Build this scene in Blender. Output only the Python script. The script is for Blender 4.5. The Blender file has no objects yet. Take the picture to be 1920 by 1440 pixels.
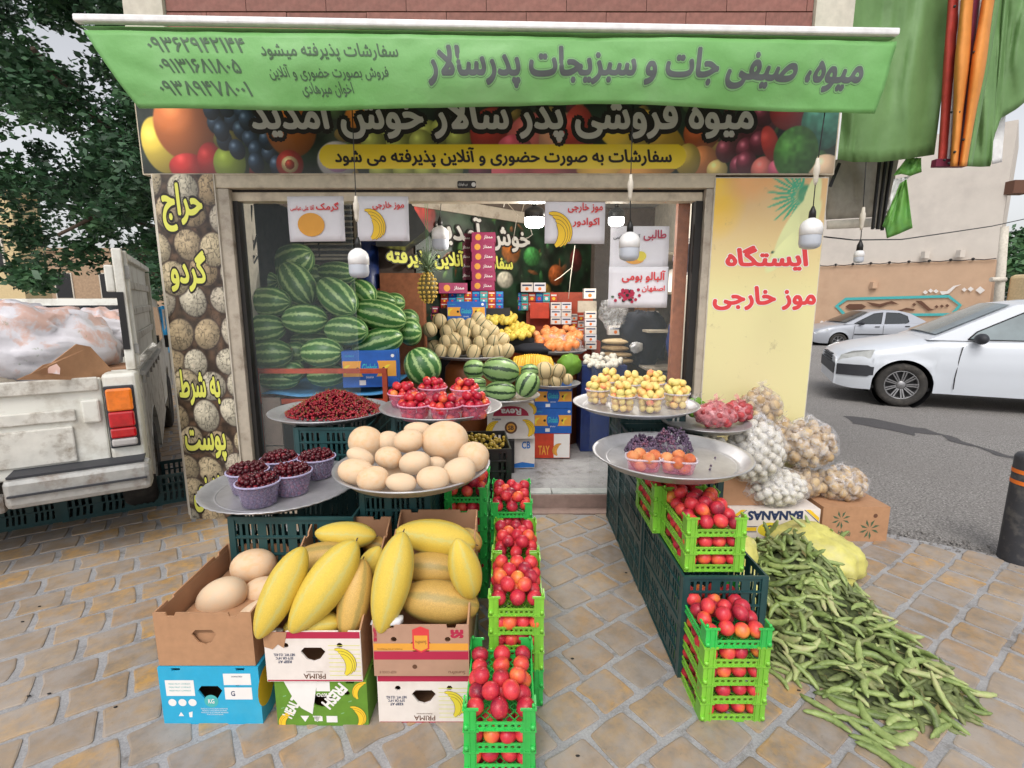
import bpy, math, random
import numpy as np
from mathutils import Vector, Matrix, noise as mnoise
from mathutils.geometry import tessellate_polygon
random.seed(7)
R = random.Random(11)
PI = math.pi
SC = bpy.context.scene
COL = SC.collection

# ---------------------------------------------------------------- camera, sky, sun, exposure
CAM_H = 1.56; FPX = 936.0; TILT = math.radians(9.7)
cd = bpy.data.cameras.new('camera'); cd.sensor_width = 36; cd.lens = FPX / 1920 * 36
cd.clip_start = .05; cd.clip_end = 400
cam = bpy.data.objects.new('camera', cd); COL.objects.link(cam)
cam.location = (0, 0, CAM_H); cam.rotation_euler = (PI / 2 - TILT, 0, 0)
SC.camera = cam
world = bpy.data.worlds.new('World'); SC.world = world; world.use_nodes = True
wn = world.node_tree; wn.nodes.clear()
sky = wn.nodes.new('ShaderNodeTexSky'); sky.sky_type = 'NISHITA'; sky.sun_disc = False
SUN_EL = math.radians(52); SUN_AZ = math.radians(192)      # compass: 0 = +Y, clockwise
sky.sun_elevation = SUN_EL; sky.sun_rotation = SUN_AZ
sky.air_density = 1.0; sky.dust_density = 3.0
hs = wn.nodes.new('ShaderNodeHueSaturation'); hs.inputs['Saturation'].default_value = .22
wb = wn.nodes.new('ShaderNodeMix'); wb.data_type = 'RGBA'; wb.blend_type = 'MULTIPLY'
wb.inputs[0].default_value = 1; wb.inputs[7].default_value = (1.02, 1.0, .99, 1)
bg = wn.nodes.new('ShaderNodeBackground'); bg.inputs['Strength'].default_value = .15
wo = wn.nodes.new('ShaderNodeOutputWorld')
wn.links.new(sky.outputs[0], hs.inputs['Color']); wn.links.new(hs.outputs[0], wb.inputs[6])
wn.links.new(wb.outputs[2], bg.inputs['Color']); wn.links.new(bg.outputs[0], wo.inputs['Surface'])
sl = bpy.data.lights.new('sun', 'SUN'); sl.energy = .8; sl.angle = math.radians(25); sl.color = (1, .96, .9)
so = bpy.data.objects.new('sun', sl); COL.objects.link(so)
sd = Vector((math.sin(SUN_AZ) * math.cos(SUN_EL), math.cos(SUN_AZ) * math.cos(SUN_EL), math.sin(SUN_EL)))
so.rotation_euler = sd.to_track_quat('Z', 'Y').to_euler(); so.location = (0, -4, 12)
SC.view_settings.view_transform = 'Standard'; SC.view_settings.look = 'None'
SC.view_settings.exposure = .42; SC.view_settings.gamma = 1
SC.view_settings.use_curve_mapping = False
SC.cycles.max_bounces = 6; SC.cycles.transparent_max_bounces = 24

# ---------------------------------------------------------------- measuring helpers
cT, sT = math.cos(TILT), math.sin(TILT)
def ray(px, py):
    u = (px - 960) / FPX; v = (py - 720) / FPX
    return (u, cT - v * sT, -sT - v * cT)
def atY(px, py, Y):
    r = ray(px, py); t = Y / r[1]; return Vector((r[0] * t, Y, CAM_H + r[2] * t))
def atZ(px, py, Z=0.):
    r = ray(px, py); t = (Z - CAM_H) / r[2]; return Vector((r[0] * t, r[1] * t, Z))
def depth(p): return p[1] * cT + (CAM_H - p[2]) * sT
def m_per_px(p): return depth(p) / FPX

# ---------------------------------------------------------------- objects
ORG = {}
def prop(o, label=None, cat=None, group=None, kind=None):
    if label: o['label'] = label
    if cat: o['category'] = cat
    if group: o['group'] = group
    if kind: o['kind'] = kind
    return o
def thing(name, label, cat, loc=(0, 0, 0), group=None):
    o = bpy.data.objects.new(name, None); COL.objects.link(o); o.location = loc
    o.empty_display_size = .05; ORG[o.name] = Vector(loc)
    return prop(o, label, cat, group)
def dup(root, loc=None, rotz=None, scale=None, label=None, group=None, rot=None):
    def cp(o, par):
        c = o.copy(); COL.objects.link(c)
        if par is not None: c.parent = par
        for k in KIDS.get(o.name, ()): cp(k, c)
        return c
    c = cp(root, None)
    if loc is not None: c.location = loc
    if rotz is not None: c.rotation_euler = (0, 0, rotz)
    if rot is not None: c.rotation_euler = rot
    if scale is not None: c.scale = scale if hasattr(scale, '__len__') else (scale,) * 3
    if label: c['label'] = label
    if group: c['group'] = group
    return c
KIDS = {}
def place(mesh, name, loc, rot=(0, 0, 0), scale=1, parent=None, **kw):
    o = bpy.data.objects.new(name, mesh); COL.objects.link(o)
    o.location = loc; o.rotation_euler = rot
    o.scale = scale if hasattr(scale, '__len__') else (scale,) * 3
    if parent is not None:
        o.parent = parent; KIDS.setdefault(parent.name, []).append(o)
        o.location = Vector(loc) - ORG[parent.name]
    return prop(o, **kw)

class MB:
    def __init__(s): s.v = []; s.f = []; s.m = []; s.s = []
    def add(s, verts, faces, mi=0, smooth=False):
        b = len(s.v); s.v += [tuple(p) for p in verts]
        s.f += [tuple(i + b for i in f) for f in faces]
        s.m += [mi] * len(faces); s.s += [smooth] * len(faces); return s
    def box(s, x0, x1, y0, y1, z0, z1, mi=0):
        v = [(x, y, z) for z in (z0, z1) for y in (y0, y1) for x in (x0, x1)]
        return s.add(v, [(0, 2, 3, 1), (4, 5, 7, 6), (0, 1, 5, 4), (2, 6, 7, 3), (0, 4, 6, 2), (1, 3, 7, 5)], mi)
    def obox(s, c, half, mat3=None, mi=0):
        M3 = mat3 or Matrix.Identity(3); c = Vector(c)
        v = [c + M3 @ Vector((x * half[0], y * half[1], z * half[2])) for z in (-1, 1) for y in (-1, 1) for x in (-1, 1)]
        return s.add(v, [(0, 2, 3, 1), (4, 5, 7, 6), (0, 1, 5, 4), (2, 6, 7, 3), (0, 4, 6, 2), (1, 3, 7, 5)], mi)
    def hexa(s, pts, mi=0):   # 8 points: bottom 4 (ccw) then top 4
        return s.add(pts, [(3, 2, 1, 0), (4, 5, 6, 7), (0, 1, 5, 4), (1, 2, 6, 5), (2, 3, 7, 6), (3, 0, 4, 7)], mi)
    def bar(s, a, b, w, h=None, mi=0, up=(0, 0, 1)):
        a = Vector(a); b = Vector(b); d = b - a; L = d.length
        if L < 1e-6: return s
        d /= L; u = Vector(up)
        if abs(d.dot(u)) > .98: u = Vector((0, 1, 0))
        x = d.cross(u).normalized(); z = x.cross(d)
        M3 = Matrix((x, d, z)).transposed()
        return s.obox((a + b) / 2, (w / 2, L / 2, (h or w) / 2), M3, mi)
    def tube(s, pts, r, n=8, mi=0, caps=True, flat=1.):
        pts = [Vector(p) for p in pts]; N = len(pts)
        rr = r if hasattr(r, '__len__') else [r] * N
        t = (pts[1] - pts[0]).normalized(); u = Vector((0, 0, 1)) if abs(t.z) < .9 else Vector((1, 0, 0))
        x = t.cross(u).normalized(); V = []; F = []
        for i, p in enumerate(pts):
            t = (pts[min(i + 1, N - 1)] - pts[max(i - 1, 0)]).normalized()
            x = (x - t * x.dot(t)).normalized(); y = t.cross(x)
            for k in range(n):
                a = 2 * PI * k / n; V.append(p + (x * math.cos(a) + y * math.sin(a) * flat) * rr[i])
        for i in range(N - 1):
            for k in range(n):
                F.append((i * n + k, i * n + (k + 1) % n, (i + 1) * n + (k + 1) % n, (i + 1) * n + k))
        s.add(V, F, mi, True)
        if caps:
            b = len(s.v) - N * n
            s.f += [tuple(b + k for k in range(n - 1, -1, -1)), tuple(b + (N - 1) * n + k for k in range(n))]
            s.m += [mi] * 2; s.s += [False] * 2
        return s
    def lathe(s, prof, n=24, c=(0, 0, 0), mi=0, smooth=True, fr=None, axis='z'):
        V = []; F = []
        for i, (r, z) in enumerate(prof):
            for k in range(n):
                a = 2 * PI * k / n; q = r * (fr(a, i) if fr else 1)
                p = (q * math.cos(a), q * math.sin(a), z)
                if axis == 'y': p = (p[0], z, p[1])
                if axis == 'x': p = (z, p[0], p[1])
                V.append((c[0] + p[0], c[1] + p[1], c[2] + p[2]))
        for i in range(len(prof) - 1):
            for k in range(n):
                F.append((i * n + k, i * n + (k + 1) % n, (i + 1) * n + (k + 1) % n, (i + 1) * n + k))
        if prof[0][0] > 1e-5 and False: pass
        return s.add(V, F, mi, smooth)
    def disc(s, c, r, n=20, mi=0, axis='z', ry=None):
        V = [];
        for k in range(n):
            a = 2 * PI * k / n; q = (r * math.cos(a), (ry or r) * math.sin(a))
            V.append({'z': (c[0] + q[0], c[1] + q[1], c[2]), 'y': (c[0] + q[0], c[1], c[2] + q[1]), 'x': (c[0], c[1] + q[0], c[2] + q[1])}[axis])
        return s.add(V, [tuple(range(n))], mi)
    def sphere(s, c, r, nu=14, nv=9, mi=0, fn=None, sc=(1, 1, 1)):
        V = []; F = []
        for j in range(nv + 1):
            th = PI * j / nv
            for i in range(nu):
                a = 2 * PI * i / nu
                d = Vector((math.sin(th) * math.cos(a), math.sin(th) * math.sin(a), math.cos(th)))
                q = r * (fn(d) if fn else 1)
                V.append((c[0] + d.x * q * sc[0], c[1] + d.y * q * sc[1], c[2] + d.z * q * sc[2]))
        for j in range(nv):
            for i in range(nu):
                F.append((j * nu + i, (j + 1) * nu + i, (j + 1) * nu + (i + 1) % nu, j * nu + (i + 1) % nu))
        return s.add(V, F, mi, True)
    def plate(s, outer, holes, o, rt, up, th, mi=0):
        # flat sheet with holes; outer / holes 2D loops, o + x*rt + y*up, thickness th along rt x up (backwards)
        o = Vector(o); rt = Vector(rt).normalized(); up = Vector(up).normalized(); nrm = rt.cross(up)
        loops = [outer] + list(holes)
        flat = [p for l in loops for p in l]
        tris = tessellate_polygon([[Vector((p[0], p[1], 0)) for p in l] for l in loops])
        N = len(flat)
        V = [o + rt * p[0] + up * p[1] for p in flat] + [o + rt * p[0] + up * p[1] - nrm * th for p in flat]
        F = []
        for t in tris:
            a, b, c = [Vector((flat[i][0], flat[i][1])) for i in t]
            if (b - a).cross(c - a) < 0: t = (t[0], t[2], t[1])
            F.append(tuple(t)); F.append((t[2] + N, t[1] + N, t[0] + N))
        k = 0
        for l in loops:
            n = len(l)
            for i in range(n):
                F.append((k + i, k + (i + 1) % n, k + (i + 1) % n + N, k + i + N))
            k += n
        return s.add(V, F, mi)
    def mesh(s, name, mats, org=None):
        me = bpy.data.meshes.new(name)
        v = s.v
        if org is not None and (org[0] or org[1] or org[2]): v = [(p[0] - org[0], p[1] - org[1], p[2] - org[2]) for p in v]
        me.from_pydata(v, [], s.f)
        for m in (mats if isinstance(mats, (list, tuple)) else [mats]): me.materials.append(m)
        me.polygons.foreach_set('material_index', s.m); me.polygons.foreach_set('use_smooth', s.s)
        me.update(); return me
    def build(s, name, mats, parent=None, bevel=0, subd=0, solid=0, **kw):
        org = ORG[parent.name] if parent is not None else Vector((0, 0, 0))
        o = bpy.data.objects.new(name, s.mesh(name, mats, org)); COL.objects.link(o)
        ORG[o.name] = org.copy()
        if parent is not None:
            o.parent = parent; KIDS.setdefault(parent.name, []).append(o)
        if solid:
            m = o.modifiers.new('s', 'SOLIDIFY'); m.thickness = solid
        if bevel:
            m = o.modifiers.new('b', 'BEVEL'); m.width = bevel; m.segments = 2; m.limit_method = 'ANGLE'; m.angle_limit = .6
        if subd:
            m = o.modifiers.new('d', 'SUBSURF'); m.levels = subd; m.render_levels = subd
        return prop(o, **kw)

def grid_mb(fn, nu, nv, mi=0, closed_u=False):
    V = [fn(i / nu, j / nv) for j in range(nv + 1) for i in range(nu + 1)]
    F = [(j * (nu + 1) + i, j * (nu + 1) + i + 1, (j + 1) * (nu + 1) + i + 1, (j + 1) * (nu + 1) + i) for j in range(nv) for i in range(nu)]
    return MB().add(V, F, mi, True)
def nz(x, y=0., z=0.): return mnoise.noise(Vector((x, y, z)))
def rrect(w, h, r, cx=0, cy=0, n=4):
    P = []
    for (sx, sy, a0) in ((1, 1, 0), (-1, 1, 90), (-1, -1, 180), (1, -1, 270)):
        for k in range(n + 1):
            a = math.radians(a0 + 90 * k / n)
            P.append((cx + sx * (w / 2 - r) + r * math.cos(a), cy + sy * (h / 2 - r) + r * math.sin(a)))
    return P
def circ(cx, cy, r, n=10, ry=None): return [(cx + r * math.cos(2 * PI * k / n), cy + (ry or r) * math.sin(2 * PI * k / n)) for k in range(n)]

# ---------------------------------------------------------------- materials
def lin(c): c = c / 255.; return c / 12.92 if c <= .04045 else ((c + .055) / 1.055) ** 2.4
def S(r, g, b): return (lin(r), lin(g), lin(b), 1)
class NT:
    def __init__(s, name):
        s.mat = bpy.data.materials.new(name); s.mat.use_nodes = True; s.t = s.mat.node_tree
        s.p = s.t.nodes['Principled BSDF']; s.tc = s.n('ShaderNodeTexCoord')
    def n(s, t, **kw):
        x = s.t.nodes.new(t)
        for k, v in kw.items(): setattr(x, k, v)
        return x
    def l(s, a, b): s.t.links.new(a, b)
    def noise(s, scale, detail=4, rough=.55, vec=None, dist=0):
        x = s.n('ShaderNodeTexNoise'); x.inputs['Scale'].default_value = scale; x.inputs['Detail'].default_value = detail
        x.inputs['Roughness'].default_value = rough; x.inputs['Distortion'].default_value = dist
        s.l(vec if vec is not None else s.tc.outputs['Object'], x.inputs['Vector']); return x.outputs['Fac']
    def ramp(s, fac, stops):
        x = s.n('ShaderNodeValToRGB'); e = x.color_ramp.elements
        while len(e) < len(stops): e.new(.5)
        for i, (p, c) in enumerate(stops):
            e[i].position = p; e[i].color = c if hasattr(c, '__len__') else (c, c, c, 1)
        s.l(fac, x.inputs['Fac']); return x.outputs['Color']
    def mix(s, fac, a, b, mode='MIX'):
        x = s.n('ShaderNodeMix'); x.data_type = 'RGBA'; x.blend_type = mode
        for k, v in ((0, fac), (6, a), (7, b)):
            if hasattr(v, 'links') or hasattr(v, 'is_linked'): s.l(v, x.inputs[k])
            else: x.inputs[k].default_value = v
        return x.outputs[2]
    def math(s, op, a, b=None, c=None):
        x = s.n('ShaderNodeMath'); x.operation = op
        for k, v in ((0, a), (1, b), (2, c)):
            if v is None: continue
            if hasattr(v, 'is_linked'): s.l(v, x.inputs[k])
            else: x.inputs[k].default_value = v
        return x.outputs[0]
    def rand(s): return s.n('ShaderNodeObjectInfo').outputs['Random']
    def bump(s, h, strength=.3, dist=.01):
        b = s.n('ShaderNodeBump'); b.inputs['Strength'].default_value = strength; b.inputs['Distance'].default_value = dist
        s.l(h, b.inputs['Height']); s.l(b.outputs[0], s.p.inputs['Normal'])
    def set(s, col=None, rough=None, metal=None, **kw):
        for k, v in (('Base Color', col), ('Roughness', rough), ('Metallic', metal)):
            if v is None: continue
            if hasattr(v, 'is_linked'): s.l(v, s.p.inputs[k])
            else: s.p.inputs[k].default_value = v
        for k, v in kw.items():
            k = k.replace('_', ' ')
            if hasattr(v, 'is_linked'): s.l(v, s.p.inputs[k])
            else: s.p.inputs[k].default_value = v
        return s.mat
def simple(name, col, rough=.6, metal=0, var=.12, scale=18, dirt=None, dirt_amt=.4, dscale=4, bump=0, bscale=60, rnd=0, **kw):
    m = NT(name)
    c2 = tuple(max(0, x * (1 - var)) for x in col[:3]) + (1,); c1 = tuple(min(1, x * (1 + var)) for x in col[:3]) + (1,)
    c = m.ramp(m.noise(scale), [(.3, c2), (.7, c1)])
    if rnd:
        v = m.math('MULTIPLY_ADD', m.rand(), rnd * 2, 1 - rnd)
        c = m.mix(1., c, v, 'MULTIPLY')
    if dirt:
        f = m.ramp(m.noise(dscale, 6, .65), [(.5, 0), (.72, dirt_amt)])
        c = m.mix(f, c, dirt)
    if bump: m.bump(m.noise(bscale, 5), bump, .004)
    return m.set(c, rough, metal, **kw)
def clear(name, col, alpha, rough=.15, **kw):
    m = NT(name); f = m.noise(14, 5, .6)
    lw = m.n('ShaderNodeLayerWeight'); lw.inputs['Blend'].default_value = .35
    a = m.math('MULTIPLY_ADD', lw.outputs['Facing'], .1 if alpha < .05 else .35, alpha)
    m.set(col, rough, 0, Alpha=a, **kw); return m.mat

TX = {}
def M(key):
    return TX[key]
dust = S(120, 110, 95)
TX['cream_metal'] = simple('cream_metal', S(196, 184, 162), .5, dirt=S(110, 90, 70), dirt_amt=.5, dscale=6)
TX['post_metal'] = simple('post_metal', S(175, 165, 150), .55, dirt=S(95, 80, 65), dirt_amt=.8, dscale=9)
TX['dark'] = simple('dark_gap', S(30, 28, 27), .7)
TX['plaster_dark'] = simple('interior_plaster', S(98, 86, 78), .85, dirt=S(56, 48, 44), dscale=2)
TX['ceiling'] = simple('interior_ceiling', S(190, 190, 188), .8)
TX['red_clad'] = simple('red_cladding', S(140, 92, 84), .75, var=.18, scale=30, rnd=.07, dirt=S(165, 125, 115), dirt_amt=.3, dscale=5)
TX['mortar'] = simple('mortar', S(108, 78, 72), .9)
TX['stone'] = simple('cream_stone', S(205, 198, 184), .7, dirt=S(150, 140, 125), dscale=3)
TX['white_paint'] = simple('white_paint', S(232, 232, 232), .45)
TX['paper'] = simple('paper', S(228, 226, 232), .8, var=.02)
TX['black'] = simple('black_plastic', S(26, 26, 28), .45)
TX['black_cloth'] = simple('black_cloth', S(22, 24, 34), .9)
TX['rubber'] = simple('tyre_rubber', S(52, 50, 48), .85, dirt=S(105, 98, 90), dirt_amt=.5, dscale=8)
TX['cable'] = simple('cable', S(20, 20, 20), .5)
TX['orange_frame'] = simple('orange_painted_steel', S(172, 66, 36), .5, var=.15, dirt=S(90, 40, 28), dirt_amt=.6)
TX['blue_sheet'] = simple('blue_sheet', S(70, 140, 190), .5)
TX['wood'] = simple('wooden_pole', S(150, 92, 62), .7, var=.25)
TX['barrel'] = simple('brown_enamel', S(122, 68, 32), .4, var=.3, scale=5)
TX['aluminium'] = None
m = NT('tray_aluminium'); sc_ = m.noise(5, 6, .7); fine = m.noise(90, 3)
m.bump(m.noise(7, 3), .12, .01)
TX['aluminium'] = m.set(m.ramp(sc_, [(.3, S(168, 168, 171)), (.7, S(204, 204, 208))]), m.math('MULTIPLY_ADD', fine, .2, .3), .55)
for k, c in dict(crate_green=(52, 190, 84), crate_lime=(132, 200, 62), crate_dark=(30, 68, 70), crate_black=(28, 28, 30), crate_blue=(24, 48, 110)).items():
    TX[k] = simple(k, S(*c), .38, var=.1, rnd=.1, Specular_IOR_Level=.6, dirt=S(70, 80, 70), dirt_amt=.25)
TX['kraft'] = simple('kraft_card', S(176, 134, 100), .85, var=.07, scale=30, bump=.15, bscale=30, dirt=S(140, 105, 78), dirt_amt=.5, dscale=3)
TX['kraft_in'] = simple('kraft_card_inside', S(166, 126, 96), .9, var=.06)
TX['card_white'] = simple('white_card', S(226, 218, 212), .75, var=.04, dirt=S(180, 160, 140), dirt_amt=.4)
TX['card_cyan'] = simple('cyan_card', S(40, 166, 208), .6, var=.06, dirt=S(90, 180, 205), dirt_amt=.5)
TX['card_green'] = simple('green_card', S(96, 140, 42), .7)
TX['card_brown'] = simple('brown_print_card', S(178, 140, 118), .75, var=.05)
TX['card_blue'] = simple('blue_card', S(28, 92, 178), .55)
TX['card_crimson'] = simple('crimson_card', S(150, 32, 84), .5)
TX['card_darkred'] = simple('dark_crimson_card', S(96, 26, 52), .6)
TX['card_red'] = simple('red_card', S(196, 62, 36), .6)
def ink(n, *c, rough=.6, **kw): TX[n] = simple(n, S(*c), rough, var=.03, **kw)
ink('ink_black', 34, 28, 26); ink('ink_grey', 86, 92, 92); ink('ink_silver', 206, 204, 198); ink('ink_lime', 214, 216, 96)
ink('ink_red', 214, 62, 66); ink('ink_white', 232, 230, 228); ink('ink_yellow', 238, 196, 44); ink('ink_crimson', 176, 34, 70)
ink('ink_navy', 34, 52, 92); ink('ink_gold', 226, 160, 60); ink('ink_blue', 36, 110, 190); ink('ink_cyan', 60, 180, 190)
ink('ink_banana', 226, 208, 60); ink('ink_brown', 100, 66, 48); ink('ink_green', 70, 96, 70); ink('ink_palegreen', 128, 178, 120)
ink('ink_orange', 232, 120, 40); ink('ink_mural_white', 226, 220, 214); ink('ink_teal', 74, 176, 176)
ink('banner_yellow', 240, 208, 40)
TX['glass'] = clear('window_glass', S(200, 212, 215), .03, .03, Specular_IOR_Level=.5)
TX['tub'] = clear('clear_tub_plastic', S(214, 200, 216), .12, .12)
TX['tub_rim'] = clear('tub_rim_plastic', S(220, 214, 226), .5, .2)
TX['cup'] = clear('cherry_cup_plastic', S(176, 166, 200), .28, .15)
TX['cup_rim'] = clear('cherry_cup_rim', S(196, 190, 226), .62, .2)
TX['pinktub'] = clear('pink_tub_plastic', S(236, 150, 180), .22, .12)
TX['pinkrim'] = clear('pink_tub_rim', S(236, 170, 196), .65, .2)
def bagmat(name, col, base, amp):
    m = NT(name); f = m.n('ShaderNodeTexWave'); f.bands_direction = 'Z'
    ns = m.noise(22, 6, .7, dist=1.2)
    a = m.ramp(ns, [(.42, base), (.62, base + amp)])
    m.bump(m.noise(20, 4, .6, dist=1.5), .45, .01)
    return m.set(col, .18, 0, Alpha=a, Specular_IOR_Level=.8)
TX['bag'] = bagmat('clear_bag_film', S(236, 236, 240), .06, .38)
TX['bag_pink'] = bagmat('pink_bag_film', S(226, 150, 156), .35, .4)
TX['bag_net'] = bagmat('dull_bag_film', S(210, 200, 190), .15, .4)

# fruit
def fruit(name, stops, nscale=1.4, rough=.35, rnd=.5, bump=0, fine=None, speck=None, sss=0):
    m = NT(name)
    d = m.rand(); off = m.n('ShaderNodeCombineXYZ'); m.l(m.math('MULTIPLY', d, 57.), off.inputs[0]); m.l(m.math('MULTIPLY', d, 31.), off.inputs[2])
    va = m.n('ShaderNodeVectorMath'); va.operation = 'ADD'; m.l(m.tc.outputs['Object'], va.inputs[0]); m.l(off.outputs[0], va.inputs[1])
    f = m.noise(nscale, 3, .5, va.outputs[0])
    f = m.math('ADD', f, m.math('MULTIPLY_ADD', d, rnd, -rnd / 2))
    f = m.math('ADD', f, m.math('MULTIPLY_ADD', m.noise(nscale * 5, 4, .7, va.outputs[0]), .34, -.17))
    c = m.ramp(f, stops)
    if speck: c = m.mix(m.ramp(m.noise(nscale * 22, 2, .5, va.outputs[0]), [(.62, 0), (.72, .5)]), c, speck)
    if bump: m.bump(m.noise(bump, 3, .6, va.outputs[0]), .25, .004)
    return m.set(c, rough, 0, Specular_IOR_Level=.45)
TX['nectarine'] = fruit('nectarine_skin', [(.12, S(232, 150, 66)), (.3, S(228, 100, 64)), (.44, S(214, 60, 66)), (.62, S(190, 42, 62)), (.84, S(118, 28, 50))], 13, .38, .4, speck=S(236, 130, 96))
TX['plum'] = fruit('plum_skin', [(.12, S(230, 140, 70)), (.3, S(210, 66, 52)), (.5, S(190, 32, 54)), (.8, S(130, 22, 48))], 12, .25, .45)
TX['apricot'] = fruit('apricot_skin', [(.2, S(232, 130, 100)), (.3, S(232, 180, 108)), (.5, S(232, 208, 126)), (.8, S(214, 204, 120))], 14, .5, .4)
TX['peach'] = fruit('peach_skin', [(.2, S(150, 62, 44)), (.45, S(202, 110, 66)), (.7, S(218, 152, 98))], 14, .6, .4)
TX['cherry'] = fruit('cherry_skin', [(.2, S(52, 12, 22)), (.6, S(84, 16, 28)), (.85, S(120, 20, 34))], 30, .15, .4)
TX['sour_cherry'] = fruit('sour_cherry_skin', [(.2, S(92, 10, 24)), (.6, S(150, 18, 36)), (.85, S(170, 26, 40))], 30, .2, .3)
TX['grape'] = fruit('grape_skin', [(.2, S(60, 48, 66)), (.6, S(92, 72, 96)), (.9, S(126, 70, 84))], 40, .45, .3)
TX['garlic'] = fruit('onion_skin', [(.2, S(204, 198, 186)), (.5, S(218, 215, 206)), (.9, S(188, 172, 148))], 25, .5, .3)
TX['potato'] = fruit('potato_skin', [(.2, S(150, 122, 88)), (.5, S(188, 162, 124)), (.9, S(206, 186, 150))], 22, .7, .4, bump=40)
TX['persian_melon'] = fruit('beige_melon_skin', [(.15, S(222, 182, 138)), (.45, S(222, 192, 158)), (.85, S(214, 192, 164))], 3, .65, .3, bump=40, speck=None)
TX['yellow_plum'] = fruit('yellow_plum_skin', [(.2, S(170, 140, 50)), (.6, S(205, 176, 70)), (.85, S(150, 120, 60))], 20, .4, .4)
TX['mango'] = fruit('quince_skin', [(.2, S(200, 170, 70)), (.6, S(216, 192, 84)), (.85, S(190, 176, 80))], 20, .5, .4)
TX['orange_fruit'] = fruit('orange_skin', [(.2, S(226, 120, 60)), (.6, S(232, 150, 90)), (.85, S(222, 170, 130))], 14, .4, .4)
def polar(m):
    sx = m.n('ShaderNodeSeparateXYZ'); m.l(m.tc.outputs['Object'], sx.inputs[0])
    return sx.outputs[0], m.math('ARCTAN2', sx.outputs[2], sx.outputs[1])
def striped(name, base, alt, n, jag=1.6, thresh=(.45, .62), rough=.35, patch=None, line=None, nscale=9, rnd=.15):
    m = NT(name); x, ang = polar(m)
    s = m.math('MULTIPLY', m.math('SUBTRACT', m.noise(nscale, 5, .65), .5), jag * 4)
    w = m.math('SINE', m.math('ADD', m.math('MULTIPLY', ang, n), s))
    w = m.math('MULTIPLY_ADD', w, .5, .5)
    c = m.ramp(w, [(thresh[0], base), (thresh[1], alt)])
    mott = m.ramp(m.noise(nscale * 5, 4, .7), [(.42, .72), (.65, 1.12)])
    c = m.mix(.7 if thresh[1] < .99 else .35, c, mott, 'MULTIPLY')
    if line: c = m.mix(m.ramp(w, [(.93, 0), (.985, .8)]), c, line)
    if patch:
        sy = m.n('ShaderNodeSeparateXYZ'); m.l(m.tc.outputs['Generated'], sy.inputs[0])
        c = m.mix(m.ramp(m.math('ADD', sy.outputs[0], m.math('MULTIPLY', m.noise(6), .3)), [(1.02, 0), (1.2, .8)]), c, patch)
    if line: c = m.mix(m.ramp(m.noise(nscale * 6, 6, .8), [(.6, 0), (.74, .5)]), c, S(150, 116, 60)); m.bump(m.noise(nscale * 7, 5, .7), .35, .012)
    if rnd: c = m.mix(1., c, m.math('MULTIPLY_ADD', m.rand(), rnd * 2, 1 - rnd), 'MULTIPLY')
    return m.set(c, rough, 0, Specular_IOR_Level=.5)
TX['watermelon'] = striped('watermelon_rind', S(54, 104, 50), S(160, 190, 124), 10, 1.3, (.6, .94), .35, patch=S(196, 176, 84), nscale=8)
TX['watermelon_pale'] = striped('pale_watermelon_rind', S(134, 166, 104), S(34, 62, 34), 7, .8, (.72, .84), .4)
TX['cantaloupe'] = striped('cantaloupe_rind', S(186, 166, 126), S(60, 72, 46), 5, .12, (.95, .99), .7, nscale=20)
TX['canary'] = striped('yellow_melon_rind', S(224, 194, 76), S(216, 194, 92), 6, .8, (.3, 1.), .5, nscale=6, rnd=.1, line=S(204, 194, 112))
TX['canary2'] = striped('ochre_melon_rind', S(204, 166, 88), S(172, 150, 84), 5, .4, (.7, .98), .5, nscale=6, rnd=.1)
TX['banana'] = fruit('banana_skin', [(.2, S(200, 150, 40)), (.6, S(226, 184, 60)), (.9, S(190, 170, 70))], 10, .45, .3)
m = NT('fava_pod_skin'); d = m.rand()
f = m.math('ADD', m.noise(20, 5, .75), m.math('MULTIPLY_ADD', d, .5, -.25))
m.bump(m.noise(120, 4, .6), .3, .002)
TX['pod'] = m.set(m.ramp(f, [(.18, S(84, 98, 54)), (.38, S(122, 142, 80)), (.56, S(148, 166, 100)), (.72, S(172, 182, 122)), (.86, S(176, 168, 128)), (.95, S(100, 82, 66))]), .5, 0)
m = NT('shaded_pods'); TX['pod_shaded'] = m.set(m.ramp(m.noise(9, 5, .8), [(.3, S(56, 60, 38)), (.5, S(112, 124, 76)), (.7, S(140, 142, 96))]), .6, 0)  # darker pod skin for buried pods: shade between pods put into the colour
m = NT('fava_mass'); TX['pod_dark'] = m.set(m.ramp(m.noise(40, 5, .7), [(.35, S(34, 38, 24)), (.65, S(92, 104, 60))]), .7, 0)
TX['leaf'] = None
m = NT('tree_leaf'); v = m.n('ShaderNodeAttribute'); v.attribute_name = 'tint'; 
TX['leaf'] = m.set(m.ramp(v.outputs['Fac'], [(0, S(34, 62, 42)), (.5, S(54, 92, 58)), (1, S(92, 132, 84))]), .5, 0)
TX['bark'] = simple('bark', S(84, 70, 58), .9, var=.3)
TX['hay'] = simple('pineapple_leaf', S(126, 146, 112), .6, var=.2)

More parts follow.
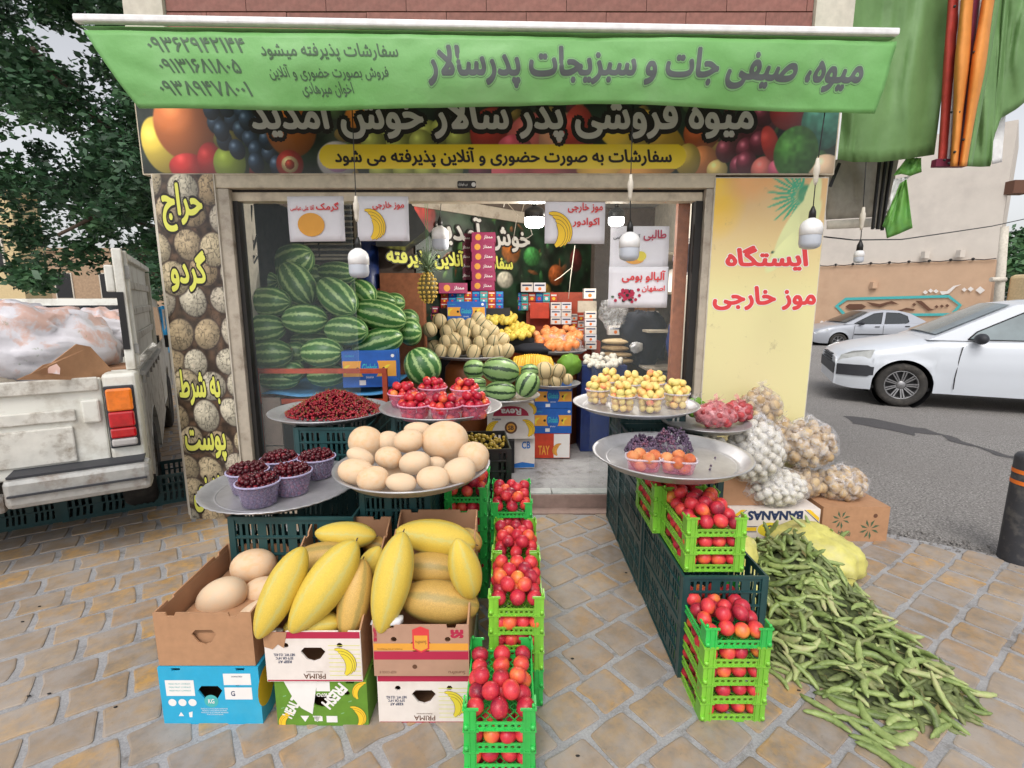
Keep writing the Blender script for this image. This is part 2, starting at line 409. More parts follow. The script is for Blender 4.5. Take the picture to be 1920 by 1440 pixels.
# paving, road
m = NT('paver_face'); rn = m.rand()
va = m.n('ShaderNodeVectorMath'); va.operation = 'ADD'; cb = m.n('ShaderNodeCombineXYZ'); m.l(m.math('MULTIPLY', rn, 40.), cb.inputs[0]); m.l(m.tc.outputs['Object'], va.inputs[0]); m.l(cb.outputs[0], va.inputs[1])
base = m.ramp(rn, [(0, S(132, 112, 92)), (.22, S(164, 140, 108)), (.45, S(166, 132, 92)), (.68, S(150, 134, 116)), (.88, S(168, 136, 92)), (1, S(188, 146, 80))])
n1 = m.noise(16, 7, .7, va.outputs[0]); n2 = m.noise(60, 5, .7, va.outputs[0]); n3 = m.noise(7, 4, .6, va.outputs[0])
c = m.mix(m.ramp(n1, [(.4, 0), (.62, .75)]), base, S(122, 114, 106))
c = m.mix(m.ramp(n3, [(.42, 0), (.62, .65)]), c, S(152, 147, 144))
c = m.mix(m.ramp(n2, [(.6, 0), (.78, .6)]), c, S(86, 76, 66))
m.bump(n2, .35, .003)
TX['paver'] = m.set(m.mix(m.ramp(m.noise(1.1, 5, .6, m.n('ShaderNodeNewGeometry').outputs['Position']), [(.4, 0), (.7, .4)]), c, S(196, 184, 172)), .62, 0)
m = NT('grout'); n1 = m.noise(9, 6, .65); n2 = m.noise(120, 4, .6)
m.bump(n2, .5, .004)
TX['grout'] = m.set(m.mix(m.ramp(m.noise(5, 7, .8), [(.52, 0), (.66, .75)]), m.mix(.35, m.ramp(n1, [(.3, S(134, 135, 139)), (.7, S(170, 171, 175))]), m.ramp(n2, [(.3, S(110, 106, 102)), (.7, S(186, 184, 182))])), S(98, 90, 82)), .9, 0)
m = NT('asphalt'); n1 = m.noise(70, 5, .85); n2 = m.noise(.9, 6, .62); n3 = m.noise(9, 6, .7)
c = m.ramp(n1, [(.36, S(74, 72, 72)), (.5, S(132, 129, 126)), (.64, S(190, 186, 182))])
c = m.mix(m.ramp(n2, [(.42, 0), (.66, .5)]), c, S(128, 124, 121)); c = m.mix(m.ramp(n3, [(.56, 0), (.74, .35)]), c, S(70, 68, 67))
m.bump(n1, .9, .01)
TX['asphalt'] = m.set(c, .85, 0)
TX['asphalt_wet'] = simple('asphalt_stain', S(78, 76, 77), .75, var=.5, scale=95, bump=.6, bscale=95)
m = NT('marble'); n1 = m.noise(3, 8, .7, dist=1.5); 
TX['marble'] = m.set(m.mix(m.ramp(m.noise(6, 6, .6), [(.5, 0), (.75, .5)]), m.ramp(n1, [(.35, S(150, 156, 156)), (.6, S(196, 200, 198))]), S(140, 134, 126)), .35, 0)
TX['marble_pink'] = simple('pinkish_stone', S(150, 128, 120), .5, var=.15)
m = NT('printed_picture'); a = m.n('ShaderNodeAttribute'); a.attribute_name = 'ink'
TX['print'] = m.set(m.mix(m.ramp(m.noise(2.5, 6, .6), [(.5, 0), (.8, .12)]), a.outputs['Color'], S(190, 185, 175)), .38, 0)
m = NT('printed_panel_worn'); a = m.n('ShaderNodeAttribute'); a.attribute_name = 'ink'
c = m.mix(m.ramp(m.noise(1.6, 6, .65), [(.5, 0), (.72, .3)]), a.outputs['Color'], S(222, 205, 160)); c = m.mix(m.ramp(m.noise(7, 7, .75), [(.6, 0), (.7, .5)]), c, S(150, 138, 110))
TX['print_worn'] = m.set(c, .42, 0)

# ---------------------------------------------------------------- printed pictures (vertex ink on a fine grid)
def painted(name, o, rt, up, w, h, step, fn, parent, mat='print', th=.004):
    nx = max(2, int(w / step)); ny = max(2, int(h / step))
    o = np.array(o, float); rt = np.array(rt, float); up = np.array(up, float)
    U, V = np.meshgrid(np.linspace(0, w, nx + 1), np.linspace(0, h, ny + 1))
    P = o + U[..., None] * rt + V[..., None] * up
    org = ORG[parent.name] if parent is not None else Vector((0, 0, 0))
    P = P - np.array(org); n = (nx + 1) * (ny + 1)
    me = bpy.data.meshes.new(name); me.vertices.add(n); me.vertices.foreach_set('co', P.reshape(-1).astype(np.float32))
    i = np.arange(nx)[None, :] + np.arange(ny)[:, None] * (nx + 1)
    q = np.stack([i, i + 1, i + nx + 2, i + nx + 1], -1).reshape(-1)
    me.loops.add(len(q)); me.loops.foreach_set('vertex_index', q.astype(np.int32))
    me.polygons.add(len(q) // 4); me.polygons.foreach_set('loop_start', np.arange(0, len(q), 4, dtype=np.int32))
    me.update(calc_edges=True)
    rgb = fn(U, V) / 255.; rgb = np.clip(rgb, 0, 1)
    l = np.where(rgb <= .04045, rgb / 12.92, ((rgb + .055) / 1.055) ** 2.4)
    col = np.ones((n, 4), np.float32); col[:, :3] = l.reshape(-1, 3)
    at = me.color_attributes.new('ink', 'FLOAT_COLOR', 'POINT'); at.data.foreach_set('color', col.reshape(-1))
    me.materials.append(TX[mat])
    ob = bpy.data.objects.new(name, me); COL.objects.link(ob); ORG[ob.name] = org.copy()
    if parent is not None: ob.parent = parent; KIDS.setdefault(parent.name, []).append(ob)
    return ob
def cv(*c): return np.array(c, float)
def hashn(U, V, s, k=0):   # cheap smooth value noise
    x = U * s + k * 7.3; y = V * s + k * 3.1
    xi = np.floor(x); yi = np.floor(y); fx = x - xi; fy = y - yi; fx = fx * fx * (3 - 2 * fx); fy = fy * fy * (3 - 2 * fy)
    def h(a, b): t = np.sin(a * 127.1 + b * 311.7 + k) * 43758.5453; return t - np.floor(t)
    return (h(xi, yi) * (1 - fx) + h(xi + 1, yi) * fx) * (1 - fy) + (h(xi, yi + 1) * (1 - fx) + h(xi + 1, yi + 1) * fx) * fy
def blob(C, U, V, cx, cy, rx, ry, rot, col, hi=.35, lo=.55, edge=.06, light=(-.35, .4), tex=0, k=1):
    a = math.radians(rot); dx = U - cx; dy = V - cy
    x = (dx * math.cos(a) + dy * math.sin(a)) / rx; y = (-dx * math.sin(a) + dy * math.cos(a)) / ry
    r = np.sqrt(x * x + y * y); m = np.clip((1 - r) / edge, 0, 1)[..., None]
    lx = dx / max(rx, ry) - light[0]; ly = dy / max(rx, ry) - light[1]
    d = np.sqrt(lx * lx + ly * ly)[..., None]
    c = np.array(col, float) * (1 + hi * np.clip(1 - d * 1.4, 0, 1) - (1 - lo) * np.clip(d - .5, 0, 1))
    c = c + 255 * .35 * hi * np.clip(1 - d * 3.2, 0, 1)
    if tex: c = c * (1 - tex * hashn(U, V, 60 / max(rx, .05) * .1, k)[..., None])
    return C * (1 - m) + c * m

# ---------------------------------------------------------------- lettering
_T = {}
def _reg(ch, base, n):
    for i in range(n): _T.setdefault(ch, []).append(chr(base + i))
for ch, b, n in (('ا', 0xFE8D, 2), ('آ', 0xFE81, 2), ('ب', 0xFE8F, 4), ('پ', 0xFB56, 4), ('ت', 0xFE95, 4), ('ج', 0xFE9D, 4), ('چ', 0xFB7A, 4), ('ح', 0xFEA1, 4), ('خ', 0xFEA5, 4),
                 ('د', 0xFEA9, 2), ('ذ', 0xFEAB, 2), ('ر', 0xFEAD, 2), ('ز', 0xFEAF, 2), ('س', 0xFEB1, 4), ('ش', 0xFEB5, 4), ('ص', 0xFEB9, 4), ('ض', 0xFEBD, 4), ('ط', 0xFEC1, 4),
                 ('ع', 0xFEC9, 4), ('غ', 0xFECD, 4), ('ف', 0xFED1, 4), ('ق', 0xFED5, 4), ('ک', 0xFB8E, 4), ('گ', 0xFB92, 4), ('ل', 0xFEDD, 4), ('م', 0xFEE1, 4), ('ن', 0xFEE5, 4),
                 ('ه', 0xFEE9, 4), ('و', 0xFEED, 2), ('ی', 0xFBFC, 4)): _reg(ch, b, n)
def shape(s):
    out = []; i = 0; prev = False
    while i < len(s):
        ch = s[i]
        if ch not in _T: out.append('' if ch == '\u200c' else ch); prev = False; i += 1; continue
        if ch == 'ل' and i + 1 < len(s) and s[i + 1] == 'ا':
            out.append(chr(0xFEFC if prev else 0xFEFB)); prev = False; i += 2; continue
        f = _T[ch]; nxt = i + 1 < len(s) and s[i + 1] in _T
        if len(f) == 2: out.append(f[1] if prev else f[0]); prev = False
        else:
            out.append(f[3] if prev and nxt else f[1] if prev else f[2] if nxt else f[0]); prev = nxt
        i += 1
    return ''.join(reversed(out))
_G = {}
from mathutils.geometry import delaunay_2d_cdt
def glyphs(s, shear=0.):
    """outlines of a line of lettering filled by winding number: (points, triangles)"""
    key = (s, shear)
    if key not in _G:
        c = bpy.data.curves.new('t', 'FONT')
        c.body = shape(s) if any(ch in _T for ch in s) else s
        c.size = 1; c.resolution_u = 3; c.shear = shear; c.fill_mode = 'NONE'
        o = bpy.data.objects.new('t', c); COL.objects.link(o)
        me = bpy.data.meshes.new_from_object(o)
        v = [(q.co.x, q.co.y) for q in me.vertices]; nx = {}
        for e in me.edges: nx.setdefault(e.vertices[0], []).append(e.vertices[1]); nx.setdefault(e.vertices[1], []).append(e.vertices[0])
        bpy.data.objects.remove(o); bpy.data.curves.remove(c); bpy.data.meshes.remove(me)
        seen = set(); E = []
        for i in range(len(v)):
            if i in seen or i not in nx: continue
            L = [i]; seen.add(i); cur = i + 1 if i + 1 in nx[i] else nx[i][0]
            while cur not in seen:
                L.append(cur); seen.add(cur); n_ = [q for q in nx[cur] if q not in seen]
                if not n_: break
                cur = cur + 1 if cur + 1 in n_ else n_[0]
            E += list(zip(L, L[1:] + L[:1]))
        vo, _, fo, *_r = delaunay_2d_cdt([Vector(p) for p in v], E, [], 1, 1e-5)
        A_ = np.array([v[a] for a, b in E]); B_ = np.array([v[b] for a, b in E]); tri = []
        for f in fo:
            cx = sum(vo[i].x for i in f) / len(f); cy = sum(vo[i].y for i in f) / len(f)
            up_ = (A_[:, 1] <= cy) & (B_[:, 1] > cy); dn = (A_[:, 1] > cy) & (B_[:, 1] <= cy)
            m_ = up_ | dn; a, b = A_[m_], B_[m_]; x = a[:, 0] + (cy - a[:, 1]) / (b[:, 1] - a[:, 1]) * (b[:, 0] - a[:, 0])
            w = int(np.sum(np.where(x > cx, np.where(up_[m_], 1, -1), 0)))
            if w: tri.append(tuple(f))
        _G[key] = ([(p.x, p.y) for p in vo], tri)
    return _G[key]
def text(mb, s, c, rt, up, w, h, off=.001, bold=.02, shear=0., mi=0, fn=None, ref=None):
    """letters fitted in a w x h box centred at c, thickened by laying shifted copies over each other"""
    v, f = glyphs(s, shear)
    if not v: return mb
    x0 = min(p[0] for p in v); x1 = max(p[0] for p in v); y0 = min(p[1] for p in v); y1 = max(p[1] for p in v)
    sx = w / (x1 - x0); sy = h / (y1 - y0) if h else sx
    cx = (x0 + x1) / 2; cy = (y0 + y1) / 2
    c = Vector(c); rt = Vector(rt).normalized(); up = Vector(up).normalized(); n = rt.cross(up)
    nc = 1 if bold < .004 else (7 if bold < .05 else 13)
    for k in range(nc):
        a = 2 * PI * k / max(nc - 1, 1); bx, by = (0, 0) if k == nc - 1 else (bold * math.cos(a), bold * math.sin(a))
        P = [((p[0] + bx - cx) * sx, (p[1] + by - cy) * sy, off + 2e-5 * k) for p in v]
        mb.add([fn(*p) for p in P] if fn else [c + rt * p[0] + up * p[1] + n * p[2] for p in P], f, mi)
    return mb
def flat(t, name, mat, pts, y): MB().add([(x, y, z) for x, z in pts], [tuple(range(len(pts)))]).build(name, TX[mat], t)
def bananas(t, cx, cz, s, y, mat='ink_banana', flip=1, n=3, outline=True):
    for k in range(n):
        P = []; Q = []; A_ = [math.radians(200 - 110 * q / 12 + k * 13) for q in range(13)]
        for q in range(13):
            u = q / 12; an = A_[q]; r0 = s * (1 - .12 * k); wd = s * .17 * math.sin(PI * min(u * .9 + .08, 1)) ** .6
            x, z = r0 * math.cos(an) + s * .4, r0 * math.sin(an) - s * .3
            P.append((x + math.cos(an) * wd, z + math.sin(an) * wd)); Q.append((x - math.cos(an) * wd, z - math.sin(an) * wd))
        T = lambda L: [(cx + flip * p[0], cz + p[1]) for p in L][::flip]
        e = s * .022
        if outline: flat(t, 'print_outline', 'ink_brown', T([(p[0] + e * math.cos(a), p[1] + e * math.sin(a)) for p, a in zip(P, A_)] + [(p[0] - e * math.cos(a), p[1] - e * math.sin(a)) for p, a in zip(Q, A_)][::-1]), y - .0003 * k)
        flat(t, 'print_bananas', mat, T(P + Q[::-1]), y - .0003 * k - .00015)
# ================================================================ GROUND
FY = 3.40                                                   # shop front plane
EDGE = [(2.2, 3.36), (2.52, 3.15), (2.98, 2.86), (4.4, 1.95), (6.5, .6), (9, -1.2)]   # edge between paving and road
def paving_side(x, y):        # > 0 on the paving
    for a, b in zip(EDGE, EDGE[1:]):
        if a[0] <= x <= b[0]: return a[1] + (b[1] - a[1]) * (x - a[0]) / (b[0] - a[0]) - y
    return 99 if x < EDGE[0][0] else -99
mb = MB(); pl = [(-9, -3), (9, -3)] + [(p[0], p[1]) for p in reversed(EDGE)] + [(2.2, 3.8), (-2.1, 3.8), (-2.1, 9.), (-9, 9.)]
mb.add([(x, y, -.0005) for x, y in pl], [tuple(range(len(pl)))])
ground = mb.build('pavement', TX['grout'], kind='structure')
mb = MB(); mb.add([(-90, -60, -.03), (90, -60, -.03), (90, 90, -.03), (-90, 90, -.03)], [(0, 1, 2, 3)])
mb.build('ground', TX['asphalt'], kind='structure')
mb = MB(); rp = [(p[0] - .01, p[1]) for p in EDGE] + [(60, -1.2), (60, 60), (2.2, 60)]
mb.add([(x, y, -.012) for x, y in rp], [tuple(range(len(rp)))]); road = mb.build('road', TX['asphalt'], kind='structure')
# dark trail of a spill on the asphalt
st = [atZ(*p) for p in ((1590, 782), (1640, 784), (1700, 796), (1760, 810), (1830, 832), (1900, 852), (1925, 856), (1925, 862), (1850, 848), (1790, 830), (1755, 812), (1700, 812), (1650, 800), (1608, 796))]
rg = []
for a, b in zip(st, st[1:] + st[:1]):
    for q in range(9): p = a.lerp(b, q / 9); rg.append((p.x + .12 * nz(p.x * 4, p.y * 4, 1), p.y + .16 * nz(p.x * 5, p.y * 5, 9), -.008))
MB().add(rg, [tuple(range(len(rg)))]).build('damp_stain', TX['asphalt_wet'], road)
# loose grit at the paving edge
mb = MB()
for _ in range(500):
    t = R.random(); k = R.randrange(3); a, b = EDGE[k], EDGE[k + 1]
    x = a[0] + (b[0] - a[0]) * t; y = a[1] + (b[1] - a[1]) * t + R.gauss(.03, .09)
    r = R.uniform(.003, .011); mb.sphere((x, y, .0), r, 5, 3, sc=(1, 1, .6))
mb.build('road_grit', TX['asphalt'], kind='stuff')

# pavers in rows running 35 degrees off the shop front, running bond
A = math.radians(35); ea = Vector((math.cos(A), math.sin(A), 0)); eb = Vector((-math.sin(A), math.cos(A), 0))
PA, PB, GAP = .208, .192, .024
def paver_mesh(seed):
    r = random.Random(seed); w, d = PA - GAP, PB - GAP; out = []
    for (sx, sy) in ((1, 1), (-1, 1), (-1, -1), (1, -1)):
        cx, cy = sx * w / 2 + r.uniform(-.011, .005), sy * d / 2 + r.uniform(-.011, .005)
        for k in range(3):
            a = math.atan2(sy, sx) + (k - 1) * .7; out.append((cx - sx * .012 + .012 * math.cos(a), cy - sy * .012 + .012 * math.sin(a)))
        nx = {(1, 1): (0, 1), (-1, 1): (-1, 0), (-1, -1): (0, -1), (1, -1): (1, 0)}[(sx, sy)]
        out.append((nx[0] * w / 2 + r.uniform(-.006, .005), nx[1] * d / 2 + r.uniform(-.006, .005)))
    n = len(out); b = MB()
    V = [(x, y, -.006) for x, y in out] + [(x * .985, y * .985, .0025) for x, y in out] + [(x * .93, y * .93, .004 + r.uniform(-.0006, .0006)) for x, y in out]
    F = [(i, (i + 1) % n, n + (i + 1) % n, n + i) for i in range(n)] + [(n + i, n + (i + 1) % n, 2 * n + (i + 1) % n, 2 * n + i) for i in range(n)] + [tuple(range(2 * n, 3 * n))]
    b.add(V, F); return b
PM = [paver_mesh(i).mesh('paver', TX['paver']) for i in range(14)]
cand = []
base = Vector((.428, 1.698, 0)) + ea * PA / 2 + eb * PB * -.5
for j in range(-45, 60):
    for i in range(-50, 50):
        p = base + ea * (i + (.5 if j % 2 else 0) + .06 * math.sin(j * 2.3)) * PA + eb * j * PB
        if not (-6.5 < p.x < 5.5 and -1.2 < p.y < 9): continue
        if paving_side(p.x, p.y) < .06: continue
        if p.y > 3.45 and p.x > -2.2: continue
        dp = depth(p)
        if dp < .3: vis = False; dist = 9 + p.length
        else:
            px = 960 + p.x / dp * FPX; py = 720 - ((0 - CAM_H) * cT + p.y * sT) / dp * FPX
            vis = -60 < px < 1980 and py < 1500
            hid = (300 < px < 900 and 960 < py < 1340) or (1290 < px < 1440 and 1100 < py < 1340) or (420 < px < 1280 and 780 < py < 960 ) and px < 1100
            dist = p.y + abs(p.x) * .3 + (5 if hid else 0) + (0 if vis else 20)
        cand.append((dist, p, vis))
cand.sort(key=lambda t: t[0])
rest = MB()
for k, (d, p, vis) in enumerate(cand):
    rz = A + R.gauss(0, .012)
    if k < 296:
        place(PM[k * 5 % 14], 'paver', (p.x, p.y, R.uniform(-.001, .0015)), (R.gauss(0, .004), R.gauss(0, .004), rz), parent=None).parent = ground
    else:
        src = PM[k * 5 % 14]; M3 = Matrix.Rotation(rz, 3, 'Z'); off = Vector((p.x, p.y, 0))
        rest.add([M3 @ v.co + off for v in src.vertices], [tuple(q.vertices) for q in src.polygons])
rest.build('distant_pavers', TX['paver'], ground, kind='stuff')

# ================================================================ SHOP BUILDING
shop = thing('shop_building', 'single storey fruit shop with reddish clad upper wall and open glazed front', 'shop', (0, FY, 0))
LX, RX = -2.36, 2.06
def wall(name, mat, *b, parent=shop, **kw):
    m_ = MB(); m_.box(*b); return m_.build(name, mat, parent, **kw)
# piers
wall('pier', TX['stone'], LX, -1.93, FY + .03, 7.4, 0, 2.33)
wall('pier', TX['stone'], 1.31, RX, FY + .03, FY + .5, 0, 2.33)
wall('side_wall', TX['stone'], RX - .15, RX, FY + .5, 8.2, 0, 4.4)
wall('fascia_wall', TX['stone'], LX, RX, FY + .03, FY + .25, 2.35, 3.08)
up = wall('upper_wall', TX['mortar'], LX + .05, RX, FY + .012, FY + .25, 3.08, 4.4)
# cladding strips: tall cream pilasters at both ends, rows of long red tiles between
xl, xr = atY(312, 20, FY).x, atY(1524, 20, FY).x
wall('pilaster', TX['stone'], LX, xl - .004, FY - .03, FY + .011, 3.08, 4.4); wall('pilaster', TX['stone'], xr + .004, RX + .02, FY - .03, FY + .011, 3.08, 4.4)
BM = MB(); BM.box(-.243, .243, -.006, .006, -.046, .046); bmesh_ = BM.mesh('brick', TX['red_clad'])
for r_ in range(8):
    z = 3.09 + .052 + r_ * .1
    n = int((xr - xl) / .49) + 2
    for i in range(n):
        x = xl + .245 + i * .49 - (.245 if r_ % 2 else 0); x0 = max(x - .243, xl); x1 = min(x + .243, xr)
        if x1 - x0 < .03: continue
        place(bmesh_, 'brick', ((x0 + x1) / 2, FY + .004 + R.uniform(-.002, .002), z), (R.gauss(0, .003), 0, 0), ((x1 - x0) / .486, 1, 1), parent=up)
# interior shell: left and back walls, ceiling, floor
IL = [(-1.93, 3.9), (-1.93, 4.9), (-.95, 4.9), (1.05, 6.95), (1.91, 6.95)]
mb = MB()
for a, b in zip(IL, IL[1:]):
    mb.add([(a[0], a[1], 0), (b[0], b[1], 0), (b[0], b[1], 2.75), (a[0], a[1], 2.75)], [(0, 1, 2, 3)])
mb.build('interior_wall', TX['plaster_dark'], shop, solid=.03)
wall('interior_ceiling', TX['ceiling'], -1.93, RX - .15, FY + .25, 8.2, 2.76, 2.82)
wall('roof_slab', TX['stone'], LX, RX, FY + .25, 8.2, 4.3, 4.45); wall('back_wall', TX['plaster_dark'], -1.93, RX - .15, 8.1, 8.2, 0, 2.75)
# marble floor, raised one step
FZ = .12
slab = wall('shop_floor', TX['grout'], -1.925, RX - .15, 3.62, 8.1, -.01, FZ - .004)
mt = MB(); mt.box(-.198, .198, -.198, .198, -.004, .004); mtm = mt.mesh('floor_tile', TX['marble'])
for i in range(-2, 6):
    for j in range(0, 8):
        p = Vector((.35 + (i * .4 - j * .4) * .707, 3.6 + (i * .4 + j * .4) * .707, FZ))
        if -.8 < p.x < 1.6 and 3.92 < p.y < 6.6: place(mtm, 'floor_tile', p, (0, 0, PI / 4), parent=None).parent = slab
for x0 in (-.9, -.3, .3, .9): wall('threshold_slab', TX['marble'], x0 + .004, x0 + .596, 3.56, 3.66, -.01, FZ + .002, bevel=.004)
wall('threshold_strip', TX['marble_pink'], -.9, 1.5, 3.545, 3.559, 0, FZ - .01)
wall('apron', TX['marble_pink'], -1.9, 1.3, 3.44, 3.544, -.004, .012)
# shutter box, guides, frame
wall('shutter_box', TX['cream_metal'], -1.925, 1.31, FY - .02, FY + .24, 2.262, 2.345, bevel=.006)
wall('shutter_slat', TX['dark'], -1.88, 1.27, FY + .03, FY + .2, 2.247, 2.262)
wall('shutter_bottom_rail', TX['cream_metal'], -1.86, 1.25, FY + .03, FY + .12, 2.19, 2.247, bevel=.004)
wall('shutter_guide', TX['post_metal'], -1.925, -1.83, FY - .015, FY + .1, 0, 2.26, bevel=.004)
wall('shutter_guide', TX['dark'], -1.829, -1.80, FY + .02, FY + .1, 0, 2.19)
wall('shutter_guide', TX['post_metal'], 1.255, 1.305, FY - .015, FY + .1, 0, 2.26, bevel=.004)
wall('shutter_guide', TX['wood'], 1.12, 1.2, FY + .11, FY + .16, FZ, 2.26); wall('shutter_guide', TX['dark'], 1.205, 1.25, FY + .02, FY + .1, 0, 2.19)
lk = MB(); lk.plate(rrect(.12, .045, .01), [], atY(875, 346, FY - .0215), (1, 0, 0), (0, 0, 1), .001); lk.build('maker_plate', TX['ink_black'], shop)
lk = MB(); lk.disc(atY(888, 346, FY - .0235), .014, 16, axis='y'); text(lk, 'درب اتوماتیک', atY(868, 346, FY - .0235), (1, 0, 0), (0, 0, 1), .06, .02); lk.build('maker_plate_print', TX['ink_silver'], shop)
# glazing: left window, sliding door leaf, right window
def pane(x0, x1, z0, z1, y):
    m_ = MB(); m_.box(x0, x1, y, y + .006, z0, z1); return m_.build('glass_pane', TX['glass'], shop)
gx = atY(667, 560, FY + .08).x
pane(-1.8, gx, 0.15, 2.188, FY + .07); pane(atY(1113, 560, FY + .09).x, 1.205, 0.15, 2.188, FY + .09)
wall('window_sill', TX['post_metal'], -1.83, gx, FY + .04, FY + .12, 0, .15)
mb = MB(); mb.box(gx - .001, gx + .001, FY + .066, FY + .08, .15, 2.188); mb.build('glass_edge', TX['glass'], shop)
# pale stone sheets leaning behind the window on the left
for k, (z0, z1) in enumerate(((.15, .5), (.51, .86))):
    wall('stone_sheet', TX['plaster_dark'], -1.79, -1.66, FY + .1, FY + .12, z0, z1)

# ---------------------------------------------------------------- banner of printed fruit over the door
banner = thing('fruit_banner', 'wide printed banner of mixed fruit with silver and black lettering over the shop door', 'banner', (0, FY, 2.3))
bx0, bx1, bz0, bz1 = atY(275, 328, FY).x, atY(1557, 328, FY).x, 2.35, 2.86
W_, H_ = bx1 - bx0, bz1 - bz0
def bpx(px, py):                      # photo pixel on the banner to banner metres
    p = atY(px, py, FY - .03); return p.x - bx0, p.z - bz0
def paint_banner(U, V):
    C = np.zeros(U.shape + (3,)) + cv(30, 42, 30)
    C *= (.6 + .9 * hashn(U, V, 9)[..., None])
    r = random.Random(5)
    for _ in range(70):
        C = blob(C, U, V, r.uniform(0, W_), r.uniform(0, H_), r.uniform(.02, .07), r.uniform(.015, .05), r.uniform(0, 180), r.choice([(60, 100, 50), (120, 40, 36), (80, 110, 60), (150, 120, 50), (96, 30, 40)]), .2)
    def B(px, py, rx, ry, rot, col, **k):
        nonlocal C
        x, y = bpx(px, py); s = 3.23 / 936
        C = blob(C, U, V, x, y, rx * s, ry * s, rot, col, **k)
    B(300, 272, 34, 52, 15, (232, 200, 60)); B(345, 232, 58, 66, 10, (222, 112, 40)); B(352, 312, 36, 24, 0, (196, 40, 36)); B(395, 300, 26, 32, 0, (190, 36, 34))
    B(430, 306, 31, 34, 0, (150, 176, 46)); B(425, 262, 26, 20, 0, (140, 130, 40))
    for (x, y, a) in ((403, 232, 20), (435, 225, 0), (452, 245, 30), (470, 262, 40), (420, 262, 0), (444, 280, 20), (480, 282, 0), (395, 205, 0), (425, 200, 0), (455, 210, 50), (487, 235, 30), (480, 305, 10), (506, 290, 30), (520, 310, 0), (415, 245, 0), (462, 225, 0), (500, 262, 0)):
        B(x, y, 15, 19, a, (44, 62, 84), hi=.9, lo=.35)
    B(545, 240, 48, 52, 0, (214, 108, 26)); B(543, 308, 26, 26, 0, (180, 40, 30)); B(543, 308, 16, 15, 0, (220, 190, 130)); B(543, 308, 9, 9, 0, (190, 60, 40))
    B(632, 300, 38, 34, 0, (196, 190, 190)); B(632, 300, 26, 22, 0, (206, 150, 200)); B(682, 230, 38, 40, 0, (214, 120, 30))
    for (x, y) in ((726, 252), (765, 240), (802, 250), (745, 272), (790, 268), (830, 246), (860, 262), (700, 268), (715, 318), (760, 318), (800, 320), (845, 316)):
        B(x, y, 24, 24, 0, (170, 178, 74))
    B(925, 250, 44, 46, 0, (190, 48, 36)); B(1005, 262, 56, 48, 0, (204, 90, 84)); B(965, 275, 32, 22, 0, (206, 70, 90)); B(1060, 262, 50, 48, 0, (222, 150, 110)); B(1085, 250, 30, 50, 0, (196, 54, 44))
    B(950, 322, 60, 24, 0, (206, 80, 90)); B(1040, 322, 55, 20, 0, (160, 60, 60)); B(900, 320, 22, 20, 0, (110, 40, 60))
    B(1170, 262, 60, 24, -30, (226, 186, 46)); B(1240, 252, 60, 26, -40, (226, 176, 46)); B(1150, 318, 70, 22, 0, (226, 170, 50)); B(1210, 322, 60, 18, 10, (220, 150, 60))
    B(1316, 250, 34, 32, 0, (214, 96, 40)); B(1318, 302, 30, 28, 0, (224, 130, 64)); B(1345, 318, 20, 18, 0, (230, 200, 110)); B(1290, 300, 24, 30, 0, (200, 170, 60))
    for (x, y) in ((1378, 255), (1412, 242), (1438, 230), (1362, 282), (1400, 280), (1388, 312), (1425, 268), (1400, 305), (1432, 215)): B(x, y, 20, 22, 0, (116, 44, 62), hi=.9)
    B(1432, 318, 24, 24, 0, (226, 110, 100)); B(1445, 270, 16, 34, 20, (206, 56, 50)); B(1462, 316, 22, 18, 0, (220, 90, 120))
    B(1482, 208, 38, 34, 0, (196, 40, 44), hi=.2); B(1545, 230, 42, 48, 0, (66, 156, 128), tex=.3); B(1548, 316, 32, 26, 0, (226, 190, 150)); B(1493, 286, 42, 48, -10, (90, 170, 66), tex=.3)
    x0, y0 = bpx(598, 293); x1, y1 = bpx(1287, 293); rr = .074
    dx = np.clip(np.abs(U - (x0 + x1) / 2) - (x1 - x0) / 2 + rr, 0, None); dd = np.sqrt(dx ** 2 + (V - y0) ** 2)
    C = np.where((dd < rr)[..., None], cv(236, 206, 40), C)
    C = np.where((dd < rr)[..., None], C, C * .8 + C.mean(-1, keepdims=True) * .14 + 4)
    return C
painted('banner_sheet', (bx0, FY - .026, bz0), (1, 0, 0), (0, 0, 1), W_, H_, .005, paint_banner, banner)
mb = MB(); mb.box(bx0 - .008, bx1 + .008, FY - .024, FY + .028, bz0 - .008, bz1 + .01); mb.build('banner_frame', TX['cream_metal'], banner)
X_, Z_ = (1, 0, 0), (0, 0, 1)
def front_text(name, parent, s, pa, pb, Y, mat, bold, off, h=None, shear=0, outline=None, flip=False):
    a = atY(*pa, Y); b = atY(*pb, Y); c = (a + b) / 2; w = abs(b.x - a.x); hh = abs(a.z - b.z)
    rt, up_ = (X_, Z_) if not flip else ((-1, 0, 0), (0, 0, -1))
    if outline:
        m_ = MB(); text(m_, s, c, rt, up_, w, hh, off, bold + outline[1], shear, ref=bold); m_.build(name + '_outline', outline[0], parent)
    m_ = MB(); text(m_, s, c, rt, up_, w, hh, off + .0012, bold, shear); m_.build(name, mat, parent)
front_text('lettering', banner, 'میوه فروشی پدر سالار خوش آمدید', (470, 172), (1408, 264), FY - .026, TX['ink_silver'], .034, .001, shear=-.15, outline=(TX['ink_black'], .11))
front_text('small_lettering', banner, 'سفارشات به صورت حضوری و آنلاین پذیرفته می شود', (628, 277), (1258, 313), FY - .026, TX['ink_black'], .034, .001, shear=-.12)

